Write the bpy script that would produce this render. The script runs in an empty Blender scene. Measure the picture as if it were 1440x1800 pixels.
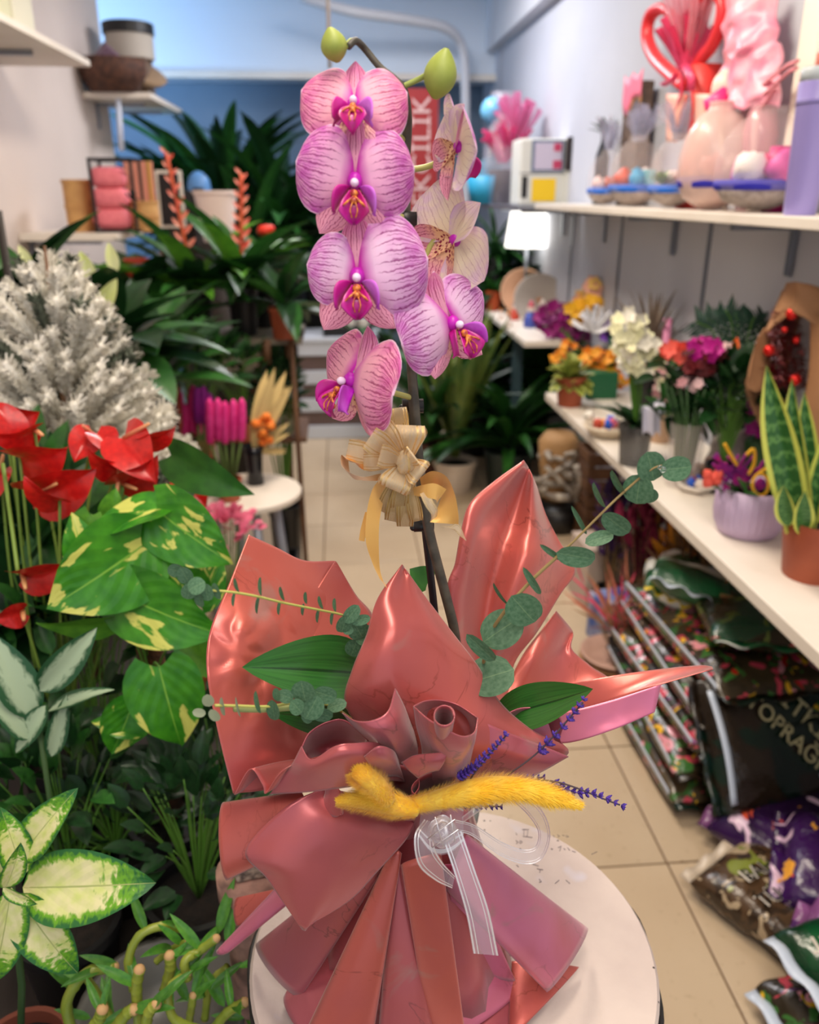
import bpy, math, random
from mathutils import Vector, Matrix, noise as mnoise
import bmesh
R = random.Random(7)
rad = math.radians
sc = bpy.context.scene
COL = sc.collection
# ---------------------------------------------------------------- camera
F = 1442.0; CH = 1.55; PITCH = math.atan(560 / F); YAW = math.atan(130 * math.cos(PITCH) / F)
cam_d = bpy.data.cameras.new('camera'); cam = bpy.data.objects.new('camera', cam_d); COL.objects.link(cam)
cam.location = (0, 0, CH); cam.rotation_euler = (math.pi / 2 - PITCH, 0, -YAW)
cam_d.sensor_fit = 'HORIZONTAL'; cam_d.sensor_width = 36; cam_d.lens = 36 * F / 1440
cam_d.clip_start = 0.02; cam_d.clip_end = 60
cam_d.dof.use_dof = True; cam_d.dof.focus_distance = 0.66; cam_d.dof.aperture_fstop = 6.8
sc.camera = cam
# ---------------------------------------------------------------- world, lights, exposure
w = bpy.data.worlds.new('world'); sc.world = w; w.use_nodes = True
w.node_tree.nodes['Background'].inputs[0].default_value = (0.80, 0.88, 1.0, 1); w.node_tree.nodes['Background'].inputs[1].default_value = 0.55
def area(name, loc, size, power, col, rot=(0, 0, 0)):
    l = bpy.data.lights.new(name, 'AREA'); l.shape = 'RECTANGLE'; l.size, l.size_y = size; l.energy = power; l.color = col
    o = bpy.data.objects.new(name, l); o.location = loc; o.rotation_euler = rot; COL.objects.link(o); return o
area('ceiling_lamp', (0.15, 0.35, 2.82), (0.35, 1.2), 17, (1, .87, .72))
area('front_fill_lamp', (0.0, -0.75, 2.7), (1.4, .35), 9, (1, .90, .80), (rad(25), 0, 0))  # added fill behind the camera, brightens the front of the wrapping
area('ceiling_lamp', (0.1, 2.6, 2.85), (0.35, 1.2), 26, (1, .86, .70))
area('ceiling_lamp', (0.3, 4.9, 2.9), (0.35, 1.2), 30, (.95, .92, .95))
area('window_daylight', (-2.45, 6.1, 1.9), (.9, 1.6), 46, (.36, .62, 1.0), (0, rad(-104), rad(52)))
sc.view_settings.view_transform = 'Standard'; sc.view_settings.look = 'None'; sc.view_settings.gamma = 1
sc.view_settings.use_curve_mapping = False; sc.view_settings.exposure = 0.74
# ---------------------------------------------------------------- geometry of the view: a pixel and one known plane give a place
_f = Vector((math.sin(YAW) * math.cos(PITCH), math.cos(YAW) * math.cos(PITCH), -math.sin(PITCH)))
_r = Vector((math.cos(YAW), -math.sin(YAW), 0)); _u = _r.cross(_f)
EYE = Vector((0, 0, CH))
def P(u, v, Y=None, Z=None, X=None):
    d = _f * F + _r * (u - 720) - _u * (v - 900)
    t = (Y / d.y) if Y is not None else ((Z - CH) / d.z if Z is not None else X / d.x)
    return EYE + d * t
HT = [.83]
def PH(u, v, k):                       # k is a distance into the shop; on the pedestal (HT .83) larger k is a height
    return P(u, v, Z=k) if k >= HT[0] else P(u, v, Y=k)
def mpp(p): return (p - EYE).dot(_f) / F            # metres per pixel at a place
def lin(c):
    return tuple(((x / 255) / 12.92 if x / 255 <= .04045 else ((x / 255 + .055) / 1.055) ** 2.4) for x in c) + (1,)
# ---------------------------------------------------------------- materials
class NT:
    def __init__(s, name):
        s.m = bpy.data.materials.new(name); s.m.use_nodes = True; s.t = s.m.node_tree
        s.b = s.t.nodes['Principled BSDF']; s.out = s.t.nodes['Material Output']
    def n(s, t, **k):
        x = s.t.nodes.new(t)
        for a, b in k.items(): setattr(x, a, b)
        return x
    def put(s, sock, val):
        if isinstance(val, bpy.types.NodeSocket): s.t.links.new(val, sock)
        elif val is not None: sock.default_value = val
    def math(s, op, a, b=None, clamp=False):
        x = s.n('ShaderNodeMath', operation=op, use_clamp=clamp); s.put(x.inputs[0], a)
        if b is not None: s.put(x.inputs[1], b)
        return x.outputs[0]
    def mix(s, f, a, b):
        x = s.n('ShaderNodeMix', data_type='RGBA'); s.put(x.inputs[0], f); s.put(x.inputs[6], a); s.put(x.inputs[7], b); return x.outputs[2]
    def ramp(s, v, lo, hi):
        x = s.n('ShaderNodeMapRange', clamp=True); s.put(x.inputs[0], v); x.inputs[1].default_value = lo; x.inputs[2].default_value = hi; return x.outputs[0]
    def co(s, kind='Object', scale=None):
        c = s.n('ShaderNodeTexCoord').outputs[kind]
        if scale is not None:
            mp = s.n('ShaderNodeMapping'); s.put(mp.inputs[0], c); mp.inputs[3].default_value = scale; c = mp.outputs[0]
        return c
    def world(s):
        return s.n('ShaderNodeNewGeometry').outputs['Position']
    def noise(s, vec, scale, detail=3, dist=0):
        x = s.n('ShaderNodeTexNoise'); s.put(x.inputs['Vector'], vec); x.inputs['Scale'].default_value = scale
        x.inputs['Detail'].default_value = detail; x.inputs['Distortion'].default_value = dist; return x.outputs[0]
    def voro(s, vec, scale, feat='F1', out='Distance', rnd=1):
        x = s.n('ShaderNodeTexVoronoi', feature=feat); s.put(x.inputs['Vector'], vec); x.inputs['Scale'].default_value = scale
        if 'Randomness' in x.inputs: x.inputs['Randomness'].default_value = rnd
        return x.outputs[out]
    def uv(s):
        x = s.n('ShaderNodeSeparateXYZ'); s.put(x.inputs[0], s.n('ShaderNodeTexCoord').outputs['UV']); return x.outputs[0], x.outputs[1]
    def sep(s, v):
        x = s.n('ShaderNodeSeparateXYZ'); s.put(x.inputs[0], v); return x.outputs
    def bump(s, h, strength=.3, dist=.002):
        x = s.n('ShaderNodeBump'); x.inputs['Strength'].default_value = strength; x.inputs['Distance'].default_value = dist
        s.put(x.inputs['Height'], h); s.put(s.b.inputs['Normal'], x.outputs[0])
    def rnd(s): return s.n('ShaderNodeObjectInfo').outputs['Random']
    def hsv(s, c, h=.5, sat=1, val=1):
        x = s.n('ShaderNodeHueSaturation'); s.put(x.inputs['Hue'], h); s.put(x.inputs['Saturation'], sat); s.put(x.inputs['Value'], val); s.put(x.inputs['Color'], c); return x.outputs[0]
    def fin(s, col=None, rough=.5, metal=0, spec=.5, coat=0, trans=0, alpha=1, translucent=0, sheen=0):
        b = s.b.inputs
        if col is not None: s.put(b['Base Color'], col)
        s.put(b['Roughness'], rough); s.put(b['Metallic'], metal); b['Specular IOR Level'].default_value = spec; b['Coat Weight'].default_value = coat
        b['Coat Roughness'].default_value = .15
        b['Transmission Weight'].default_value = trans; s.put(b['Alpha'], alpha); b['Sheen Weight'].default_value = sheen
        if translucent:
            t = s.n('ShaderNodeBsdfTranslucent'); s.put(t.inputs[0], col)
            mx = s.n('ShaderNodeMixShader'); mx.inputs[0].default_value = translucent
            s.t.links.new(s.b.outputs[0], mx.inputs[1]); s.t.links.new(t.outputs[0], mx.inputs[2]); s.t.links.new(mx.outputs[0], s.out.inputs[0])
        return s.m
_mc = {}
def pm(name, c, rough=.5, metal=0, c2=None, scale=6, bump=0, bs=60, rand=0, coat=0, alpha=1, spec=.5, trans=0, translucent=0, sheen=0, emit=0):
    if name in _mc: return _mc[name]
    t = NT(name); col = lin(c)
    v = t.world() if not rand else t.co()
    if c2: col = t.mix(t.ramp(t.noise(v, scale, 4), .35, .65), lin(c), lin(c2))
    if rand:
        r = t.rnd(); col = t.hsv(col if isinstance(col, bpy.types.NodeSocket) else lin(c), val=t.math('ADD', t.math('MULTIPLY', r, rand * 2), 1 - rand))
    if bump: t.bump(t.noise(v, bs, 3), bump, .003)
    t.fin(col, rough, metal, spec, coat, trans, alpha, translucent, sheen)
    if emit: t.put(t.b.inputs['Emission Color'], lin(c)); t.b.inputs['Emission Strength'].default_value = emit
    _mc[name] = t.m; return t.m
# ---------------------------------------------------------------- meshes
class MB:
    def __init__(s): s.v = []; s.f = []; s.uv = []
    def add(s, vs, fs, uv=None):
        k = len(s.v); s.v += [tuple(x) for x in vs]; s.f += [tuple(i + k for i in f) for f in fs]
        s.uv += uv if uv else [(0, 0)] * len(vs); return s
    def grid(s, fn, nu, nv, closed=False):
        vs, uv, fs = [], [], []
        for j in range(nv + 1):
            for i in range(nu + 1):
                a, b = i / nu, j / nv; vs.append(fn(a, b)); uv.append((a, b))
        for j in range(nv):
            for i in range(nu):
                k = j * (nu + 1) + i; fs.append((k, k + 1, k + nu + 2, k + nu + 1))
        return s.add(vs, fs, uv)
    def tube(s, pts, r, n=8, cap=True, flat=1):
        pts = [Vector(p) for p in pts]; m = len(pts); rs = r if isinstance(r, (list, tuple)) else [r] * m
        t = (pts[1] - pts[0]).normalized(); a = t.orthogonal().normalized(); vs, uv = [], []
        for i, p in enumerate(pts):
            t = (pts[min(i + 1, m - 1)] - pts[max(i - 1, 0)])
            if t.length < 1e-9: t = Vector((0, 0, 1))
            t.normalize(); a = (a - t * a.dot(t)).normalized(); b = t.cross(a)
            for k in range(n):
                q = 2 * math.pi * k / n; vs.append(p + (a * math.cos(q) + b * math.sin(q) * flat) * rs[i]); uv.append((k / n, i / (m - 1)))
        fs = [(i * n + k, i * n + (k + 1) % n, (i + 1) * n + (k + 1) % n, (i + 1) * n + k) for i in range(m - 1) for k in range(n)]
        if cap: fs += [tuple(range(n))[::-1], tuple((m - 1) * n + k for k in range(n))]
        return s.add(vs, fs, uv)
    def lathe(s, prof, c=(0, 0, 0), n=32, axis=None, wob=None):
        c = Vector(c); q = Vector((0, 0, 1)).rotation_difference(Vector(axis)) if axis is not None else None
        vs, uv = [], []
        for i, (r, z) in enumerate(prof):
            for k in range(n):
                a = 2 * math.pi * k / n; rr = r * (wob(a, z) if wob else 1)
                p = Vector((rr * math.cos(a), rr * math.sin(a), z))
                if q: p = q @ p
                vs.append(c + p); uv.append((k / n, i / (len(prof) - 1)))
        fs = [(i * n + k, i * n + (k + 1) % n, (i + 1) * n + (k + 1) % n, (i + 1) * n + k) for i in range(len(prof) - 1) for k in range(n)]
        if prof[0][0] > 1e-5: fs.append(tuple(range(n))[::-1])
        if prof[-1][0] > 1e-5: fs.append(tuple((len(prof) - 1) * n + k for k in range(n)))
        return s.add(vs, fs, uv)
    def box(s, c, d, rot=None, bev=0):
        c = Vector(c); x, y, z = d[0] / 2, d[1] / 2, d[2] / 2; e = min(bev, x * .9, y * .9, z * .9)
        if e <= 0: vs = [Vector((a * x, b * y, g * z)) for a in (-1, 1) for b in (-1, 1) for g in (-1, 1)]; fs = [(0, 1, 3, 2), (4, 6, 7, 5), (0, 4, 5, 1), (2, 3, 7, 6), (0, 2, 6, 4), (1, 5, 7, 3)]
        else:
            bm = bmesh.new(); bmesh.ops.create_cube(bm, size=1)
            for q in bm.verts: q.co = Vector((q.co.x * 2 * x, q.co.y * 2 * y, q.co.z * 2 * z))
            bmesh.ops.bevel(bm, geom=bm.edges[:], offset=e, segments=2, affect='EDGES', profile=.5)
            bm.verts.index_update(); vs = [q.co.copy() for q in bm.verts]; fs = [tuple(q.index for q in f.verts) for f in bm.faces]; bm.free()
        if rot is not None:
            M = rot if isinstance(rot, Matrix) else Matrix.Rotation(rot, 3, 'Z'); vs = [M @ q for q in vs]
        return s.add([c + q for q in vs], fs)
    def ball(s, c, r, sc3=(1, 1, 1), n=12, m=8, axis=None, wob=0):
        prof = [(math.sin(math.pi * i / m) * r, -math.cos(math.pi * i / m) * r) for i in range(m + 1)]
        k = len(s.v); s.lathe(prof, (0, 0, 0), n); c = Vector(c); q = Vector((0, 0, 1)).rotation_difference(Vector(axis)) if axis is not None else None
        for i in range(k, len(s.v)):
            p = Vector(s.v[i]); 
            if wob: p *= 1 + wob * mnoise.noise(p / r * 1.7 + c * 9)
            p = Vector((p.x * sc3[0], p.y * sc3[1], p.z * sc3[2]))
            s.v[i] = tuple(c + (q @ p if q else p))
        return s
    def mesh(s, name, mat, smooth=True):
        me = bpy.data.meshes.new(name); me.from_pydata(s.v, [], s.f)
        if any(u != (0, 0) for u in s.uv):
            l = me.uv_layers.new(name='uv'); idx = [0] * len(me.loops); me.loops.foreach_get('vertex_index', idx)
            fl = []
            for i in idx: fl += s.uv[i]
            l.data.foreach_set('uv', fl)
        if smooth: me.polygons.foreach_set('use_smooth', [True] * len(me.polygons))
        if mat: me.materials.append(mat)
        me.update(); return me
    def obj(s, name, mat, parent=None, smooth=True, solid=0, sub=0, auto=False):
        o = link(name, s.mesh(name, mat, smooth), parent)
        if sub: q = o.modifiers.new('sub', 'SUBSURF'); q.levels = q.render_levels = sub
        if solid: q = o.modifiers.new('solid', 'SOLIDIFY'); q.thickness = solid; q.offset = 0
        if auto:
            q = o.modifiers.new('es', 'EDGE_SPLIT'); q.split_angle = rad(35)
        return o
def link(name, data, parent=None, M=None):
    o = bpy.data.objects.new(name, data); COL.objects.link(o)
    if parent is not None:
        o.parent = parent
        if parent.parent is None: o.matrix_parent_inverse = Matrix.Translation(-parent.location)
    if M is not None: o.matrix_basis = M
    return o
def tag(o, label, cat, group=None, kind=None):
    if label: o['label'] = label
    if cat: o['category'] = cat
    if group: o['group'] = group
    if kind: o['kind'] = kind
    return o
def thing(name, label, cat, loc, group=None):
    o = bpy.data.objects.new(name, None); COL.objects.link(o); o.location = Vector(loc); o.empty_display_size = .02
    return tag(o, label, cat, group)
def struct(o): o['kind'] = 'structure'; return o
def stuff(o): o['kind'] = 'stuff'; return o
def copy_tree(o, parent=None):
    c = o.copy(); COL.objects.link(c)
    if parent is not None: c.parent = parent
    for ch in KIDS.get(o.name, []): copy_tree(ch, c)
    return c
KIDS = {}
def remember(root):
    for o in list(bpy.data.objects):
        if o.parent is not None: KIDS.setdefault(o.parent.name, [])
    KIDS.clear()
    for o in COL.objects:
        if o.parent is not None: KIDS.setdefault(o.parent.name, []).append(o)
def cr(p0, p1, p2, p3, t):
    return .5 * ((2 * p1) + (p2 - p0) * t + (2 * p0 - 5 * p1 + 4 * p2 - p3) * t * t + (3 * p1 - p0 - 3 * p2 + p3) * t ** 3)
def spl(pts, t):
    n = len(pts) - 1; x = min(max(t, 0), .99999) * n; i = int(x); t = x - i
    if n == 1: return pts[0] * (1 - t) + pts[1] * t
    g = lambda k: pts[k] if 0 <= k <= n else (2 * pts[0] - pts[1] if k < 0 else 2 * pts[n] - pts[n - 1])
    return cr(g(i - 1), pts[i], pts[i + 1], g(i + 2), t)
def curve(pts, n): pts = [Vector(p) for p in pts]; return [spl(pts, i / n) for i in range(n + 1)]
def patch(rows, nu=20, nv=24, crump=0, cs=30, fn=None, seed=0):
    rows = [[PH(*q) if not isinstance(q, Vector) else q for q in r] for r in rows]
    m = MB()
    def f(a, b):
        p = spl([spl(r, a) for r in rows], b)
        if fn: p = fn(p, a, b)
        if crump:
            q = Vector((p.x * cs + seed, p.y * cs, p.z * cs)); n1 = mnoise.noise(q)
            n2 = 1 - 2 * abs(mnoise.noise(q * .6 + Vector((9, 3, 1)))); c = mnoise.noise(q * 2.1 + Vector((3, 7, 1)))
            p = p + (EYE - p).normalized() * crump * (n1 + .8 * n2 + .4 * c)
        return p
    return m.grid(f, nu, nv)
def prof(tab, t):
    for (a, x), (b, y) in zip(tab, tab[1:]):
        if t <= b: return x + (y - x) * ((t - a) / (b - a) if b > a else 0)
    return tab[-1][1]
SH = dict(
    lance=lambda t: math.sin(math.pi * min(1, t ** .75)) ** .8 if 0 < t < 1 else 0,
    oval=lambda t: math.sqrt(max(0, 1 - (2 * t - 1) ** 2)),
    strap=lambda t: min(1, t * 6 + .35) * (1 - t ** 5),
    sword=lambda t: (.55 + .45 * math.sin(math.pi * min(1, t * .9 + .1))) * (1 - t ** 6) ,
    heart=lambda t: prof([(0, .50), (.05, .72), (.13, .9), (.25, 1), (.4, .97), (.55, .82), (.7, .6), (.85, .3), (.95, .1), (1, 0)], t),
    petal=lambda t: prof([(0, .10), (.05, .36), (.10, .55), (.18, .76), (.28, .90), (.4, .985), (.5, 1), (.62, .98), (.73, .91), (.82, .80), (.89, .67), (.94, .52), (.975, .34), (1, 0.0)], t),
    sepal=lambda t: prof([(0, .35), (.15, .6), (.35, .9), (.55, 1), (.7, .93), (.85, .65), (.95, .3), (1, 0)], t),
    needle=lambda t: 1 - t)
_lc = {}
def leafmesh(mat, shape='lance', asp=.35, fold=.15, droop=.5, wave=0, lobe=0, nl=10, nw=6, cup=0, seed=0, twist=0):
    key = (mat.name, shape, asp, fold, droop, wave, lobe, nl, nw, cup, seed, twist)
    if key in _lc: return _lc[key]
    m = MB(); sh = SH[shape]; rr = random.Random(seed); ph = rr.random() * 6
    def f(a, b):
        s = 2 * a - 1; w = sh(b) * asp / 2; th = droop * b
        y = (math.sin(th) / droop if abs(droop) > 1e-4 else b); z = (-(1 - math.cos(th)) / droop if abs(droop) > 1e-4 else 0)
        x = s * w; y -= lobe * abs(s) ** 1.4 * (1 - b) ** 3; zz = fold * abs(s) * w * 2 - cup * (s * s) * w * 2
        zz += wave * math.sin(b * 9 + ph + (2 if s > 0 else 0)) * abs(s) ** 1.5 * min(1, b * 4)
        tw = twist * b; x, zz = x * math.cos(tw) - zz * math.sin(tw), x * math.sin(tw) + zz * math.cos(tw)
        return Vector((x, y + zz * math.sin(th), z + zz * math.cos(th)))
    m.grid(f, nw, nl); me = m.mesh('leaf', mat); _lc[key] = me; return me
def frame(base, d, n):
    d = Vector(d).normalized(); n = Vector(n); n = (n - d * n.dot(d))
    n = n.normalized() if n.length > 1e-6 else d.orthogonal().normalized(); s = d.cross(n)
    return Matrix(((s.x, d.x, n.x, base[0]), (s.y, d.y, n.y, base[1]), (s.z, d.z, n.z, base[2]), (0, 0, 0, 1)))
def leaf(me, parent, base, d, n, L, W=1, name='leaf'):
    return link(name, me, parent, frame(base, d, n) @ Matrix.Diagonal((L * W, L, L, 1)))
def leafpx(me, parent, a, b, tilt=0, W=1, name='leaf', flip=0):
    A = a if isinstance(a, Vector) else PH(*a); B = b if isinstance(b, Vector) else PH(*b); d = B - A
    n = (EYE - (A + B) / 2).normalized(); n = Matrix.Rotation(rad(tilt), 3, d.normalized()) @ n
    return leaf(me, parent, A, d, n, d.length, W, name)
def rv(a=1): return Vector((R.uniform(-a, a), R.uniform(-a, a), R.uniform(-a, a)))
def sph(az, el): return Vector((math.cos(el) * math.cos(az), math.cos(el) * math.sin(az), math.sin(el)))
def text(parent, s, size, M, mat, name='lettering', ext=.0006, shear=0):
    c = bpy.data.curves.new(name, 'FONT'); c.body = s; c.size = size; c.extrude = ext; c.align_x = 'CENTER'; c.align_y = 'CENTER'; c.shear = shear
    c.resolution_u = 3; c.materials.append(mat); tmp = bpy.data.objects.new('tmp', c); me = bpy.data.meshes.new_from_object(tmp); bpy.data.objects.remove(tmp); return link(name, me, parent, M)
# ---------------------------------------------------------------- the setting
M_wall = pm('wall_paint', (226, 214, 206), .75, c2=(214, 202, 195), scale=1.2)
M_wallr = pm('cool_wall_paint', (200, 203, 213), .7, c2=(186, 190, 201), scale=1)
M_white = pm('white_laminate', (238, 230, 218), .45, c2=(228, 218, 205), scale=3)
M_wood = pm('brown_wood', (120, 84, 55), .6, c2=(88, 58, 38), scale=9)
M_crate = pm('pale_crate_wood', (196, 150, 100), .65, c2=(160, 112, 70), scale=12)
M_black = pm('black_plastic', (22, 22, 24), .4)
M_dark = pm('dark_soil', (34, 26, 20), .95, c2=(18, 14, 11), scale=60, bump=.8, bs=200)
M_terra = pm('terracotta_plastic', (170, 84, 52), .55, c2=(150, 70, 44), scale=8)
M_metal = pm('grey_metal', (150, 155, 165), .35, .8)
M_stem = pm('green_stem', (84, 132, 44), .5)
tm = NT('floor_tile'); c = tm.mix(tm.ramp(tm.noise(tm.world(), 2.2, 5), .3, .7), lin((206, 186, 158)), lin((192, 170, 142)))
c = tm.mix(tm.ramp(tm.noise(tm.world(), 45, 5), .62, .75), c, lin((170, 148, 120))); r_ = tm.rnd()
c = tm.hsv(c, val=tm.math('ADD', tm.math('MULTIPLY', r_, .06), .97)); M_tile = tm.fin(c, .28, spec=.45)
floor = struct(MB().box((0, 3, -.03), (6, 10, .05)).obj('floor', pm('grout', (128, 104, 80), .9)))
tx, ty = .4375, .4615
tme = MB().box((0, 0, 0), (tx - .006, ty - .006, .008), bev=.0015).mesh('tile', M_tile, False)
for i in range(-4, 6):
    for j in range(-2, 14):
        x = -.104 + (i + .5) * tx; y = 1.525 + (j - 2 + .5) * ty
        link('tile', tme, floor, Matrix.Translation((x, y, -.0045 + R.uniform(-.0004, .0004))))
def wall(name, c, d, m): return struct(MB().box(c, d).obj(name, m, smooth=False))
wall('wall_left', (-1.42, 2.1, 1.46), (.1, 7.2, 2.93), M_wall)
wall('wall_right', (1.30, 3, 1.46), (.1, 9.2, 2.93), M_wallr)
wall('wall_alcove', (-2.0, 5.72, 1.46), (1.25, .06, 2.93), M_wall)
wall('wall_far_left', (-2.6, 6.6, 1.46), (.1, 1.9, 2.93), M_wall)
wall('wall_back', (-.6, 7.6, 1.46), (4.2, .1, 2.93), pm('grey_blue_paint', (120, 140, 158), .6, c2=(100, 120, 140), scale=1))
wall('ceiling', (0, 3, 2.97), (6, 10, .08), pm('ceiling_paint', (222, 226, 232), .8))
wall('trim_bulkhead', (-.6, 7.28, 2.66), (4.2, .5, .55), pm('bulkhead_paint', (226, 236, 246), .6))
wall('trim_ledge', (-.6, 7.0, 2.375), (4.2, .06, .045), M_white)
wall('trim_soffit', (1.21, 3, 2.75), (.08, 9.2, .4), pm('soffit_paint', (214, 216, 222), .6))
for i, u in enumerate((1005, 1090, 1245)):
    p = P(u, 460, X=1.25); wall('trim_%d' % (i + 1), (1.246, p.y, .9), (.012, .012, 1.2), M_metal)
p = P(1245, 460, X=1.25)
wall('window_1', (1.24, 2.25, 2.0), (.03, .22, .9), pm('warm_white_frame', (250, 244, 228), .5))
wall('baseboard_right', (1.245, 3, .04), (.012, 9, .08), M_white)
# shelves on the right side
def shelf(name, label, x0, x1, y0, y1, ztop, th, m=M_white, br=True):
    t = thing(name, label, 'shelf', ((x0 + x1) / 2, y0, ztop - th))
    MB().box(((x0 + x1) / 2, (y0 + y1) / 2, ztop - th / 2), (abs(x1 - x0), y1 - y0, th), bev=.003).obj('board', m, t, False)
    if br:
        wx = max(x0, x1, key=abs); n = max(2, int((y1 - y0) / .8)); s = 1 if wx > 0 else -1
        for i in range(n):
            y = y0 + (i + .5) * (y1 - y0) / n; k = MB()
            k.box((wx - s * .007, y, ztop - th - .07), (.014, .02, .14)).box((wx - s * abs(x1 - x0) * .4, y, ztop - th - .01), (abs(x1 - x0) * .7, .02, .02)); k.obj('bracket', M_metal, t, False)
    return t
shelf('wall_shelf', 'long cream wall shelf carrying the glass terrariums and the purple tumbler', 1.0, 1.245, 1.0, 4.35, 1.503, .026)
shelf('wall_shelf', 'short grey wall shelf under the white printer beyond the cream shelf', .92, 1.245, 4.37, 5.6, 1.49, .02, M_metal)
shelf('display_shelf', 'long cream display shelf carrying flower pots, vases and the snake plant', .875, 1.245, .3, 3.42, .75, .032)
t = shelf('display_shelf', 'far white display shelf with two round baskets and small ornaments', .92, 1.245, 4.07, 5.3, .86, .03)
MB().box((.98, 4.5, .42), (.05, .05, .82)).obj('leg', pm('teal_metal', (60, 84, 92), .5), t, False)
shelf('wall_shelf', 'upper white wall shelf near the camera with pale green boxes on it', -1.365, -1.0, 2.2, 3.95, 2.065, .025)
shelf('wall_shelf', 'second white wall shelf holding the brown bowl and round hat box', -1.365, -1.0, 5.16, 6.15, 2.07, .03)
# ---------------------------------------------------------------- round pedestal
Z0 = .837; DC = Vector((.095, .61, Z0))
t = NT('speckled_top'); wv = t.world(); c = t.mix(t.ramp(t.noise(wv, 7, 5), .35, .7), lin((206, 192, 184)), lin((178, 162, 158)))
c = t.mix(t.ramp(t.noise(wv, 14, 2), .62, .72), c, lin((196, 196, 214)))
sp = t.math('LESS_THAN', t.voro(wv, 95), .13); sp = t.math('MULTIPLY', sp, t.math('GREATER_THAN', t.noise(wv, 25, 2), .6)); c = t.mix(sp, c, lin((70, 60, 58)))
t.bump(t.noise(wv, 120, 4), .35, .001); M_top = t.fin(c, .42, spec=.4)
ped = thing('pedestal', 'round white speckled pedestal under the wrapped orchid', 'pedestal', (DC.x, DC.y, 0))
MB().lathe([(0, Z0 - .03), (.196, Z0 - .03), (.2, Z0 - .027), (.203, Z0 - .004), (.2, Z0), (0, Z0)], (DC.x, DC.y, 0), 72).obj('top', M_top, ped, auto=True)
MB().lathe([(.14, 0), (.145, .02), (.165, .3), (.186, .6), (.192, Z0 - .03)], (DC.x, DC.y, 0), 72, wob=lambda a, z: 1 + .006 * math.sin(a * 36)).obj('column', pm('grey_zinc', (150, 152, 162), .5, .3, c2=(110, 110, 118), scale=12), ped)
ring = [(DC.x + (.2045 + .0022 * math.sin(a * 9) ) * math.cos(a), DC.y + .2045 * math.sin(a), Z0 - .016 + .002 * math.sin(a * 11)) for a in [2 * math.pi * i / 90 for i in range(91)]]
MB().tube(ring, .0028, 6).obj('rim', pm('black_rubber', (24, 22, 24), .6), ped)
M_ink = pm('pen_ink', (60, 60, 84), .8)
def ink(segs, z=Z0 + .0004):
    m = MB()
    for s in segs: m.tube([P(a, b, Z=z) for a, b in s], .00028, 4)
    return m
segs = [[(907, 1464), (909, 1468)], [(918, 1458), (930, 1458)], [(921, 1458), (921, 1468)], [(928, 1460), (927, 1470)], [(919, 1470), (936, 1472)], [(907, 1477), (911, 1480), (908, 1483)], [(914, 1477), (918, 1480), (915, 1483), (913, 1479)],
        [(962, 1468), (967, 1469), (966, 1472)], [(972, 1468), (975, 1471)], [(980, 1467), (984, 1470), (981, 1472)], [(988, 1468), (993, 1469)], [(996, 1468), (1000, 1471), (996, 1472), (995, 1469)],
        [(981, 1490), (987, 1487), (984, 1496)], [(991, 1491), (994, 1494)], [(998, 1490), (1002, 1495)], [(1006, 1496), (1012, 1498)], [(908, 1520), (912, 1524)], [(936, 1519), (947, 1522)], [(944, 1527), (955, 1529)], [(950, 1528), (949, 1534)], [(948, 1545), (952, 1550), (948, 1551)], [(1040, 1502), (1050, 1497)], [(976, 1553), (983, 1547)], [(995, 1547), (1002, 1553)]]
ink(segs).obj('pen_marks', M_ink, ped)
# ---------------------------------------------------------------- orchid materials
def petal_mat(name, base, edge, vein, back, n=11, yel=None):
    t = NT(name); u, v = t.uv(); a = t.math('ABSOLUTE', t.math('SUBTRACT', t.math('MULTIPLY', u, 2), 1))
    ob = t.co('Object', (1, 1, 1)); nz = t.noise(ob, 5, 3); nz2 = t.noise(ob, 15, 3)
    uu = t.math('ADD', u, t.math('MULTIPLY', t.math('SUBTRACT', nz, .5), .07))
    uu = t.math('ADD', uu, t.math('MULTIPLY', t.math('SUBTRACT', nz2, .5), .035))
    def veins(k, lo, hi, width, ph=0):
        s = t.math('ABSOLUTE', t.math('SINE', t.math('ADD', t.math('MULTIPLY', uu, math.pi * k), ph)))
        l = t.math('SUBTRACT', 1, t.ramp(s, width * .35, width))
        return t.math('MULTIPLY', l, t.ramp(v, lo, hi))
    V = t.math('MAXIMUM', veins(n, .22, .42, .30), veins(n * 2, .42, .62, .38, .7)); V = t.math('MAXIMUM', V, veins(n * 3.4, .66, .82, .5, 1.9))
    V = t.math('MULTIPLY', V, t.ramp(t.math('ADD', nz2, t.math('MULTIPLY', v, .3)), .35, .6))
    E = t.math('MAXIMUM', t.ramp(v, .38, .95), t.ramp(a, .45, .98)); E = t.math('MULTIPLY', E, t.ramp(nz, .25, .55))
    c = t.mix(E, lin(base), lin(edge)); c = t.mix(t.math('MULTIPLY', V, .88), c, lin(vein))
    heart = t.math('SUBTRACT', 1, t.ramp(v, .05, .24)); c = t.mix(heart, c, lin((196, 20, 170)))
    rim = t.math('MAXIMUM', t.ramp(v, .965, .985), t.ramp(a, .955, .985)); c = t.mix(t.math('MULTIPLY', rim, .75), c, lin((246, 214, 238)))
    bv = t.math('MAXIMUM', veins(n, .1, .3, .16), veins(n * 2, .5, .7, .2, .7))
    bc = t.mix(E, lin(back), lin((222, 190, 218))); bc = t.mix(t.math('MULTIPLY', bv, .55), bc, lin((150, 90, 120)))
    bf = t.n('ShaderNodeNewGeometry').outputs['Backfacing']; c = t.mix(bf, c, bc)
    return t.fin(c, .5, spec=.3, sheen=.3, translucent=.22)
PM = petal_mat('orchid_petal', (240, 178, 214), (198, 76, 184), (140, 20, 108), (238, 224, 196))
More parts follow.
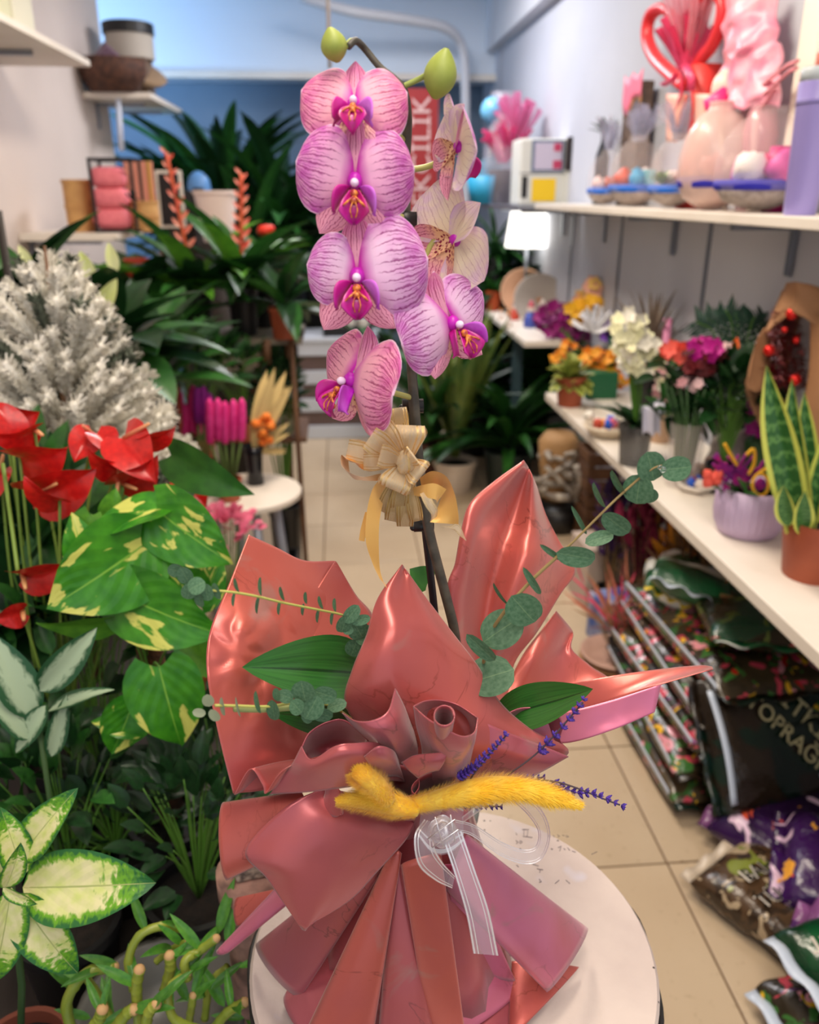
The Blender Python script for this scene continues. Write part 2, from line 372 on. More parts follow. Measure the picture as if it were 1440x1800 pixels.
PMs = petal_mat('orchid_petal_salmon', (242, 170, 190), (208, 84, 164), (150, 28, 92), (238, 224, 196))
PMp = petal_mat('orchid_petal_pale', (236, 196, 228), (206, 104, 198), (142, 28, 118), (240, 228, 200))
SM = petal_mat('orchid_sepal', (232, 160, 186), (216, 110, 178), (150, 20, 84), (232, 214, 186), n=6)
t = NT('spotted_sepal'); u, v = t.uv(); vo = t.voro(t.co('UV', (9, 15, 1)), 1, rnd=1); sp = t.math('LESS_THAN', vo, .42)
c = t.mix(t.math('MULTIPLY', sp, t.math('SUBTRACT', 1, t.ramp(v, .3, .6))), lin((236, 190, 150)), lin((140, 14, 60)))
s = t.math('ABSOLUTE', t.math('SINE', t.math('MULTIPLY', t.math('ADD', u, t.math('MULTIPLY', t.noise(t.co(), 12, 3), .2)), 30)))
c = t.mix(t.math('MULTIPLY', t.math('SUBTRACT', 1, t.ramp(s, .15, .4)), t.ramp(v, .3, .5)), t.mix(t.ramp(v, .3, .6), c, lin((234, 160, 186))), lin((160, 30, 90)))
SPM = t.fin(c, .5, spec=.3, translucent=.15)
M_mag = pm('lip_magenta', (176, 14, 110), .35, c2=(196, 20, 150), scale=60, coat=.2)
M_lil = pm('lip_lilac', (206, 120, 222), .4, c2=(186, 20, 190), scale=40)
M_col = pm('column_white', (240, 214, 240), .35)
M_crest = pm('lip_crest', (226, 140, 50), .45, c2=(150, 20, 50), scale=350)
def orchid_flower(root, c, face, up, S, pm_=PM, asym=(1, 1), sep=True, petal_len=1.0, lip=True, pet=((1, 0), (1, 0)), back=.0):
    """face: the way the flower looks; up: its dorsal direction; S: half width in metres"""
    z = Vector(face).normalized(); y = Vector(up); y = (y - z * y.dot(z)).normalized(); x = y.cross(z)
    Q = lambda a, b, d=0: c + (x * a + y * b + z * d) * S
    Dn = lambda a, b, d=0: (x * a + y * b + z * d)
    m = MB(); m.ball(Q(0, .0, .02), S * .13, (1, 1, 1.1)); fl = m.obj('flower', pm('column_magenta', (190, 20, 176), .4), root)
    MB().ball(Q(0, -.03, .22), S * .072, (1, 1.05, 1.2), axis=z).obj('column', M_col, fl)
    if sep:
        me = leafmesh(SM, 'sepal', .60, -.15, .25, cup=.2, nl=14, nw=10)
        leaf(me, fl, Q(0, .02, -.05 - back), Dn(0.02, 1, .05), z, S * .98, 1, 'dorsal_sepal')
        me2 = leafmesh(SPM, 'sepal', .62, -.12, .2, cup=.15, nl=14, nw=10, seed=2)
        for sx in (-1, 1): leaf(me2, fl, Q(0, -.02, -.06 - back), Dn(.62 * sx, -.86, -.02), z, S * 1.06, 1, 'lateral_sepal')
    for k, sx in enumerate((-1, 1)):
        me = leafmesh(pm_, 'petal', 1.46, .05, .30, .03, 0, 26, 20, .22, seed=k + 3)
        sc_, an = pet[k]; an = rad(an)
        leaf(me, fl, Q(.03 * sx, .05, .03 * (1 if k else .6)), Dn(math.cos(an) * sx, math.sin(an) + .07, .10), z, S * 1.0 * sc_ * petal_len, asym[k], 'petal')
    if lip:
        for sx in (-1, 1):   # side lobes, curled up beside the column
            def g(a, b, sx=sx):
                w_ = math.sin(math.pi * min(1, b * .92 + .05)) * .2; s = 2 * a - 1
                return Q(sx * (.08 + .24 * math.sin(b * 1.9) + .05 * s * s), -.10 - .42 * b + w_ * s * .9, .10 + .26 * math.sin(b * 2.2) + .12 * s)
            MB().grid(g, 8, 10).obj('side_lobe', M_mag if sx < 0 else M_lil, fl, solid=S * .02)
        def mid(a, b):
            s = 2 * a - 1; w_ = prof([(0, .07), (.3, .2), (.6, .26), (.85, .14), (1, .03)], b)
            return Q(s * w_, -.14 - .56 * b, .12 + .34 * math.sin(b * 2.4) - .16 * b + .12 * s * s)
        MB().grid(mid, 8, 12).obj('lip', M_mag, fl, solid=S * .02)
        k = MB(); k.ball(Q(0, -.20, .28), S * .07, (1, 1.3, 1)); k.ball(Q(0, -.31, .36), S * .055, (1.3, 1, 1))
        for sx in (-1, 1):
            k.tube(curve([Q(0, -.24, .34), Q(.12 * sx, -.34, .44), Q(.22 * sx, -.44, .42), Q(.16 * sx, -.52, .42)], 12), [S * .022] * 6 + [S * .014] * 6 + [S * .006], 6)
            k.tube(curve([Q(.02 * sx, -.32, .38), Q(.06 * sx, -.46, .46), Q(.03 * sx, -.58, .44)], 8), S * .013, 6)
        k.obj('crest', M_crest, fl)
    return fl
YO = .60
orch = thing('orchid_plant', 'tall pink striped orchid in bloom rising from the coral wrapping', 'orchid', (DC.x - .03, .63, Z0))
pc = Vector((DC.x - .03, .645, Z0))
MB().lathe([(0, .001), (.042, .001), (.045, .01), (.054, .145), (.058, .147), (.058, .157), (.05, .157), (.047, .13), (0, .13)], pc, 32).obj('pot', pm('clear_grey_pot', (120, 125, 120), .3), orch)
M_os = pm('orchid_stem_dark', (58, 54, 46), .5, c2=(84, 78, 66), scale=90)
def pxc(l, n=24, y=YO): return curve([PH(*(q if len(q) == 3 else (q[0], q[1], y))) for q in l], n)
MB().tube(pxc([(612, 82, .585), (625, 72, .59), (640, 84), (668, 118), (705, 152), (716, 210, .62), (712, 300, .625), (714, 380, .63), (714, 470, .625), (720, 600, .61), (727, 700), (735, 800), (745, 880), (757, 945), (782, 1040), (800, 1115), (806, 1190, .62)], 80), [.0022] * 20 + [.0034] * 30 + [.0041] * 31, 10).obj('stem', M_os, orch)
MB().tube([PH(682, 225, .625), PH(706, 380, .637), PH(742, 880, .628), PH(757, 1010, .622), PH(768, 1110, .63), PH(775, 1200, .64)], .0033, 10).obj('support_stick', pm('black_stick', (24, 24, 30), .45), orch)
for q in ((746, 925, .612), (714, 388, .622), (727, 716, .612)):
    p = PH(*q); MB().tube([p - Vector((.0085, 0, -.001)), p + Vector((.0075, 0, .001))], .0055, 10).ball(p + Vector((-.009, -.002, 0)), .003).obj('stem_tie', M_black, orch)
M_bud = pm('bud_green', (176, 188, 92), .5, c2=(146, 160, 66), scale=40, translucent=.15)
def bud(u, v, y, w_, h_, lean, ped_):
    c = PH(u, v, y); s = mpp(c); ax = Vector((lean, -.25, 1)).normalized()
    m = MB(); H = h_ * s / 2; W = w_ * s / 2
    def f(a, b):
        th = a * 2 * math.pi; r = W * math.sin(math.pi * (.02 + .96 * b)) ** .75 * (1 - .22 * b); r *= 1 + .07 * abs(math.sin(th * 1.5 + .6))
        p = Vector((r * math.cos(th), r * math.sin(th), (b * 2 - 1) * H)); return c + (Vector((0, 0, 1)).rotation_difference(ax) @ p)
    m.grid(f, 30, 16); b = m.obj('bud', M_bud, orch)
    MB().tube(pxc(ped_, 12), [.0018] * 13, 8).obj('pedicel', pm('pedicel_green', (150, 164, 84), .5), orch)
bud(587, 79, .585, 50, 56, -.25, [(606, 84, .585), (618, 72, .59), (636, 78, .6)])
bud(775, 130, .59, 62, 82, .22, [(756, 128, .59), (735, 140, .597), (706, 153, .6)])
s0 = mpp(PH(622, 320, YO))
FC = lambda u, v, y: PH(u, v, y)
def toward(u, v, y, dx=0, dz=0):
    c = PH(u, v, y); z = (EYE - c).normalized(); return c, (z + _r * dx + _u * dz)
c, z = toward(622, 186, .575, -.05, .55); orchid_flower(orch, c, z, _u, 95 * mpp(c), PMs, pet=((1, 12), (1, 10)))
c, z = toward(624, 318, .565, -.03, .02); orchid_flower(orch, c, z, _u + _r * .02, 104 * mpp(c), PM, pet=((1, 9), (1, 7)))
c, z = toward(628, 485, .56, -.05, .02); orchid_flower(orch, c, z, _u - _r * .02, 106 * mpp(c), PMp, pet=((.82, 6), (1.18, 6)))
c, z = toward(618, 668, .575, -1.2, .1); orchid_flower(orch, c, z, _u + _r * .55, 98 * mpp(c), PMs, pet=((.95, 14), (1.15, -6)))
c, z = toward(795, 568, .575, .72, .02); orchid_flower(orch, c, z, _u - _r * .6, 94 * mpp(c), PMp, pet=((1.15, -4), (.9, 12)))
c, z = toward(806, 258, .59); e_ = z.copy(); z = _r * .96 - e_ * .32; orchid_flower(orch, c, z, _u * .55 - e_ * .1 - _r * .1 + e_ * .8, 84 * mpp(c), PMp, pet=((1.1, 30), (1.0, -8)))
c, z = toward(800, 420, .60, 1.4, .1); e_ = (EYE - c).normalized(); z = _r * .72 - e_ * .7 + _u * .1; orchid_flower(orch, c, z, _u * .55 + _r * .55 + e_ * .6, 94 * mpp(c), PMp, pet=((1.0, 0), (1.05, 5)), lip=False)
for l in ([(712, 380, .625), (690, 384, .60), (660, 378, .585)], [(716, 500, .62), (742, 470, .612), (762, 425, .612), (798, 425, .612)], [(722, 640, .61), (740, 626, .60), (760, 600, .585), (790, 575, .575)],
          [(713, 250, .625), (680, 220, .60), (640, 190, .58)], [(714, 330, .625), (680, 330, .60), (640, 322, .575)], [(716, 480, .62), (680, 490, .60), (640, 488, .57)], [(726, 700, .60), (690, 690, .59), (640, 676, .58)], [(714, 300, .625), (760, 290, .625), (806, 262, .612)]):
    MB().tube(pxc(l, 12), .0021, 8).obj('pedicel', pm('pedicel_pale', (170, 168, 96), .5), orch)
M_ol = NT('orchid_leaf_green'); u, v = M_ol.uv(); a_ = M_ol.math('ABSOLUTE', M_ol.math('SUBTRACT', u, .5))
c = M_ol.mix(M_ol.ramp(M_ol.noise(M_ol.co('UV', (30, 2, 1)), 1, 3), .3, .7), lin((34, 84, 34)), lin((52, 112, 44))); c = M_ol.mix(M_ol.math('LESS_THAN', a_, .02), c, lin((20, 60, 24)))
M_ol = M_ol.fin(c, .3, spec=.5)
# big strap leaves of the orchid lying on the wrapping
leafpx(leafmesh(M_ol, 'lance', .42, .18, .35, nl=16, nw=8), orch, (655, 1186, .575), (459, 1165, .50), 12)
leafpx(leafmesh(M_ol, 'lance', .36, .2, -.3, nl=16, nw=8), orch, (868, 1262, .56), (1060, 1213, .52), -10)
leafpx(leafmesh(M_ol, 'lance', .36, .2, -.1, nl=16, nw=8, seed=1), orch, (625, 1270, .56), (470, 1250, .52), -10, .8)
leafpx(leafmesh(pm('round_leaf_green', (60, 124, 44), .4, c2=(44, 100, 36), scale=40), 'heart', .95, .1, .3, lobe=.1), orch, (752, 1025, .64), (722, 1000, .64), 10, 1.3)
# ---------------------------------------------------------------- wrapping paper: many sheets tied round the pot
def paper_mat(name, a, b, vein, metal=.38, rough=.32):
    t = NT(name); wv = t.world(); n1 = t.noise(wv, 9, 3, .6)
    c = t.mix(t.ramp(n1, .35, .68), lin(a), lin(b))
    n2 = t.noise(wv, 11, 5, 1.4); ln = t.math('ABSOLUTE', t.math('SUBTRACT', n2, .5)); L = t.math('SUBTRACT', 1, t.ramp(ln, .002, .012))
    L = t.math('MULTIPLY', L, t.ramp(t.noise(wv, 6, 2), .52, .6)); c = t.mix(t.math('MULTIPLY', L, .75), c, lin(vein))
    g = t.ramp(t.noise(t.co('Object', (1, 1, 1)), 13, 4, 1), .64, .72); c = t.mix(t.math('MULTIPLY', g, .5), c, lin((150, 128, 118)))
    t.bump(t.noise(wv, 26, 3), .12, .004)
    t.b.inputs['Coat Weight'].default_value = 0
    return t.fin(c, rough, metal, .5, coat=.15, sheen=.25)
MPc = paper_mat('coral_foil_paper', (186, 86, 72), (170, 78, 78), (134, 54, 42))
MPr = paper_mat('rose_foil_paper', (174, 82, 82), (168, 82, 98), (120, 60, 60))
MPp = paper_mat('pink_foil_paper', (200, 108, 142), (186, 92, 108), (140, 80, 90))
wrap = thing('wrapping_paper', 'coral and rose metallic paper gathered round the orchid pot', 'wrapping paper', (DC.x - .03, .6, Z0))
TH = .0007
def sheet(rows, m=MPc, nu=26, nv=30, crump=0, cs=30, fn=None, seed=0, name='paper_sheet'):
    return patch(rows, nu, nv, crump, cs, fn, seed).obj(name, m, wrap, solid=TH)
# big left sheet
def crumple(p, a, b):
    g = math.exp(-((a - .32) / .3) ** 2 - ((b - .5) / .24) ** 2); q = p * 19; r = 1.3 * abs(mnoise.noise(q)) + .5 * abs(mnoise.noise(q * 2.3 + Vector((4, 4, 4))))
    return p + (EYE - p).normalized() * (.016 * g * (r - .15))
sheet([[(437, 940, .64), (485, 962, .645), (534, 985, .655), (589, 986, .672)],
       [(403, 1025, .60), (470, 1040, .61), (545, 1045, .63), (622, 1040, .66)],
       [(369, 1110, .56), (450, 1115, .575), (545, 1125, .60), (655, 1095, .65)],
       [(364, 1185, .535), (450, 1195, .55), (550, 1210, .575), (660, 1200, .62)],
       [(384, 1290, .515), (460, 1292, .53), (540, 1300, .555), (650, 1310, .60)],
       [(410, 1395, .50), (470, 1388, .515), (540, 1370, .54), (660, 1370, .58)]], MPc, 60, 80, .0018, 17, seed=4, fn=crumple)
# diagonal fold of the left sheet
sheet([[(589, 986, .667), (592, 988, .665)], [(560, 1030, .640), (625, 1045, .655)], [(528, 1083, .612), (655, 1082, .645)], [(560, 1130, .600), (660, 1140, .62)]], MPc, 16, 16, .001, 20)
# curl at its foot
def roll(rows, m=MPr, **k): return sheet(rows, m, **k)
sheet([[(412, 1397, .495), (440, 1352, .498), (462, 1380, .492), (468, 1394, .49), (500, 1352, .49), (560, 1330, .50)],
       [(470, 1372, .53), (500, 1338, .53), (520, 1350, .525), (540, 1352, .52), (570, 1330, .52), (600, 1322, .53)],
       [(560, 1350, .56), (580, 1330, .56), (600, 1330, .56), (620, 1330, .56), (630, 1325, .56), (650, 1320, .56)]], MPc, 40, 14)
# tall sheet behind the stem
def pleat(amp, k, ph=0):
    return lambda p, a, b: p + (EYE - p).normalized() * amp * math.sin(a * k + ph) * (.25 + .75 * math.sin(math.pi * min(1, b * .9 + .1)))
sheet([[(921, 809, .70), (928, 820, .70), (936, 836, .705), (944, 856, .71)],
       [(870, 845, .685), (905, 865, .69), (935, 885, .70), (960, 905, .705)],
       [(826, 885, .665), (880, 915, .675), (935, 935, .69), (984, 952, .70)],
       [(810, 935, .65), (865, 960, .66), (930, 975, .675), (1012, 1001, .69)],
       [(800, 990, .64), (850, 1030, .65), (905, 1040, .66), (985, 1045, .675)],
       [(786, 1040, .63), (840, 1090, .64), (885, 1100, .65), (945, 1110, .66)],
       [(800, 1150, .62), (835, 1160, .63), (865, 1170, .64), (905, 1165, .65)],
       [(830, 1240, .60), (850, 1240, .61), (870, 1240, .62), (890, 1235, .63)]], MPc, 60, 50, .0012, 14, pleat(.015, 10.5, .6))
# small rear sheet at its side
sheet([[(978, 1074, .70), (1004, 1105, .70), (1008, 1116, .70)], [(950, 1110, .68), (985, 1140, .68), (1006, 1142, .69)], [(920, 1150, .665), (970, 1165, .665), (1040, 1172, .68)],
       [(895, 1200, .65), (960, 1215, .65), (1070, 1200, .66)], [(880, 1245, .63), (930, 1262, .63), (1000, 1245, .64)]], MPc, 24, 24, .003, 20, pleat(.005, 8))
# long flap to the side: coral top, pink under panel
sheet([[(880, 1262, .60), (960, 1215, .60), (1050, 1193, .59), (1140, 1179, .585), (1225, 1170, .58), (1252, 1172, .578)],
       [(900, 1275, .595), (970, 1240, .59), (1060, 1215, .58), (1130, 1200, .575), (1200, 1186, .57), (1253, 1174, .568)],
       [(940, 1290, .585), (985, 1262, .58), (1060, 1236, .57), (1120, 1216, .565), (1162, 1203, .56), (1254, 1176, .56)]], MPc, 30, 10)
sheet([[(905, 1252, .55), (985, 1252, .55), (1070, 1232, .552), (1162, 1203, .555)], [(915, 1275, .545), (985, 1280, .545), (1070, 1262, .546), (1157, 1228, .55)],
       [(940, 1300, .54), (997, 1306, .54), (1075, 1284, .54), (1151, 1252, .545)]], MPp, 30, 14, .0012, 40)
# folded lip right of centre
sheet([[(884, 1258, .54), (920, 1244, .545), (975, 1250, .54), (992, 1275, .535)], [(905, 1272, .555), (930, 1268, .56), (955, 1275, .55), (985, 1300, .535)], [(915, 1290, .56), (930, 1285, .565), (945, 1290, .555), (999, 1318, .53)]], MPr, 20, 14)
# centre sheet with its peak
sheet([[(707, 992, .575), (709, 995, .575), (711, 998, .575), (714, 1002, .575)],
       [(664, 1052, .555), (695, 1050, .553), (725, 1048, .557), (752, 1055, .57)],
       [(645, 1115, .54), (700, 1105, .532), (755, 1105, .54), (800, 1118, .56)],
       [(620, 1175, .53), (690, 1165, .518), (770, 1165, .528), (840, 1170, .55)],
       [(606, 1235, .53), (690, 1230, .512), (780, 1225, .518), (880, 1235, .54)],
       [(640, 1290, .54), (710, 1290, .515), (800, 1280, .51), (935, 1283, .53)],
       [(670, 1340, .545), (730, 1350, .525), (810, 1345, .51), (1000, 1322, .525)],
       [(700, 1410, .55), (740, 1405, .54), (800, 1395, .525), (920, 1375, .53)]], MPc, 50, 50, .0012, 16, pleat(.004, 7, 1))
# left outer funnel of the centre sheet
sheet([[(602, 1253, .500), (625, 1267, .486), (655, 1266, .482), (682, 1250, .486), (695, 1210, .505)],
       [(620, 1275, .502), (650, 1288, .484), (680, 1284, .480), (704, 1268, .488), (710, 1240, .507)],
       [(650, 1303, .512), (680, 1317, .494), (703, 1317, .492), (724, 1304, .500), (726, 1282, .512)],
       [(690, 1340, .53), (710, 1345, .52), (725, 1342, .52), (738, 1332, .525), (742, 1315, .53)]], MPr, 34, 24)
# wide dark-mouthed roll on the fern side: inner wall, then the lip and front
sheet([[(530, 1314, .492), (545, 1287, .502), (576, 1269, .508), (608, 1267, .51), (648, 1302, .51)],
       [(536, 1326, .505), (556, 1312, .53), (585, 1298, .535), (615, 1296, .53), (650, 1310, .52)],
       [(548, 1336, .498), (570, 1330, .53), (600, 1318, .535), (640, 1314, .53), (680, 1320, .525)]], MPr, 26, 20)
sheet([[(530, 1312, .492), (548, 1335, .482), (590, 1311, .478), (628, 1306, .482), (665, 1306, .49), (692, 1326, .505)],
       [(512, 1345, .492), (550, 1352, .480), (598, 1335, .475), (640, 1330, .48), (672, 1330, .49), (698, 1342, .51)],
       [(474, 1396, .500), (540, 1392, .492), (600, 1385, .49), (650, 1378, .495), (685, 1372, .505), (712, 1375, .525)]], MPr, 36, 22, .0008, 20)
sheet([[(640, 1330, .478), (665, 1312, .474), (690, 1318, .482), (700, 1335, .50)], [(650, 1345, .482), (672, 1335, .476), (695, 1342, .486), (705, 1355, .505)], [(660, 1372, .50), (680, 1365, .50), (700, 1365, .51), (712, 1372, .52)]], MPr, 16, 12)
# the rose-like cup: back wall, front wall
sheet([[(727, 1241, .488), (748, 1232, .500), (775, 1231, .507), (805, 1239, .505), (840, 1262, .49)], [(735, 1262, .50), (760, 1255, .52), (785, 1255, .525), (815, 1262, .52), (838, 1282, .50)], [(745, 1300, .51), (770, 1300, .53), (790, 1300, .53), (812, 1302, .52), (830, 1305, .51)]], MPr, 26, 18)
sheet([[(727, 1241, .488), (752, 1263, .472), (783, 1281, .464), (812, 1294, .464), (834, 1287, .474), (840, 1262, .49)],
       [(732, 1275, .492), (755, 1295, .476), (785, 1310, .468), (814, 1318, .468), (832, 1309, .476), (837, 1290, .49)],
       [(742, 1318, .505), (763, 1333, .49), (785, 1344, .482), (806, 1345, .482), (822, 1337, .49), (830, 1322, .50)],
       [(742, 1375, .53), (760, 1380, .52), (780, 1382, .515), (800, 1380, .515), (812, 1375, .52), (820, 1368, .525)]], MPr, 36, 30)
# fold over the two dark mouths
sheet([[(706, 1340, .492), (728, 1328, .485), (760, 1324, .478), (787, 1322, .474)], [(715, 1350, .488), (738, 1345, .482), (760, 1340, .476), (782, 1338, .474)], [(735, 1368, .486), (750, 1360, .484), (765, 1355, .48), (772, 1354, .478)]], MPr, 20, 12)
def cornet(c, rx, ry, rot, apex, a0=0, a1=360, m=MPr, end=.3, n=40, dep=.012, flare=1.0, spiral=0):
    C = PH(*c); A = PH(*apex); s = mpp(C); q = rad(rot); V = (EYE - C).normalized()
    def f(a, b):
        th = rad(a0 + (a1 - a0) * a); k = (1 - b) ** flare * (1 - end) + end; k *= 1 + spiral * a
        x, y = rx * math.cos(th), ry * math.sin(th); x, y = x * math.cos(q) - y * math.sin(q), x * math.sin(q) + y * math.cos(q)
        return C.lerp(A, b) + (_r * x + _u * y) * s * k - V * dep * math.sin(th) * k
    return MB().grid(f, n, 16).obj('paper_roll', m, wrap, solid=TH)
cornet((781, 1257, .462), 17, 17, 0, (776, 1330, .51), 0, 420, MPr, .6, spiral=.1)
cornet((708, 1372, .505), 31, 26, -35, (722, 1480, .575), 60, 420, MPr, .45, dep=.004)
cornet((762, 1377, .50), 40, 19, 18, (740, 1480, .57), 60, 420, MPr, .4, dep=.005)
# right lower ruffle carrying the lavender
sheet([[(835, 1262, .52), (880, 1282, .515), (940, 1305, .515), (1000, 1330, .515)], [(830, 1310, .515), (880, 1325, .51), (925, 1340, .51), (960, 1352, .515)],
       [(800, 1365, .52), (840, 1370, .52), (875, 1378, .52), (905, 1378, .525)], [(740, 1425, .545), (780, 1420, .54), (810, 1420, .54), (840, 1415, .54)]], MPr, 30, 24, .001, 20)
# ---- skirt below the tie
AP = (712, 1448, .548)
def flute(L0, L1, R0, R1, bulge, m=MPr, mid=None, nu=26, nv=26, curl=0, name='paper_flute', crump=0, ext=.07):
    a0, a1, b0, b1 = [PH(*q) for q in (L0, L1, R0, R1)]
    def f(a, b):
        l = a0.lerp(a1, b); r = b0.lerp(b1, b); w_ = (r - l).length; x = 2 * a - 1; p = l.lerp(r, .5 + .5 * math.sin(x * math.pi / 2) * (1 - curl) + .5 * x * curl)
        V = (EYE - p).normalized(); V = (V + Vector((0, 0, .35))).normalized()
        p = p + V * bulge * w_ * math.cos(x * math.pi / 2) ** .9 + ((a1 + b1) / 2 - (a0 + b0) / 2) * (ext * b ** 4 * math.cos(x * math.pi / 2))
        if crump: p = p + V * crump * mnoise.noise(p * 25)
        return p
    return MB().grid(f, nu, nv).obj(name, m, wrap, solid=TH)
flute((530, 1392, .52), (394, 1411, .53), (560, 1470, .50), (398, 1547, .50), .30, MPc)
flute((500, 1560, .90), (416, 1578, .88), (520, 1580, .90), (418, 1628, .86), .1, MPc)
flute((505, 1540, .92), (384, 1668, .85), (530, 1570, .92), (402, 1674, .85), .3, MPp)
flute((690, 1468, .535), (452, 1658, .855), (706, 1478, .53), (529, 1753, .85), .28, MPr)
flute((600, 1560, .90), (500, 1750, .845), (690, 1530, .93), (560, 1830, .845), .12, MPr)
flute((690, 1490, .53), (520, 1850, .85), (706, 1500, .525), (648, 1870, .85), .34, MPc)
flute((688, 1540, .53), (662, 1860, .85), (704, 1520, .53), (772, 1860, .85), .34, MPr)
flute((706, 1520, .515), (755, 1830, .86), (775, 1500, .515), (822, 1850, .86), .26, MPc)
flute((785, 1565, .535), (962, 1744, .86), (822, 1470, .53), (1031, 1632, .86), .5, MPp)
MB().lathe([(.046, 0), (.05, -.03), (.062, -.08), (.085, -.16), (.10, -.215)], (P(730, 1448, Y=.6).x, .605, P(712, 1436, Y=.56).z), 40, wob=lambda a, z: 1 + .05 * math.sin(a * 11)).obj('paper_neck', MPr, wrap, solid=TH)
flute((782, 1520, .54), (812, 1690, .875), (815, 1520, .545), (905, 1722, .865), .10, MPp)
flute((795, 1600, .90), (800, 1820, .85), (830, 1650, .89), (918, 1735, .85), .06, MPp, name='paper_sheet')
flute((840, 1700, .86), (845, 1840, .842), (900, 1740, .85), (895, 1830, .842), .05, MPr, name='paper_sheet')
flute((900, 1690, .86), (893, 1830, .842), (960, 1690, .86), (1018, 1700, .845), .1, MPc, name='paper_sheet')
# flat front sheet with curled top edge
sheet([[(571, 1384, .512), (620, 1395, .52), (665, 1410, .53), (700, 1425, .535), (729, 1446, .53)],
       [(504, 1417, .50), (570, 1440, .495), (630, 1460, .50), (675, 1475, .51), (712, 1478, .52)],
       [(432, 1494, .49), (500, 1510, .48), (570, 1520, .485), (625, 1530, .495), (665, 1530, .505)],
       [(470, 1545, .483), (515, 1560, .477), (560, 1575, .48), (590, 1580, .487), (618, 1580, .495)],
       [(531, 1634, .475), (534, 1635, .475), (537, 1636, .475), (541, 1630, .476), (548, 1624, .477)]], MPr, 36, 30, .0010, 12)
sheet([[(573, 1384, .508), (585, 1378, .50), (597, 1388, .497), (600, 1400, .50)], [(570, 1400, .508), (583, 1395, .50), (600, 1410, .495), (603, 1428, .498)], [(560, 1425, .505), (575, 1432, .50), (590, 1436, .497), (600, 1432, .495)]], MPr, 16, 12, name='paper_curl')
# ---------------------------------------------------------------- ribbons and bows
def ribbon_mat(name, col, line, alpha, nl=2, metal=.8, net=0):
    t = NT(name); u, v = t.uv(); e = t.math('ABSOLUTE', t.math('SUBTRACT', u, .5))
    L = t.math('LESS_THAN', t.math('ABSOLUTE', t.math('SUBTRACT', e, .44)), .035); L2 = t.math('LESS_THAN', t.math('ABSOLUTE', t.math('SUBTRACT', e, .29)), .022)
    L = t.math('MAXIMUM', L, L2) if nl > 1 else L
    if net:
        s = t.math('ABSOLUTE', t.math('SINE', t.math('MULTIPLY', t.math('ADD', u, t.math('MULTIPLY', t.noise(t.co('UV', (1, 6, 1)), 2, 2), .25)), 34))); L = t.math('MAXIMUM', L, t.math('SUBTRACT', 1, t.ramp(s, .12, .3)))
    c = t.mix(L, lin(col), lin(line)); al = t.math('ADD', t.math('MULTIPLY', L, 1 - alpha), alpha, True)
    t.bump(t.noise(t.co('UV', (160, 900, 1)), 1, 1), .3, .0006)
    return t.fin(c, t.math('SUBTRACT', .45, t.math('MULTIPLY', L, .2)), t.math('MULTIPLY', L, metal), .5, alpha=al)
M_org = ribbon_mat('gold_organza', (244, 222, 188), (226, 190, 128), .42, 2, .7, 1)
M_orgb = ribbon_mat('brown_gold_organza', (196, 168, 120), (170, 136, 70), .55, 2, .6, 1)
M_sil = ribbon_mat('silver_organza', (236, 230, 240), (246, 242, 244), .26, 2, .6)
t = NT('gold_satin'); u, v = t.uv(); M_sat = t.fin(lin((232, 178, 92)), .32, .25, .5, sheen=.4)
def band(par, L, Rr, m, name='ribbon_loop', n=40, solid=0, wav=0):
    a = [PH(*q) for q in L]; b = [PH(*q) for q in Rr]
    def f(x, y):
        p = spl(a, y).lerp(spl(b, y), x)
        if wav: p = p + (EYE - p).normalized() * wav * math.sin(y * 21 + x * 2)
        return p
    return MB().grid(f, 8, n).obj(name, m, par)
bow = thing('gold_bow', 'gold satin and sheer organza bow tied high on the orchid stem', 'bow', PH(735, 880, .60))
# satin part
band(bow, [(665, 800, .575), (640, 815, .565), (612, 808, .56), (600, 800, .565), (603, 822, .56), (635, 838, .555), (670, 832, .57)], [(665, 818, .575), (640, 826, .57), (622, 812, .575), (613, 806, .58), (618, 838, .575), (640, 845, .57), (672, 845, .575)], M_sat)
band(bow, [(672, 838, .57), (655, 860, .56), (645, 900, .558), (643, 950, .558), (655, 990, .56), (668, 1018, .56)], [(680, 860, .572), (672, 890, .565), (667, 920, .56), (666, 960, .56), (668, 1000, .562), (674, 1022, .562)], M_sat, 'ribbon_tail')
band(bow, [(668, 1018, .56), (676, 1028, .558), (684, 1042, .556), (697, 1053, .556)], [(674, 1022, .562), (684, 1034, .56), (692, 1045, .558), (698, 1051, .557)], M_sat, 'ribbon_tail', 12)
band(bow, [(642, 900, .575), (634, 930, .575), (631, 950, .575)], [(650, 900, .575), (644, 935, .575), (641, 952, .575)], M_sat, 'ribbon_tail', 10)
band(bow, [(738, 840, .575), (760, 828, .565), (785, 838, .56), (800, 870, .56), (806, 905, .562), (806, 922, .565)], [(742, 862, .575), (762, 850, .57), (776, 862, .572), (772, 885, .572), (764, 905, .57), (756, 918, .566)], M_sat)
band(bow, [(724, 858, .57), (745, 852, .56), (765, 850, .557), (785, 860, .558)], [(722, 870, .57), (745, 874, .56), (765, 878, .557), (768, 884, .56)], M_sat)
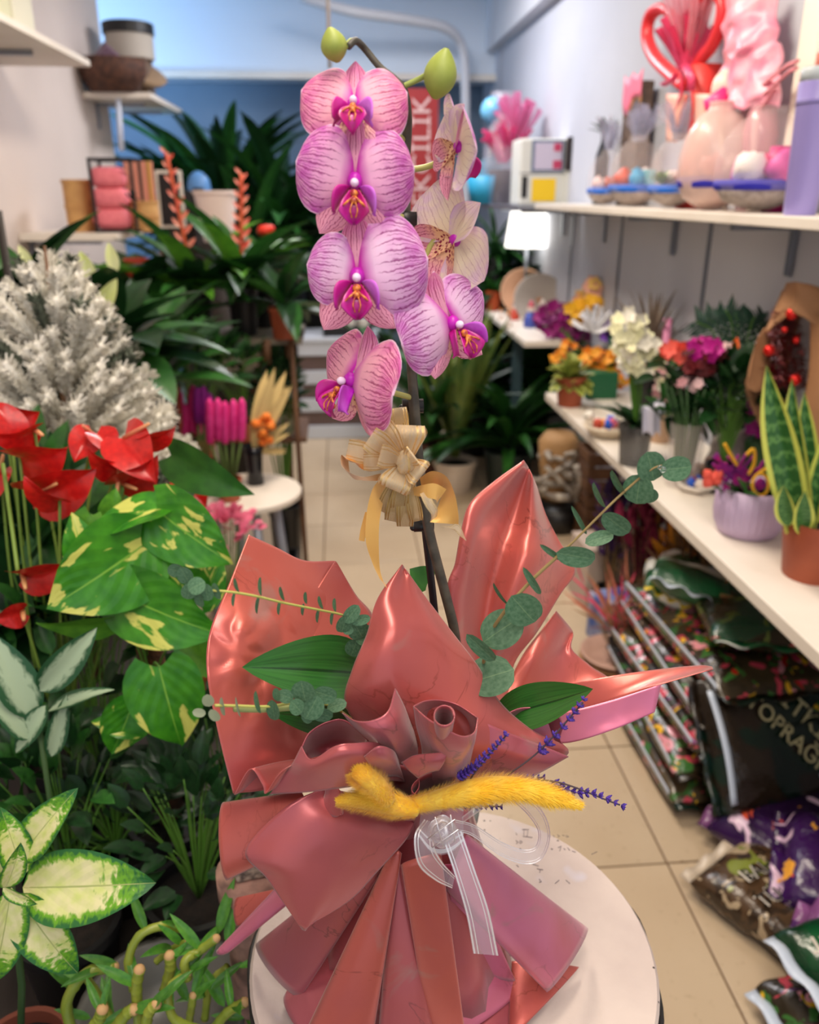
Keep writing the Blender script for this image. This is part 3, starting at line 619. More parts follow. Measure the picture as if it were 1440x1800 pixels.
# organza loops radiating from the knot
K = (712, 812, .572)
def oloop(tip, w0, w1, m=M_org, dep=.018, k=K, name='organza_loop'):
    a = Vector((tip[0] - k[0], tip[1] - k[1])); L = a.length; a.normalize(); nrm = Vector((-a.y, a.x))
    A, B = [], []
    for t_, sgn in ((0, 0), (.35, .7), (.7, 1), (.97, .5), (1.0, -.1), (.8, -.75), (.4, -.6), (.02, -.1)):
        c = Vector((k[0], k[1])) + a * L * t_; w_ = (w0 + (w1 - w0) * min(1, t_ * 1.25) * (1 if t_ < .9 else .82)) / 2; y = tip[2] + (k[2] - tip[2]) * (1 - t_) - dep * sgn * .5
        A.append((c.x + nrm.x * w_, c.y + nrm.y * w_, y)); B.append((c.x - nrm.x * w_, c.y - nrm.y * w_, y + .004))
    band(bow, A, B, m, name, 30, wav=.0006)
for q in [((612, 790, .565), 14, 42), ((650, 770, .55), 14, 52), ((672, 750, .56), 16, 46), ((715, 748, .565), 22, 74), ((742, 835, .553), 22, 52), ((690, 860, .552), 18, 62), ((640, 812, .555), 12, 34), ((728, 800, .545), 18, 44), ((668, 800, .54), 14, 46)]:
    oloop(*q)
for q in [((700, 718, .60), 14, 34), ((690, 738, .595), 14, 40), ((672, 898, .572), 8, 30), ((690, 915, .571), 8, 34), ((712, 924, .573), 8, 34), ((732, 915, .574), 8, 28), ((700, 900, .569), 8, 36)]: oloop(q[0], q[1], q[2], M_orgb)
band(bow, [(738, 868, .56), (748, 890, .557), (758, 905, .557), (756, 918, .56)], [(752, 862, .56), (762, 882, .557), (770, 895, .557), (768, 908, .56)], M_org, 'organza_tail', 12)
band(bow, [(772, 924, .565), (790, 925, .565), (806, 920, .565), (820, 950, .565)], [(800, 930, .565), (803, 935, .565), (806, 940, .565), (820, 951, .565)], M_org, 'organza_tail', 14)
MB().ball(PH(714, 812, .56), .0075, (1, 1, 1.15), wob=.3).obj('knot', M_org, bow)
rb = thing('silver_ribbon_bow', 'sheer silver-edged organza bow over the yellow plume at the waist of the wrapping', 'bow', PH(775, 1470, .52))
band(rb, [(742, 1410, .505), (760, 1392, .50), (790, 1390, .50), (815, 1410, .505)], [(735, 1470, .495), (760, 1500, .49), (790, 1500, .49), (815, 1480, .495)], M_sil, 'ribbon_wrap', 20)
band(rb, [(745, 1440, .495), (728, 1470, .485), (735, 1520, .48), (765, 1548, .48), (795, 1562, .482)], [(778, 1450, .49), (765, 1465, .483), (765, 1490, .475), (778, 1515, .475), (800, 1540, .48)], M_sil, 'ribbon_loop', 30)
band(rb, [(812, 1436, .50), (850, 1410, .50), (905, 1398, .505), (950, 1420, .51), (968, 1465, .512), (955, 1508, .512), (925, 1520, .51), (880, 1505, .505), (830, 1470, .495), (800, 1462, .49)],
     [(812, 1448, .505), (850, 1422, .51), (885, 1402, .52), (920, 1425, .525), (945, 1460, .525), (940, 1488, .522), (915, 1492, .52), (880, 1478, .515), (835, 1450, .50), (800, 1440, .49)], M_sil, 'ribbon_loop', 50)
band(rb, [(778, 1475, .475), (800, 1540, .465), (820, 1610, .46), (832, 1676, .458)], [(812, 1460, .475), (836, 1530, .465), (860, 1600, .46), (877, 1680, .458)], M_sil, 'ribbon_tail', 30)
for k_, (w_, h_) in enumerate(((30, 26), (24, 30))):
    band(rb, [(778 + w_ * math.cos(a * .785 + k_) * .9, 1462 + h_ * math.sin(a * .785 + k_), .476 - .004 * math.sin(a * 1.57)) for a in range(9)], [(778 + w_ * .62 * math.cos(a * .785 + k_), 1462 + h_ * .62 * math.sin(a * .785 + k_), .470) for a in range(9)], M_sil, 'ribbon_knot', 30)
for a, b in (((752, 1475), (800, 1440)), ((760, 1490), (806, 1458)), ((765, 1436), (780, 1490)), ((792, 1432), (800, 1480))): MB().tube([PH(*a, .471), PH(*b, .470)], .0005, 5).obj('silver_thread', pm('silver_thread', (240, 236, 240), .25, .7), rb)
MB().ball(PH(778, 1460, .482), .010, (1, 1, 1), wob=.2).obj('knot', ribbon_mat('silver_organza_knot', (226, 220, 232), (246, 242, 246), .42, 2, .6, 1), rb)
# ---------------------------------------------------------------- yellow plumes
M_yel = pm('yellow_fluff', (255, 214, 44), .8, c2=(255, 226, 90), scale=60, sheen=.4, translucent=.25)
def plume(name, label, pts, radii, hairs, seed):
    pts = [PH(*q) for q in pts]; n = 30; c = curve(pts, n); rs = [prof([(i / (len(radii) - 1), r) for i, r in enumerate(radii)], k / n) * mpp(c[k]) for k in range(n + 1)]
    t = thing(name, label, 'dried plume', c[0]); MB().tube(c, [r * .8 for r in rs], 12).obj('core', M_yel, t)
    rr = random.Random(seed); m = MB()
    for _ in range(hairs):
        x = rr.random() * (n - .01); i = int(x); p = c[i].lerp(c[i + 1], x - i); ax = (c[i + 1] - c[i]).normalized(); r = rs[i]
        d = Vector((rr.gauss(0, 1), rr.gauss(0, 1), rr.gauss(0, 1))); d = (d - ax * d.dot(ax)).normalized(); q = p + d * r * .72
        e = q + (d * rr.uniform(.35, .8) + ax * rr.uniform(.2, .9)) * max(r, .003) * .85; w_ = ax.cross(d) * .00022 + d * .0001
        m.add([q - w_, q + w_, e], [(0, 1, 2)])
    stuff(m.obj('fluff', M_yel, t, False)); return t
plume('bunny_tail_plume', 'long tapering yellow dyed plume reaching over the pedestal edge', [(700, 1424, .492), (780, 1403, .484), (860, 1386, .487), (940, 1390, .487), (1022, 1416, .49)], [14, 20, 27, 25, 22, 5], 9000, 1)
plume('bunny_tail_plume', 'short yellow dyed plume beside the coral paper curl, pointing at the fern side', [(735, 1424, .484), (690, 1414, .485), (640, 1406, .488), (592, 1410, .488)], [14, 24, 23, 18, 6], 6000, 2)
plume('bunny_tail_plume', 'stubby yellow dyed plume standing up above the short one', [(682, 1408, .482), (662, 1382, .480), (640, 1364, .480), (622, 1352, .482)], [18, 24, 24, 14], 4500, 3)
# ---------------------------------------------------------------- lavender
M_lav = pm('lavender_bud', (78, 46, 160), .7, c2=(52, 30, 112), scale=300)
M_lst = pm('lavender_stem', (74, 60, 70), .7)
def lav_proto():
    m = MB(); rr = random.Random(3)
    for i in range(7):
        a = i * 2.4; d = Vector((math.cos(a), math.sin(a), .5 + .4 * rr.random())); m.tube([Vector((0, 0, 0)), d * .55, d * 1.0], [.2, .3, .06], 5)
    m.ball((0, 0, .1), .4, (1, 1, 1), 6, 4); return m.mesh('floret', M_lav)
LAV = lav_proto()
def lavender(label, pts, bud, n, r0=4.6, fa=0):
    c = curve([PH(*q) for q in pts], 30); t = thing('lavender_spike', label, 'lavender', c[0]); MB().tube(c, .0007, 5).obj('stem', M_lst, t)
    cb = curve([PH(*q) for q in bud], 30)
    for i in range(n):
        p = spl(cb, i / max(1, n - 1)); ax = spl(cb, min(1, i / max(1, n - 1) + .03)) - spl(cb, max(0, i / max(1, n - 1) - .03)); s = r0 * mpp(p) * (1.25 - .5 * i / n) * R.uniform(.9, 1.15)
        M = frame(p, ax.orthogonal(), ax) @ Matrix.Rotation(R.random() * 6, 4, 'Z') @ Matrix.Diagonal((s, s, s, 1)); link('floret', LAV, t, M)
lavender('lavender spike leaning on the rose paper right above the silver bow', [(805, 1420, .50), (830, 1365, .49), (892, 1290, .485)], [(806, 1366, .49), (830, 1350, .489), (860, 1322, .487), (888, 1292, .485)], 13, 8)
lavender('lavender spike with gaps between its florets, in front of the pink flap', [(800, 1420, .51), (880, 1370, .50), (948, 1320, .495), (1025, 1235, .49)], [(950, 1321, .495), (972, 1298, .494), (995, 1272, .492), (1012, 1250, .491), (1026, 1230, .49)], 8, 9)
lavender('dark lavender spike sticking out over the floor tiles', [(850, 1400, .50), (960, 1372, .50), (1090, 1415, .49)], [(972, 1378, .50), (1010, 1392, .497), (1050, 1396, .494), (1094, 1416, .49)], 11, 8.5)
lavender('short lavender spike lying under the long yellow plume', [(800, 1415, .515), (880, 1418, .51)], [(815, 1414, .51), (880, 1418, .508)], 8, 7)
lavender('stray lavender tip poking out above the long yellow plume', [(850, 1400, .51), (955, 1366, .50)], [(925, 1368, .502), (955, 1366, .50)], 4, 6)
# ---------------------------------------------------------------- eucalyptus
t = NT('eucalyptus_leaf'); u, v = t.uv(); n_ = t.noise(t.co('UV', (3, 3, 1)), 3, 4); c = t.mix(t.ramp(n_, .3, .7), lin((92, 126, 96)), lin((60, 98, 68)))
vn = t.math('LESS_THAN', t.math('ABSOLUTE', t.math('SUBTRACT', u, .5)), .014); c = t.mix(t.math('MULTIPLY', vn, .5), c, lin((120, 150, 106))); c = t.hsv(c, val=t.math('ADD', .8, t.math('MULTIPLY', t.rnd(), .35)))
M_euc = t.fin(c, .55, spec=.35, translucent=.12)
t = NT('eucalyptus_leaf_pale'); c = t.hsv(lin((150, 160, 130)), val=t.math('ADD', .85, t.math('MULTIPLY', t.rnd(), .3))); M_eup = t.fin(c, .6, translucent=.2)
EU = leafmesh(M_euc, 'oval', .9, .05, .25, nl=12, nw=8); EUp = leafmesh(M_eup, 'oval', .9, .05, .2, nl=10, nw=6)
def euleaf(par, cx, cy, rx, ry, ang, y, tilt=0, me=EU, dy=0):
    a = rad(ang); dx, dv = math.cos(a) * rx, math.sin(a) * rx; leafpx(me, par, (cx - dx, cy - dv, y), (cx + dx, cy + dv, y + dy), tilt, (ry / rx) / .9)
e = thing('eucalyptus_sprig', 'long eucalyptus sprig reaching past the tall coral sheet to the display shelf', 'eucalyptus', PH(855, 1180, .56))
MB().tube(pxc([(838, 1235, .57), (858, 1130, .54), (885, 1078, .52), (935, 1020, .515), (1000, 960, .51), (1060, 900, .505), (1100, 862, .505), (1150, 822, .50), (1190, 816, .50)], 40), [.0014] * 20 + [.0009] * 21, 6).obj('stem', pm('eucalyptus_stem', (150, 128, 80), .6), e)
for q in [(1190, 824, 30, 22, -5, .498, 10), (1145, 821, 28, 24, 75, .499, -15), (1122, 861, 28, 26, 100, .502, 8), (1144, 872, 14, 12, 60, .507, 0), (1086, 851, 27, 9, 68, .506, 50), (1052, 872, 26, 8, 72, .505, 55), (1084, 922, 31, 17, 38, .506, 15),
          (1054, 946, 27, 14, -20, .509, -20), (1019, 916, 31, 4, 62, .508, 0), (1014, 979, 37, 19, 12, .508, 20), (970, 972, 26, 5, 36, .511, 10), (936, 1023, 31, 6, 58, .512, 5),
          (921, 1073, 34, 28, 50, .515, 10), (880, 1047, 26, 6, 62, .518, 60), (882, 1106, 40, 34, -35, .525, -10), (846, 1141, 37, 12, 46, .515, 20), (862, 1188, 44, 38, -20, .54, -20)]:
    euleaf(e, *q)
MB().ball(PH(1166, 826, .494), .0022, (1, 1, 1), 8, 6).ball(PH(1160, 822, .494), .0016, (1, 1, 1), 8, 6).obj('water_drop', pm('water_drop', (255, 255, 255), .02, trans=1), e)
e = thing('eucalyptus_sprig', 'eucalyptus sprig with small paired leaves crossing the top of the big coral sheet', 'eucalyptus', PH(640, 1110, .57))
MB().tube(pxc([(345, 1037, .47), (400, 1040, .475), (450, 1048, .485), (500, 1060, .50), (560, 1072, .52), (605, 1082, .54), (632, 1100, .55), (655, 1130, .57)], 30), .0009, 6).obj('stem', pm('yellow_stem', (176, 176, 90), .6), e)
for i, (x, y, h_) in enumerate([(413, 1042, 17), (455, 1048, 22), (493, 1057, 17), (535, 1062, 14), (561, 1072, 16), (586, 1076, 16)]):
    yy = .478 + (x - 413) * .0003
    euleaf(e, x + 2, y - h_ * .75, h_ * .8, 5, 95 if i % 2 else 82, yy - .004, 50); euleaf(e, x - 3, y + h_ * .7, h_ * .8, 4.5, 105, yy + .003, 50)
for q in [(618, 1080, 19, 12, -50, .535, 10), (605, 1098, 17, 13, 100, .535, -20), (634, 1090, 18, 10, -10, .54, 20), (630, 1108, 18, 17, 60, .545, 0), (640, 1116, 18, 18, 30, .55, -10), (622, 1140, 17, 14, 110, .55, 0), (612, 1108, 10, 8, 0, .538, 10), (645, 1150, 16, 12, 60, .56, 10)]: euleaf(e, *q)
for q in [(325, 1012, 17, 13, 60, .468, 10), (345, 1030, 16, 15, -30, .466, -10), (332, 1040, 16, 12, 100, .468, 0), (308, 1003, 14, 14, 10, .47, 30), (363, 1042, 17, 11, 80, .47, 10), (380, 1040, 16, 8, 80, .472, 40), (350, 1055, 15, 8, 80, .47, 30)]: euleaf(e, *q)
e = thing('eucalyptus_sprig', 'lower eucalyptus sprig with round leaves in front of the big coral sheet', 'eucalyptus', PH(600, 1260, .55))
MB().tube(pxc([(378, 1240, .455), (420, 1241, .465), (470, 1242, .475), (520, 1236, .49), (580, 1240, .515), (620, 1265, .55)], 24), .001, 6).obj('stem', pm('yellow_stem', (176, 176, 90), .6), e)
MB().tube(pxc([(412, 1246, .467), (460, 1247, .477), (510, 1244, .49)], 24), .0022, 6).obj('stem', pm('split_stem', (150, 160, 100), .6), e)
for q in [(452, 1236, 22, 5, 85, .468, 40), (480, 1250, 20, 10, 85, .475, 20), (486, 1222, 13, 7, 95, .475, 30), (502, 1224, 16, 12, 20, .48, 0), (533, 1216, 20, 18, 80, .482, 10), (522, 1243, 15, 13, 45, .478, -10), (548, 1245, 22, 19, -60, .486, 10), (572, 1222, 22, 16, 20, .495, 20),
          (565, 1256, 22, 14, 20, .50, 30), (592, 1240, 18, 12, -20, .51, -20), (540, 1262, 12, 8, 40, .49, 0)]: euleaf(e, *q)
for q in [(366, 1232, 12, 9, 80, .452, 10), (350, 1253, 12, 8, 10, .453, 10), (377, 1258, 13, 8, 60, .453, 20), (391, 1243, 18, 4, 85, .457, 30), (418, 1244, 20, 2, 80, .462, 30)]: euleaf(e, *q, me=EUp)
HT[0] = 99
# ---------------------------------------------------------------- plants and things on the window side
def green(name, a, b=None, rough=.4, rand=.18, **k): return pm(name, a, rough, c2=b, scale=5, rand=rand, translucent=.12, **k)
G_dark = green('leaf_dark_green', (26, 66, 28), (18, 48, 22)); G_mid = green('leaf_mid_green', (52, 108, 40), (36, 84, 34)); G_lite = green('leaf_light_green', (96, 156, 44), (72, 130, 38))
G_blue = green('leaf_blue_green', (40, 82, 62), (30, 62, 50)); G_yel = green('leaf_yellow_green', (150, 160, 70), (118, 140, 56))
def pot(parent, c, r, h, m, taper=.8, soil=True, rim=True, name='pot', n=32, wob=None):
    k = [(0, 0), (r * taper, 0), (r * (taper + .02), .003), (r * .985, h * .86)]
    k += [(r * 1.05, h * .86), (r * 1.06, h)] if rim else [(r, h)]
    k += [(r * .93, h), (r * .9, h * .8), (0, h * .8)]
    o = MB().lathe(k, c, n, wob=wob).obj(name, m, parent, auto=True)
    if soil: MB().lathe([(0, h * .83), (r * .91, h * .83), (r * .9, h * .80)], c, 16).obj('soil', M_dark, parent)
    return o
def onto(p, z): return Vector((p.x, p.y, z))
M_stand = pm('dark_stand_wood', (40, 30, 24), .7, c2=(24, 18, 15), scale=8)
st = thing('added_plant_stand', 'added low stand under the potted foliage plants, dark in place of shade', 'stand', (-.62, 1.0, 0))  # added to carry the pots; its dark colour stands in for shade below
MB().box((-.70, 1.12, .53), (1.0, 1.5, .03), bev=.004).obj('tabletop', M_stand, st, False)
for x in (-1.15, -.26):
    for y in (.42, 1.82): MB().box((x, y, .257), (.05, .05, .515)).obj('leg', M_stand, st, False)
MB().box((-.70, 1.12, .2), (.9, 1.4, .02)).obj('shelf_board', M_stand, st, False)
# --- variegated leaf paints
t = NT('pothos_leaf'); u, v = t.uv(); a_ = t.math('ABSOLUTE', t.math('SUBTRACT', u, .5)); r_ = t.rnd()
wv = t.co('Object', (4.5, 1.6, 4)); x = t.n('ShaderNodeVectorMath', operation='ADD'); t.put(x.inputs[0], wv); cb = t.n('ShaderNodeCombineXYZ'); t.put(cb.inputs[2], t.math('MULTIPLY', r_, 40)); t.put(x.inputs[1], cb.outputs[0])
n1 = t.noise(x.outputs[0], 1, 5, .4); c = t.mix(t.ramp(t.noise(t.co(), 5, 3), .35, .65), lin((70, 148, 32)), lin((44, 116, 26)))
c = t.mix(t.ramp(n1, .57, .59), c, lin((206, 210, 104))); c = t.mix(t.math('LESS_THAN', a_, .012), c, lin((120, 176, 60)))
t.bump(t.math('SINE', t.math('MULTIPLY', t.math('ADD', v, t.math('MULTIPLY', a_, -1.2)), 34)), .07, .01); M_pothos = t.fin(c, .32, spec=.5, translucent=.15)
t = NT('dieffenbachia_leaf'); u, v = t.uv(); a_ = t.math('ABSOLUTE', t.math('SUBTRACT', u, .5)); n1 = t.noise(t.co('Object', (6, 12, 6)), 2.2, 6, .3)
e_ = t.math('ADD', t.math('MAXIMUM', t.math('MULTIPLY', a_, 1.55), t.math('MULTIPLY', v, .78)), t.math('MULTIPLY', t.math('SUBTRACT', n1, .5), .5))
c = t.mix(t.ramp(t.noise(t.co(), 6, 3), .4, .6), lin((226, 222, 170)), lin((206, 216, 132))); c = t.mix(t.ramp(e_, .50, .58), c, lin((104, 164, 36))); c = t.mix(t.ramp(e_, .62, .72), c, lin((42, 104, 50)))
c = t.mix(t.math('LESS_THAN', a_, .012), c, lin((170, 180, 110))); t.bump(t.math('SINE', t.math('MULTIPLY', t.math('ADD', v, t.math('MULTIPLY', a_, -.9)), 40)), .1, .01)
M_dief = t.fin(c, .4, spec=.4, translucent=.12)
t = NT('silver_leaf'); u, v = t.uv(); a_ = t.math('ABSOLUTE', t.math('SUBTRACT', u, .5)); n1 = t.noise(t.co('Object', (9, 4, 9)), 2.2, 6, .3)
e_ = t.math('ADD', t.math('MULTIPLY', a_, 2), t.math('MULTIPLY', t.math('SUBTRACT', n1, .5), .8)); c = t.mix(t.ramp(e_, .45, .75), lin((168, 190, 158)), lin((36, 84, 50))); M_silv = t.fin(c, .4, translucent=.1)
POTH = [leafmesh(M_pothos, 'heart', .82, .10, .45, .02, .16, 14, 10, seed=i) for i in range(3)]
PLAIN = leafmesh(G_lite, 'heart', .8, .12, .4, .015, .14, 12, 8)
# pothos on a moss pole
Y1 = 1.0
po = thing('pothos', 'yellow-splashed pothos climbing a brown moss pole next to the coral wrapping', 'pothos', onto(P(285, 1300, Y=1.02), .545))
c = onto(P(285, 1300, Y=1.04), .545); pot(po, c, .065, .11, M_black)
M_moss = pm('coir_pole', (96, 56, 30), .95, c2=(60, 34, 20), scale=80, bump=1, bs=220)
MB().lathe([(0, .1), (.019, .1), (.019, .5), (0, .5)], c, 16, wob=lambda a, z: 1 + .12 * mnoise.noise(Vector((a * 2, z * 90, 0)))).obj('moss_pole', M_moss, po)
stc = c + Vector((0, 0, .12))
def plf(a, b, tilt=0, W=1, me=None, i=[0], par=None, stem=None, sm=M_stem):
    i[0] += 1; A = PH(*a); o = leafpx(me or POTH[i[0] % 3], par or po, a, b, tilt, W)
    if stem is not None:
        m_ = stem.lerp(A, .5) + Vector((0, 0, .25 * (A - stem).length)) ; MB().tube(curve([stem, m_, A], 10), .0016, 6).obj('stalk', sm, par or po)
    return o
pole = lambda z: Vector((c.x, c.y - .02, z))
plf((250, 960, .98), (85, 1080, .90), -12, 1.1, stem=pole(.95)); plf((275, 895, 1.0), (400, 1000, .95), 20, .95, stem=pole(1.0)); plf((278, 893, 1.0), (145, 925, .97), 55, .9, stem=pole(1.02))
plf((215, 1045, .97), (378, 1130, .90), 25, .85, stem=pole(.92)); plf((280, 1172, .93), (318, 1330, .90), 8, 1.0, stem=pole(.85)); plf((232, 1240, .95), (198, 1335, .92), -15, 1.15, stem=pole(.8))
plf((240, 1280, .95), (160, 1262, .94), 20, .8, stem=pole(.78)); plf((205, 1090, .98), (66, 1118, .93), -62, .7, PLAIN, stem=pole(.9)); plf((150, 1000, .99), (130, 900, 1.0), 10, .8, stem=pole(.97)); plf((300, 980, .99), (375, 1050, .99), 10, .8, stem=pole(.97))
plf((350, 1060, 1.02), (395, 985, 1.02), 20, .8, stem=pole(.97)); plf((330, 1130, 1.0), (382, 1200, 1.0), 0, .7, PLAIN, stem=pole(.9)); plf((310, 1255, 1.0), (300, 1330, .98), 30, .7, PLAIN, stem=pole(.85)); plf((160, 905, 1.02), (130, 985, 1.0), 10, .8, PLAIN, stem=pole(1.0))
plf((190, 905, 1.04), (205, 860, 1.04), 10, 1.0, PLAIN, stem=pole(1.0)); plf((285, 870, 1.04), (305, 895, 1.02), 10, 1.0, PLAIN, stem=pole(1.0)); plf((215, 1060, 1.03), (180, 1120, 1.0), 20, .8, stem=pole(.92))
# dieffenbachia bottom corner
DI = [leafmesh(M_dief, 'lance', .52, .14, .45, .015, 0, 16, 10, seed=i) for i in range(2)]; SI = leafmesh(M_silv, 'lance', .42, .12, .3, .01, 0, 14, 8)
di = thing('dieffenbachia', 'dieffenbachia with big cream leaves edged in green at the corner of the stand', 'dieffenbachia', onto(P(20, 1560, Y=.66), .545))
c = onto(P(-25, 1600, Y=.68), .545); pot(di, c, .052, .10, pm('old_clay', (110, 54, 36), .7)); top = P(20, 1560, Y=.66); MB().tube([c + Vector((0, 0, .1)), c.lerp(top, .6), top], .004, 8).obj('stem', pm('dark_green_stem', (50, 80, 36), .6), di)  # stem in a dark green so it stays inconspicuous
for a, b, tl, W, me in [((40, 1560, .66), (250, 1560, .62), 8, 1.0, 0), ((35, 1510, .67), (110, 1400, .66), -20, .75, 1), ((30, 1570, .65), (130, 1735, .61), 22, .9, 0), ((20, 1560, .64), (-10, 1760, .60), -10, .75, 1), ((20, 1530, .68), (-60, 1430, .66), 0, .9, 0), ((40, 1540, .66), (10, 1430, .66), 10, .8, 1), ((5, 1560, .63), (60, 1600, .62), 45, .8, 0), ((10, 1560, .63), (40, 1500, .62), 30, .8, 0)]:
    leafpx(DI[me], di, a, b, tl, W)
ag = thing('silver_leaf_plant', 'dark plant with silvery white leaf centres between the anthuriums and pothos', 'plant', onto(P(60, 1300, Y=.85), .545))
c = onto(P(60, 1330, Y=.85), .545); pot(ag, c, .065, .11, M_black); top = P(65, 1250, Y=.86); MB().tube([c + Vector((0, 0, .1)), top], .0035, 8).obj('stem', pm('dark_green_stem', (50, 80, 36), .6), ag)
for a, b, tl, W in [((70, 1215, .86), (165, 1115, .85), 10, .85), ((60, 1260, .86), (-10, 1120, .86), 0, 1.0), ((80, 1240, .86), (20, 1330, .84), 10, .9), ((85, 1250, .87), (190, 1200, .86), -55, .7), ((90, 1330, .86), (115, 1230, .86), 0, .7), ((50, 1300, .85), (-20, 1210, .84), 20, .8)]: leafpx(SI, ag, a, b, tl, W)
# small leaved dark bushes in the shade
def bush(name, label, cat, u, v, y, rx, rz, n, me, L, potm=M_terra, base=None, pr=.06, ph=.1, group=None, up=.5, stems=True, seed=0, stem_m=M_stem, low=.1):
    rr = random.Random(seed + int(u)); c = P(u, v, Y=y); b = onto(c, base if base is not None else c.z - rz - ph)
    t = thing(name, label, cat, b, group); 
    if potm: pot(t, b, pr, ph, potm)
    s0 = b + Vector((0, 0, ph * .8)); sm = MB()
    for i in range(n):
        az = rr.random() * 6.283; el = rr.uniform(-.3, 1.4); d = sph(az, el); q = rr.uniform(.35, 1) ** .6
        p = c + Vector((d.x * rx * q, d.y * rx * q, d.z * rz * q)); o_ = (d + Vector((0, 0, up)) + Vector((rr.gauss(0, .35), rr.gauss(0, .35), rr.gauss(0, .25)))).normalized()
        leaf(me[i % len(me)] if isinstance(me, list) else me, t, p, o_, Vector((0, -.3, 1)) + d * .2, L * rr.uniform(.7, 1.2))
        if stems and i % 3 == 0: sm.tube(curve([s0, s0.lerp(p, .5) + Vector((0, 0, .02)), p], 6), [.002] * 4 + [.001] * 3, 5)
    if stems: sm.obj('stems', stem_m, t)
    return t
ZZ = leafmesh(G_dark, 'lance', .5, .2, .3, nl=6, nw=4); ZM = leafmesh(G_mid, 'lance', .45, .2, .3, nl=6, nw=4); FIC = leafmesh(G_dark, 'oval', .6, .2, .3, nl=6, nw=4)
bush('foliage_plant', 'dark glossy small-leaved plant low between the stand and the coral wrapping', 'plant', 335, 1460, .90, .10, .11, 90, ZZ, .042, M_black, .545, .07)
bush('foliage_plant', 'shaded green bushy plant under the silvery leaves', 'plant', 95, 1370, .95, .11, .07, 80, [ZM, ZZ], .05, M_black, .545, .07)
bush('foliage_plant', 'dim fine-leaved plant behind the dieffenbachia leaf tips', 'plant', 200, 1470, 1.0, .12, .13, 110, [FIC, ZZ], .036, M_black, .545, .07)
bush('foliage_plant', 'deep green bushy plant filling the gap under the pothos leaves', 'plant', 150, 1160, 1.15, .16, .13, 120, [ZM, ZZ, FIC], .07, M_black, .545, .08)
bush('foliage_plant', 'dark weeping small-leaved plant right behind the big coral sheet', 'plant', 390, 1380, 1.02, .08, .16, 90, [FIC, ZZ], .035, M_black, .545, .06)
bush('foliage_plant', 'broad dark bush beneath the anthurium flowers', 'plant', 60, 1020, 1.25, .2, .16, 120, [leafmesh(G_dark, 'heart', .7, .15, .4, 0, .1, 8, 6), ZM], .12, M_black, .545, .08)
# anthuriums
M_spa = pm('anthurium_red', (206, 30, 26), .32, c2=(178, 20, 20), scale=9, rand=.08, coat=.15, translucent=.08); M_spd = pm('anthurium_spadix', (226, 170, 110), .5, c2=(210, 110, 90), scale=20)
SPA = [leafmesh(M_spa, 'heart', .80, .24, .85, .04, .17, 12, 10, seed=i) for i in range(3)]
an = thing('anthurium', 'red anthurium in flower in front of the frosted fir', 'anthurium', onto(P(90, 1100, Y=1.15), .545)); c = onto(P(90, 1150, Y=1.2), .545); pot(an, c, .08, .13, M_black); s0 = c + Vector((0, 0, .11))
for i, (a, b, tl, W, sp) in enumerate([((20, 765, 1.12), (-5, 700, 1.12), 20, 1.2, None), ((60, 755, 1.1), (0, 790, 1.05), -60, 1.0, (75, 765)), ((35, 805, 1.1), (100, 820, 1.05), 62, 1.2, None), ((62, 865, 1.08), (148, 862, 1.02), 45, .95, (100, 850)), ((105, 880, 1.05), (40, 868, 1.0), -60, .8, None),
        ((165, 765, 1.15), (130, 795, 1.1), 30, 1.2, (145, 748)), ((170, 762, 1.14), (202, 790, 1.1), -40, 1.0, None), ((218, 770, 1.12), (250, 825, 1.04), 10, .95, (262, 745)), ((255, 772, 1.12), (300, 775, 1.08), 60, .8, None), ((210, 825, 1.1), (158, 818, 1.05), -60, .9, (205, 870)), ((215, 850, 1.1), (272, 835, 1.05), 50, .9, (240, 860)),
        ((40, 1010, 1.0), (118, 1020, .96), 58, .9, (45, 1035)), ((40, 1075, 1.0), (-5, 1095, .97), -30, 1.2, (42, 1090)), ((8, 740, 1.2), (50, 740, 1.16), 30, 1.2, None), ((0, 830, 1.15), (-30, 880, 1.1), 30, 1.0, (5, 800))]):
    leafpx(SPA[i % 3], an, a, b, tl, W, 'spathe'); A = PH(*a)
    if sp: B = PH(sp[0], sp[1], a[2] - .03); MB().tube([A, A.lerp(B, .5), B], [.0035, .0032, .002], 8).obj('spadix', M_spd, an)
    MB().tube(curve([s0, s0.lerp(A, .6) + Vector((R.uniform(-.03, .03), -.03, -.02)), A], 12), .0022, 6).obj('stalk', pm('stalk_green', (120, 150, 60), .5), an)
HL = leafmesh(G_mid, 'heart', .6, .12, .5, 0, .12, 10, 8)
for a, b, tl, W in [((300, 800, 1.15), (420, 875, 1.05), 25, .75), ((180, 830, 1.2), (140, 900, 1.15), 10, 1), ((100, 930, 1.2), (30, 990, 1.15), 10, 1), ((20, 900, 1.2), (-30, 1010, 1.15), 0, 1), ((130, 870, 1.2), (200, 930, 1.18), 20, 1), ((60, 960, 1.15), (120, 1040, 1.1), 10, .9)]: leafpx(HL, an, a, b, tl, W)
MB().tube(pxc([(5, 815, 1.12), (20, 920, 1.05), (32, 1010, 1.0)], 10), .0028, 6).obj('stalk', pm('stalk_green', (120, 150, 60), .5), an)
an2 = thing('anthurium', 'dim red anthurium bloom hanging behind the magenta reed pots', 'anthurium', onto(P(345, 880, Y=1.5), .545)); pot(an2, onto(P(345, 960, Y=1.5), .545), .07, .12, M_terra)
for a, b, tl in [((330, 838, 1.48), (350, 885, 1.42), 20), ((378, 830, 1.48), (340, 860, 1.45), 40)]: leafpx(SPA[0], an2, a, b, tl, 1.3, 'spathe')
MB().tube([onto(P(345, 960, Y=1.5), .64), P(340, 845, Y=1.48)], .003).obj('stalk', M_stem, an2)
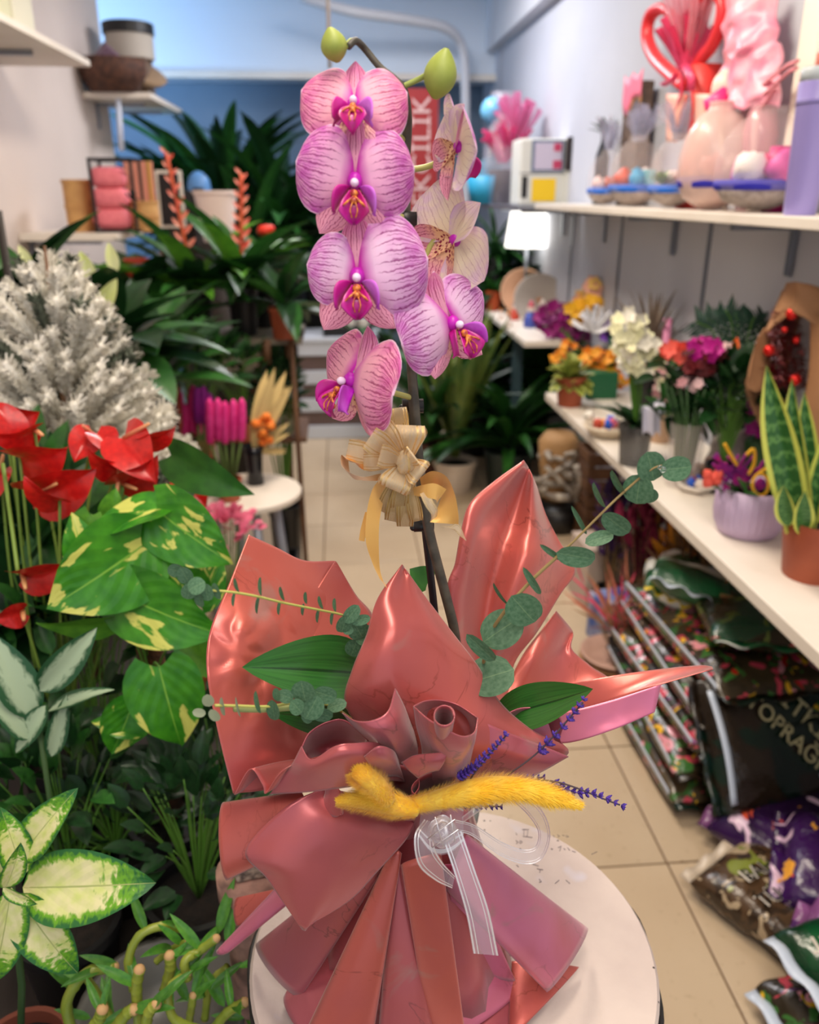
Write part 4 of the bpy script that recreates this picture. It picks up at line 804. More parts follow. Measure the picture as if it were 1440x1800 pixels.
# frosted fir
M_fro = pm('frosted_needles', (246, 242, 232), .8, c2=(214, 210, 196), scale=3, rand=.10); M_frd = pm('frosted_inner', (110, 116, 100), .85, c2=(60, 70, 56), scale=30)
def fir_branch(seed, mat):
    rr = random.Random(seed); m = MB(); m.tube([Vector((0, 0, 0)), Vector((0, .5, .02)), Vector((0, 1, 0))], [.05, .07, .045], 5)
    for i in range(170):
        y = rr.random() ** .7; a = rr.random() * 6.283; L = rr.uniform(.12, .20); d = Vector((math.cos(a), .9, math.sin(a))).normalized(); p = Vector((0, y * .96, 0)); s = d.orthogonal().normalized() * .016
        m.add([p - s, p + s, p + d * L + s * .7, p + d * L - s * .7], [(0, 1, 2, 3)])
    return m.mesh('branch', mat)
FB = [fir_branch(i, M_fro) for i in range(4)] + [fir_branch(9, M_frd)]
fc = P(110, 800, Y=1.62); fir = thing('frosted_fir', 'small artificial fir tree with white frosted needles', 'fir tree', onto(fc, .545)); apex = P(78, 432, Y=1.62); zb = P(110, 850, Y=1.62).z
MB().tube([onto(fc, .545), apex], [.012, .003], 8).obj('trunk', M_wood, fir)
for i in range(260):
    q = R.random() ** .75; z = apex.z - (apex.z - zb) * q; rr_ = .03 + .245 * q ** .85; az = R.random() * 6.283; el = 1.15 - .95 * q + R.gauss(0, .15)
    L = R.uniform(.10, .16) * (.8 + .4 * q); tip = Vector((apex.x + (fc.x - apex.x) * q + math.cos(az) * rr_, fc.y + math.sin(az) * rr_, z)); d = sph(az, el)
    leaf(FB[4] if R.random() < .12 else FB[i % 4], fir, tip - d * L, d, Vector((0, 0, 1)), L, 1, 'branch')
# lucky bamboo
M_bam = pm('bamboo_cane', (120, 140, 44), .35, c2=(150, 160, 60), scale=14); M_bct = pm('bamboo_cut', (200, 160, 110), .7); BL = leafmesh(green('bamboo_leaf', (90, 150, 50), (60, 120, 40)), 'lance', .22, .25, .5, nl=8, nw=4)
lb = thing('lucky_bamboo', 'tangle of curled lucky bamboo canes beside the pedestal', 'bamboo', onto(P(290, 1760, Y=.72), .545))
MB().lathe([(0, 0), (.085, 0), (.10, .05), (.105, .08), (.095, .08), (.09, .02), (0, .02)], onto(P(290, 1780, Y=.74), .545), 32).obj('bowl', pm('grey_glaze', (96, 96, 92), .3), lb)
canes = [([(125, 1810, .70), (118, 1760, .70), (150, 1712, .71), (200, 1700, .72)], 11), ([(235, 1740, .70), (226, 1690, .71), (245, 1645, .72), (285, 1628, .73), (325, 1634, .74)], 9), ([(245, 1800, .69), (240, 1740, .69), (245, 1705, .69)], 11), ([(275, 1690, .73), (300, 1670, .73), (330, 1655, .72)], 7),
         ([(350, 1810, .68), (305, 1790, .68), (297, 1740, .69), (330, 1710, .70)], 9), ([(290, 1740, .71), (300, 1700, .71), (298, 1680, .71)], 11), ([(330, 1720, .70), (325, 1690, .70), (350, 1672, .71), (380, 1650, .71)], 9), ([(375, 1810, .69), (400, 1780, .69), (430, 1762, .69)], 10), ([(200, 1810, .68), (225, 1780, .68), (235, 1775, .68)], 12),
         ([(255, 1810, .67), (262, 1780, .67), (275, 1765, .67)], 11), ([(160, 1810, .67), (175, 1790, .67), (180, 1775, .67)], 12), ([(330, 1810, .70), (335, 1780, .70), (340, 1750, .70)], 8), ([(150, 1716, .715), (180, 1760, .72), (200, 1805, .72)], 8), ([(400, 1700, .74), (370, 1730, .74), (360, 1790, .74)], 8), ([(430, 1740, .76), (440, 1770, .75), (420, 1810, .75)], 8)]
for pts, w_ in canes:
    cc = curve([PH(q[0], q[1], q[2] - .03) for q in pts], 24); r = w_ * .85 * mpp(cc[0]); MB().tube(cc, [r * (1.13 if i % 6 == 0 else 1) for i in range(25)], 10).obj('cane', M_bam, lb)
    MB().ball(cc[-1], r * 1.05, (1, 1, 1), 10, 6).obj('cut_end', M_bct, lb)
    for k in range(2): s = cc[R.randint(14, 24)]; leaf(BL, lb, s, sph(R.random() * 6.28, R.uniform(.3, 1.2)), Vector((0, -.5, 1)), R.uniform(.03, .055))
for a in [(350, 1680), (385, 1640), (400, 1660), (140, 1740), (210, 1700), (330, 1760), (420, 1700), (395, 1770), (240, 1770), (160, 1790), (370, 1740), (300, 1790), (430, 1790), (350, 1720)]:
    s = P(a[0], a[1], Y=.69)
    for k in range(1): leaf(BL, lb, s, sph(R.random() * 6.28, R.uniform(.1, 1.3)), Vector((0, -.5, 1)), R.uniform(.035, .06))
# planter tub in the corner, terracotta and stone beside pedestal
q = onto(P(80, 1790, Y=.60), .545); pt = thing('square_planter', 'blue grey square planter below the dieffenbachia', 'planter', q)
MB().box(q + Vector((0, 0, .045)), (.07, .10, .09), rad(12), .004).obj('box', pm('blue_grey_plastic', (110, 140, 160), .5), pt, False); MB().box(q + Vector((0, 0, .092)), (.076, .106, .006), rad(12), .002).obj('rim', pm('blue_grey_rim', (150, 176, 190), .5), pt, False)
q = onto(P(452, 1640, Y=.74), 0); st_ = thing('stone_column', 'mottled pinkish column standing close behind the pedestal', 'column', q)
MB().lathe([(.04, 0), (.045, .02), (.034, .1), (.034, .75), (.04, .80), (.04, .83), (0, .83)], q, 24).obj('shaft', pm('pink_stone', (170, 130, 116), .8, c2=(110, 84, 76), scale=40, bump=.4), st_)
MB().box(q + Vector((.02, .02, .845)), (.085, .07, .03), .2, .004).obj('cap_stone', pm('speckled_stone', (186, 170, 150), .8, c2=(90, 80, 74), scale=120), st_, False)
# ---------------------------------------------------------------- farther things on the same side
WS = leafmesh(G_mid, 'lance', .4, .15, .6, nl=10, nw=6); WD = leafmesh(G_dark, 'lance', .36, .15, .7, nl=10, nw=6); WL = leafmesh(G_lite, 'lance', .36, .15, .7, nl=10, nw=6); ST = leafmesh(G_dark, 'strap', .09, .3, .9, nl=12, nw=4); STM = leafmesh(G_mid, 'strap', .10, .3, .9, nl=12, nw=4)
def rosette(name, label, cat, u, v, y, L, n, me, potm=M_black, pr=.07, ph=.12, base=None, el=(.2, 1.3), group=None, seed=0, potname='pot', W=1, taper=.8):
    """leaves springing from one point at the pot's mouth (u, v)"""
    rr = random.Random(seed + int(u * 3 + v)); c = P(u, v, Y=y); b = onto(c, c.z - ph if base is None else base); t = thing(name, label, cat, b, group)
    if potm: pot(t, b, pr, ph if base is None else c.z - base, potm, taper, name=potname)
    for i in range(n):
        az = i * 2.4 + rr.random() * .6; e_ = rr.uniform(*el); d = sph(az, e_); leaf(me[i % len(me)] if isinstance(me, list) else me, t, c + d * pr * .2 + Vector((0, 0, rr.uniform(-.01, .02))), d, Vector((-d.x * .3, -d.y * .3, 1)), L * rr.uniform(.75, 1.15), W)
    return t
# round white table with pots of magenta reeds
TZ = .60; tc = P(432, 862, Z=TZ); rt = thing('round_table', 'small round cream table with the magenta reed pots on it', 'table', (tc.x, tc.y, 0))
MB().lathe([(0, TZ - .022), (.185, TZ - .022), (.19, TZ - .018), (.19, TZ - .003), (.187, TZ), (0, TZ)], (tc.x, tc.y, 0), 48).obj('top', M_white, rt, auto=True)
for a in (.4, 1.97, 3.54, 5.11): MB().tube([(tc.x + .1 * math.cos(a), tc.y + .1 * math.sin(a), TZ - .02), (tc.x + .15 * math.cos(a), tc.y + .15 * math.sin(a), 0)], .016, 8).obj('leg', pm('pale_metal', (170, 176, 190), .4, .3), rt)
M_reed = [pm('reed_magenta', (222, 30, 130), .7, c2=(236, 60, 150), scale=50), pm('reed_purple', (160, 24, 150), .7, c2=(130, 20, 130), scale=50)]
def reedpot(label, u, v, heads, y=2.62):
    b = P(u, v, Z=TZ); t = thing('reed_pot', label, 'potted flowers', b, 'terracotta pots of dyed reeds'); pot(t, b, .042, .075, M_terra)
    for (hu, v0, v1, k) in heads:
        a = P(hu, v1, Y=b.y); e = P(hu + (hu - u) * .06, v0, Y=b.y); s = mpp(a); ax = e - a
        MB().tube([a, a + ax * .08, a + ax * .5, a + ax * .9, e], [4 * s, 7.5 * s, 8.5 * s, 6.5 * s, 2 * s], 8).obj('flower_head', M_reed[k], t)
        MB().tube([b + Vector(((a.x - b.x) * .3, 0, .06)), a], 2.6 * s, 6).obj('stalk', pm('reed_stalk', (96, 120, 56), .6), t)
    return t
reedpot('terracotta pot of hot pink reeds nearest the table edge', 405, 878, [(384, 700, 775, 0), (396, 705, 780, 0), (410, 702, 775, 0), (424, 700, 775, 0), (370, 700, 780, 0)])
reedpot('terracotta pot of hot pink reeds tucked behind the fir tips', 318, 862, [(300, 690, 755, 0), (315, 685, 750, 0), (325, 710, 765, 0), (290, 710, 750, 0), (337, 676, 760, 0), (348, 690, 765, 0)])
reedpot('terracotta pot of purple reeds between the two pink ones', 362, 868, [(348, 680, 745, 1), (358, 678, 745, 1), (368, 690, 750, 1)])
b = P(450, 850, Z=TZ); t = thing('dried_bouquet', 'small bouquet with orange blooms and straw in a black vase', 'bouquet', b)
MB().lathe([(0, 0), (.03, 0), (.026, .05), (.03, .11), (.035, .14), (.03, .14), (0, .1)], b, 20).obj('vase', pm('black_glass', (16, 18, 24), .15), t)
for i in range(16):
    q = P(462 + R.uniform(-14, 14), 755 + R.uniform(-28, 30), Y=b.y + R.uniform(-.03, .03)); MB().ball(q, .017, (1, 1, .7), 8, 5, wob=.6).obj('bloom', pm('orange_bloom', (232, 110, 30), .7, c2=(250, 150, 50), scale=60), t)
    q = P(470 + R.uniform(-20, 24), 735 + R.uniform(-60, 70), Y=b.y + R.uniform(0, .05)); leaf(leafmesh(pm('straw', (190, 166, 110), .8, rand=.2), 'lance', .15, .2, .5), t, b + Vector((0, 0, .12)), q - b - Vector((0, 0, .12)), (0, -1, .3), (q - b).length * .9)
bush('flowering_plant', 'pot of pink blooms under the round cream table', 'flowers', 395, 930, 2.1, .09, .05, 110, leafmesh(pm('pink_petal', (214, 96, 128), .6, rand=.2), 'oval', .8, .1, .4), .026, M_terra, .3, .07, .1)
t = thing('crate_stand', 'low box holding up the pink blooms', 'box', (P(395, 930, Y=2.1).x, 2.1, 0)); MB().box((P(395, 930, Y=2.1).x, 2.1, .15), (.25, .25, .3)).obj('box', M_stand, t, False)
# tall easel / rack of plants behind
RZ = .92; RY = 3.35
ra = P(300, 590, Y=RY); rk = thing('plant_rack', 'wooden plant rack with a thin shelf crowded by pots', 'rack', (-.65, RY, 0)); zr = P(400, 592, Y=RY).z
MB().box((-.75, RY + .12, zr - .012), (1.2, .36, .024)).obj('shelf_board', pm('rack_shelf', (120, 112, 96), .6), rk, False); MB().box((-.75, RY + .12, zr - .42), (1.2, .34, .02)).obj('shelf_board', M_wood, rk, False)
for u0, v0, u1, v1, y0 in ((512, 596, 536, 960, RY - .06), (505, 596, 516, 960, RY + .28), (474, 600, 440, 700, RY + .1)):
    a = P(u0, v0, Y=y0); b = P(u1, v1, Y=y0); b.z = max(b.z, 0); 
    if u0 != 474: b = a + (b - a) * (a.z / (a.z - b.z)) if b.z < a.z else b
    MB().tube([a, b], .014, 4).obj('post', M_wood, rk)
MB().tube([P(470, 596, Y=RY - .05), P(470, 640, Y=RY - .05)], .02, 4).obj('brace', M_wood, rk)
for x in (-1.3,): MB().box((x, RY + .1, zr / 2), (.04, .04, zr)).obj('post', M_wood, rk, False)
t = thing('notice_card', 'pale card propped between the posts of the plant rack', 'card', P(420, 640, Y=RY + .2)); MB().box(P(420, 622, Y=RY + .2), (.20, .01, .15)).obj('card', M_white, t, False)
t = thing('crate', 'black plastic crate on the tiles at the foot of the rack', 'crate', onto(P(495, 960, Y=3.0), 0)); q = onto(P(497, 960, Z=0), 0); q.y = 3.1
for dx, dy, sx, sy in ((0, -.09, .2, .012), (0, .09, .2, .012), (-.095, 0, .012, .18), (.095, 0, .012, .18)): MB().box((q.x + dx, q.y + dy, .08), (sx, sy, .16), bev=.002).obj('panel', M_black, t, False)
MB().box((q.x, q.y, .006), (.2, .18, .012)).obj('base', M_black, t, False)
# bromeliads with red flower spikes in black pots on the rack
M_bro = pm('bromeliad_red', (176, 48, 40), .5, c2=(200, 90, 50), scale=12)
def bromeliad(label, u, v, y, su, sv0, lean, seed):
    t = rosette('bromeliad', label, 'bromeliad', u, v, y, .42, 22, [WD, WS, WL], M_black, .06, .2, zr, (.1, 1.25), 'bromeliads on the plant rack', seed, W=.55)
    a = P(u, v, Y=y); top = P(su, sv0, Y=y - .02); base = a.lerp(top, .35); MB().tube(curve([a, base, top], 14), .007, 8).obj('stalk', M_bro, t)
    for i in range(14):
        p = base.lerp(top, i / 13); s = -1 if i % 2 else 1; leaf(leafmesh(pm('bract', (200, 70, 60), .5, c2=(226, 150, 130), scale=30), 'lance', .4, .3, .3), t, p, Vector((s * .8, -.1, .75)), (0, -1, 0), .045 * (1.2 - .5 * i / 13), 1, 'bract')
    return t
bromeliad('bromeliad with a leaning orange-red flower spike beside the pink towel lantern', 345, 520, 3.45, 292, 268, 0, 1)
bromeliad('bromeliad with an upright dark red flower spike in front of the white bucket', 425, 505, 3.40, 424, 305, 0, 2)
rosette('foliage_plant', 'broad drooping green plant in a terracotta pot at the end of the rack', 'plant', 500, 540, 3.3, .3, 16, [WS, WD], M_terra, .06, .12, zr, (-.1, 1.2), W=.7)
rosette('foliage_plant', 'dark green plant behind the white calla blooms on the rack', 'plant', 250, 540, 3.5, .34, 22, WD, M_terra, .06, .12, zr, (0, 1.2), W=.9)
rosette('foliage_plant', 'mid green leafy plant low on the rack between the pots', 'plant', 300, 590, 3.2, .28, 18, WS, M_terra, .05, .1, zr - .05, (-.1, 1.0), W=.8)
for i, (u, v, lab, m) in enumerate([(290, 520, 'small red pot at the back of the rack', M_terra), (245, 455, 'little terracotta pot high among the dark leaves', M_terra), (308, 440, 'brick red pot peeping under the drooping leaves', M_terra)]):
    b = onto(P(u, v + 30, Y=3.62), zr); t = thing('flower_pot', lab, 'pot', b); pot(t, b, .055, max(.1, P(u, v, Y=3.62).z - zr), pm('red_pot', (176, 50, 34), .5))
bush('foliage_plant', 'small green herb under the rack shelf', 'plant', 420, 660, 3.3, .16, .12, 90, [ZM, ZZ], .06, M_terra, zr - .41, .06, .08)
bush('foliage_plant', 'shaded bush under the rack beside the fir', 'plant', 340, 650, 3.1, .2, .14, 100, [ZZ, ZM], .08, M_terra, zr - .42, .06, .08)
bush('foliage_plant', 'dark trailing plant at the outer post of the rack', 'plant', 490, 700, 3.35, .1, .2, 90, ZZ, .06, M_black, 0, .07, .3)
# peace lily behind the fir
pl = rosette('peace_lily', 'peace lily with three creamy white spathes behind the fir', 'peace lily', 180, 640, 2.2, .34, 34, [leafmesh(G_mid, 'lance', .42, .12, .8, nl=10, nw=6), leafmesh(G_dark, 'lance', .42, .12, .8, nl=10, nw=6)], M_terra, .08, .13, None, (.15, 1.35))
M_cal = pm('calla_cream', (232, 232, 186), .5, c2=(210, 220, 140), scale=9, translucent=.1); CAL = leafmesh(M_cal, 'lance', .42, .35, .2, nl=10, nw=6)
for a, b in (((203, 480, 2.1), (190, 425, 2.1)), ((172, 550, 2.05), (205, 490, 2.05)), ((165, 500, 2.15), (140, 440, 2.15)), ((55, 470, 2.1), (32, 430, 2.1))):
    leafpx(CAL, pl, a, b, 0, 1, 'spathe'); MB().tube([P(180, 640, Y=2.2), PH(*a)], .003).obj('stalk', M_stem, pl)
t = thing('plinth', 'hidden plinth under the peace lily', 'plinth', onto(pl.location, 0)); MB().box((pl.location.x, pl.location.y, pl.location.z / 2), (.3, .3, pl.location.z - .001)).obj('box', M_stand, t, False)
t['label'] = 'dark plinth carrying the peace lily'
rosette('foliage_plant', 'large green leaves rising against the pale wall behind the fir tip', 'plant', 40, 560, 2.3, .33, 16, [WS, WD], M_terra, .08, .12, .56, (.3, 1.3), W=1)
rosette('foliage_plant', 'dark foliage massed between the fir and the plant rack', 'plant', 270, 680, 2.7, .36, 30, [WD, WS], M_terra, .08, .12, .0, (.0, 1.3), W=.9)
t = thing('dark_post', 'dark slanting post against the wall at the edge of the shop', 'post', onto(P(35, 570, Y=1.9), 0)); a = P(-4, 370, Y=1.9); b = P(22, 530, Y=1.9); MB().tube([a, b + (b - a) * 4.2], .009, 8).obj('pole', M_stand, t)
MB().tube([P(-30, 590, Y=1.8), P(40, 562, Y=1.8), P(60, 575, Y=1.8)], .008, 6).obj('arm', M_stand, t); MB().ball(P(8, 568, Y=1.78), .009).obj('knob', pm('bright_chrome', (240, 240, 250), .1, 1), t)
# back wall group, shelf with lantern
zl = P(200, 408, Y=4.0).z
shelf('wall_shelf', 'lowest wall shelf with the pink towel lantern and round wooden boxes', -1.365, -.95, 3.85, 4.35, zl, .03)
t = thing('lantern', 'black-framed lantern holding a roll of pink towel', 'lantern', P(205, 408, Y=4.0)); x0, x1 = P(160, 300, Y=3.95).x, P(232, 300, Y=3.95).x; zt = P(190, 280, Y=3.95).z
fm = MB()
for x in (x0, x1):
    for y in (3.93, 4.1): fm.box((x, y, (zl + zt) / 2), (.012, .012, zt - zl))
for z in (zl + .006, zt): fm.box(((x0 + x1) / 2, 3.93, z), (x1 - x0 + .012, .012, .012)).box(((x0 + x1) / 2, 4.1, z), (x1 - x0 + .012, .012, .012)).box((x0, 4.015, z), (.012, .17, .012)).box((x1, 4.015, z), (.012, .17, .012))
fm.obj('frame', M_black, t, False)
q = MB()
for a in (0, 1.57, .78, 2.35): q.tube(curve([P(232, 350, Y=3.9) + Vector((math.cos(a) * .001, 0, 0)), P(232, 350, Y=3.9) + Vector((math.cos(a) * .03, -.01, math.sin(a) * .035)), P(232, 350, Y=3.9)], 8), .005, 5)
q.obj('bow', M_black, t)
t = thing('towel_roll', 'folded pink towel standing in the black lantern', 'towel', P(200, 405, Y=4.0)); q = P(197, 350, Y=4.0)
for k in range(3): MB().box((q.x - .005, 4.01, zl + .015 + .085 * (k + .5)), (.16 - .01 * k, .14, .088), .03 * k, .03).obj('fold', pm('pink_towel', (240, 132, 142), .9, c2=(226, 116, 130), scale=60, bump=.5), t)
M_pale = pm('pale_wood', (206, 160, 100), .6, c2=(184, 136, 80), scale=14)
for i, (u, lab) in enumerate(((145, 'stack of round wooden boxes beside the lantern, against the wall'), (258, 'round wooden box at the open end of the lantern shelf'))):
    b = onto(P(u, 400, Y=4.05), zl); t = thing('round_box', lab, 'box', b, None); h = .22 if i == 0 else .13
    MB().lathe([(0, .001), (.06, .001), (.062, h * .45), (.065, h * .46), (.065, h * .52), (.062, h * .53), (.062, h * .93), (.066, h * .94), (.066, h), (0, h)], b, 24).obj('box', M_pale, t, auto=True)
t = thing('picture_card', 'peach and gold card leaning behind the lantern', 'card', P(250, 350, Y=4.2)); MB().box((P(248, 340, Y=4.2).x, 4.2, zl + .15), (.13, .012, .3), .0, .002).obj('card', pm('peach_card', (216, 150, 130), .6), t, False); MB().box((P(266, 340, Y=4.19).x, 4.19, zl + .15), (.014, .016, .3)).obj('edge', pm('gold_edge', (210, 170, 90), .4, .5), t, False)
# menu board, bucket
t = thing('notice_board', 'black board with faint white writing behind the red flower spike', 'board', P(300, 400, Y=4.6)); a, b = P(278, 305, Y=4.6), P(322, 395, Y=4.6)
MB().box(((a.x + b.x) / 2, 4.6, (a.z + b.z) / 2), (b.x - a.x + .03, .012, a.z - b.z + .03)).obj('frame', M_white, t, False); MB().box(((a.x + b.x) / 2, 4.592, (a.z + b.z) / 2), (b.x - a.x, .012, a.z - b.z)).obj('panel', M_black, t, False)
MB().box(((a.x + b.x) / 2, 4.62, b.z / 2 - .01), (.05, .03, b.z)).obj('post', M_stand, t, False)
a, b = P(315, 335, Y=4.7), P(352, 400, Y=4.7); t = thing('card_box', 'black box between the board and the white bucket', 'box', onto(a, b.z)); MB().box(((a.x + b.x) / 2, 4.7, (a.z + b.z) / 2), (b.x - a.x, .08, a.z - b.z)).obj('box', M_black, t, False); MB().box(((a.x + b.x) / 2, 4.7, b.z / 2), (.04, .04, b.z)).obj('post', M_stand, t, False)
b = P(385, 425, Y=4.5); t = thing('bucket', 'tall white tapered bucket among the bromeliads', 'bucket', b); h = P(385, 335, Y=4.5).z - b.z; s = mpp(b)
MB().lathe([(0, 0), (25 * s, 0), (37 * s, h), (39 * s, h), (39 * s, h - .015), (36 * s, h - .015), (33 * s, h * .9), (0, h * .88)], b, 32).obj('body', pm('white_bucket', (238, 220, 212), .4), t, auto=True); MB().lathe([(0, 0), (.1, 0), (.1, b.z - .001), (0, b.z - .001)], (b.x, b.y, 0), 20).obj('stand', M_stand, t)
b = P(350, 330, Y=5.4); t = thing('blue_hood', 'rounded pale blue plastic cover behind the white bucket', 'cover', onto(b, 0)); s = mpp(b); MB().ball(b, 21 * s, (1, .6, 1.3)).obj('cover', pm('sky_blue_plastic', (90, 140, 196), .4), t); MB().lathe([(.09, 0), (.05, b.z)], (b.x, b.y, 0), 12).obj('pole', M_stand, t)
b = P(467, 405, Y=3.6); t = thing('red_flower', 'single round scarlet flower on a stalk beside the white bucket', 'flower', onto(b, zr)); MB().ball(b, .038, (1, 1, .6), 14, 8, wob=.35).obj('bloom', pm('scarlet', (216, 50, 30), .6), t); MB().tube([onto(b, zr), b], .004).obj('stalk', M_stem, t); rosette('foliage_plant', 'leafy plant under the scarlet flower', 'plant', 462, 480, 3.6, .26, 16, WS, M_black, .05, .12, zr, (0, 1.1), W=.6)
# tall palm like plants against the blue wall
for i, (u, v, y, L, n, lab) in enumerate([(400, 420, 6.4, 1.05, 70, 'tall dark dracaena against the blue wall, nearer the corner'), (500, 430, 6.2, .95, 60, 'tall dark dracaena against the blue wall, beside the orchid blooms'), (340, 430, 6.6, .85, 40, 'lower dark dracaena behind the white bucket'), (545, 440, 6.6, .9, 40, 'slim dark dracaena behind the second orchid bloom'), (450, 500, 6.0, .9, 50, 'wide dark dracaena low before the blue wall')]):
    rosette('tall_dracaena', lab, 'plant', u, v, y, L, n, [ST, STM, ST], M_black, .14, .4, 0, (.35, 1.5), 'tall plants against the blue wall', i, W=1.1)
# upper shelf items
zs = 2.065
for i, (y0, y1, h, c_, lab) in enumerate([(2.6, 3.0, .3, (190, 205, 180), 'pale green box nearest the camera on the upper wall shelf'), (3.02, 3.22, .26, (222, 220, 190), 'slim cream box next to the pale green one'), (3.24, 3.5, .28, (214, 214, 180), 'cream box at the far end of the upper wall shelf'), (3.52, 3.75, .27, (224, 222, 200), 'last cream box beside the wall corner shelf end')]):
    t = thing('storage_box', lab, 'box', (-1.25, y0, zs)); MB().box((-1.24, (y0 + y1) / 2, zs + h / 2), (.2, y1 - y0, h), bev=.006).obj('box', pm('box_%d' % i, c_, .7), t, False); MB().box((-1.24, (y0 + y1) / 2, zs + h - .02), (.208, y1 - y0 + .006, .05), bev=.004).obj('lid', pm('box_lid_%d' % i, tuple(x * .93 for x in c_), .7), t, False)
b = P(202, 160, Y=5.2); b = onto(b, 2.07); s = mpp(b); t = thing('basket', 'round brown woven basket on the second wall shelf', 'basket', b)
MB().lathe([(0, 0), (40 * s, 0), (56 * s, .09), (58 * s, .16), (54 * s, .16), (50 * s, .05), (0, .03)], b, 32, wob=lambda a, z: 1 + .02 * math.sin(a * 24 + z * 200)).obj('bowl', pm('brown_weave', (96, 62, 46), .8, c2=(60, 38, 30), scale=40), t)
t = thing('gift_box', 'mauve cube box tipped on its corner in the brown basket', 'box', P(190, 115, Y=5.2)); q = P(192, 118, Y=5.2); MB().box(q + Vector((0, 0, .01)), (.15, .15, .15), Matrix.Rotation(.75, 3, 'Y') @ Matrix.Rotation(.4, 3, 'Z'), .004).obj('box', pm('mauve_card', (120, 92, 112), .6), t, False)
b = P(245, 120, Y=5.5); b.z = 2.07; t = thing('hat_box', 'round cream hat box with a black lid above the brown basket', 'box', b); s = mpp(b); z1, z0 = P(235, 55, Y=5.5).z, P(235, 105, Y=5.5).z; bb = onto(P(228, 80, Y=5.5), z0)
MB().lathe([(0, 0), (40 * s, 0), (40 * s, z1 - z0), (0, z1 - z0)], bb, 36).obj('drum', pm('cream_card', (190, 182, 170), .7), t, auto=True); MB().lathe([(0, 0), (43 * s, 0), (43 * s, .055), (40 * s, .06), (0, .06)], onto(bb, z1 - .02), 36).obj('lid', M_black, t, auto=True)
t2 = thing('wicker_tray', 'tan wicker tray propped under the hat box', 'tray', b); MB().lathe([(0, .0), (.15, .0), (.17, .03), (.16, .035), (0, .015)], P(240, 130, Y=5.45), 28, axis=(.4, -.3, .8)).obj('tray', pm('tan_weave', (150, 124, 96), .8), t2); MB().box((bb.x, bb.y + .0, (2.07 + z0) / 2), (.2, .2, z0 - 2.07)).obj('carton', pm('brown_card', (120, 100, 84), .8), t2, False)
# shelf bracket strip below second shelf
t = thing('shelf_bracket', 'white angled bracket hanging below the second wall shelf', 'bracket', P(213, 240, Y=5.1)); MB().tube([P(208, 172, Y=5.18), P(214, 265, Y=5.18)], .018, 4).obj('arm', pm('white_metal', (214, 222, 240), .4), t)
# ---------------------------------------------------------------- upper cream shelf on the other side
ZU = 1.503
def US(u, X=1.12): p = P(u, 366, X=X); return onto(p, ZU)
q = US(1407, 1.06); s = mpp(q); t = thing('tumbler', 'tall lavender purple tumbler at the near end of the cream shelf', 'tumbler', q); h = P(1407, 152, X=1.06).z - ZU
M_lavp = pm('lavender_enamel', (158, 146, 212), .35); MB().lathe([(0, 0), (25 * s, 0), (27 * s, .005), (33 * s, h * .86), (33.5 * s, h * .865), (33 * s, h * .87), (34 * s, h * .985), (33 * s, h), (0, h)], q, 36).obj('body', M_lavp, t, auto=True)
MB().lathe([(34.3 * s, h * .835), (34.6 * s, h * .84), (34.3 * s, h * .845)], q, 36).obj('seam', pm('purple_seam', (90, 80, 130), .5), t); MB().lathe([(0, h), (33 * s, h), (33 * s, h + .022), (30 * s, h + .028), (0, h + .028)], q, 36).obj('lid', pm('pale_grey_lid', (190, 200, 206), .3), t)
q = US(1425, 1.2); t = thing('jar', 'glass jar with coral and red pebbles behind the lavender tumbler', 'jar', q); MB().lathe([(0, .0), (.04, 0), (.04, .30), (0, .30)], q, 24).obj('base', pm('grey_plastic', (150, 150, 160), .4), t)
MB().lathe([(.043, .30), (.045, .42), (.04, .44)], q, 24).obj('glass', pm('clear_glass', (255, 250, 250), .03, trans=.9, alpha=.5), t); MB().lathe([(0, .302), (.040, .302), (.041, .36), (0, .37)], q, 24).obj('filling', pm('coral_pebbles', (232, 120, 90), .6, c2=(190, 60, 50), scale=90), t)
M_sand = pm('grey_sand', (176, 164, 156), .9, c2=(140, 128, 120), scale=60); M_bsand = pm('blue_sand', (20, 110, 220), .8); M_dsand = pm('navy_sand', (40, 40, 180), .7)
t_ = NT('terrarium_glass'); t_.b.inputs['IOR'].default_value = 1.1; M_gl = t_.fin(lin((255, 240, 236)), .04, 0, .5, alpha=.13); M_gl2 = pm('frosted_pink_glass', (250, 216, 206), .25, alpha=.6)
M_cel = pm('pink_cellophane', (248, 176, 190), .15, alpha=.5, spec=.8); M_celc = pm('clear_cellophane', (236, 226, 240), .1, alpha=.22, spec=.9); M_redr = pm('red_ribbon', (224, 52, 60), .35); M_pinkr = pm('hot_pink_ribbon', (244, 84, 130), .35)
def tuft(par, c, rx, rz, n, m, L, name='cellophane', seed=0, up=.6, me=None):
    rr = random.Random(seed); M_ = MB()
    for i in range(n):
        d = sph(rr.random() * 6.28, rr.uniform(.2, 1.5)); a = c + Vector((rr.uniform(-1, 1) * rx * .3, rr.uniform(-1, 1) * rx * .3, 0)); d = (d + Vector((0, 0, up))).normalized(); s = d.orthogonal().normalized(); w_ = L * rr.uniform(.15, .3)
        k = [a, a + d * L * .5 + s * w_ * .3, a + d * L * rr.uniform(.8, 1.1)]; M_.grid(lambda x, y, k=k, s=s, w_=w_: spl(k, y) + s * (x - .5) * w_ * (.3 + y) + d.cross(s) * .25 * w_ * math.sin(x * 9), 5, 5)
    return M_.obj(name, m, par)
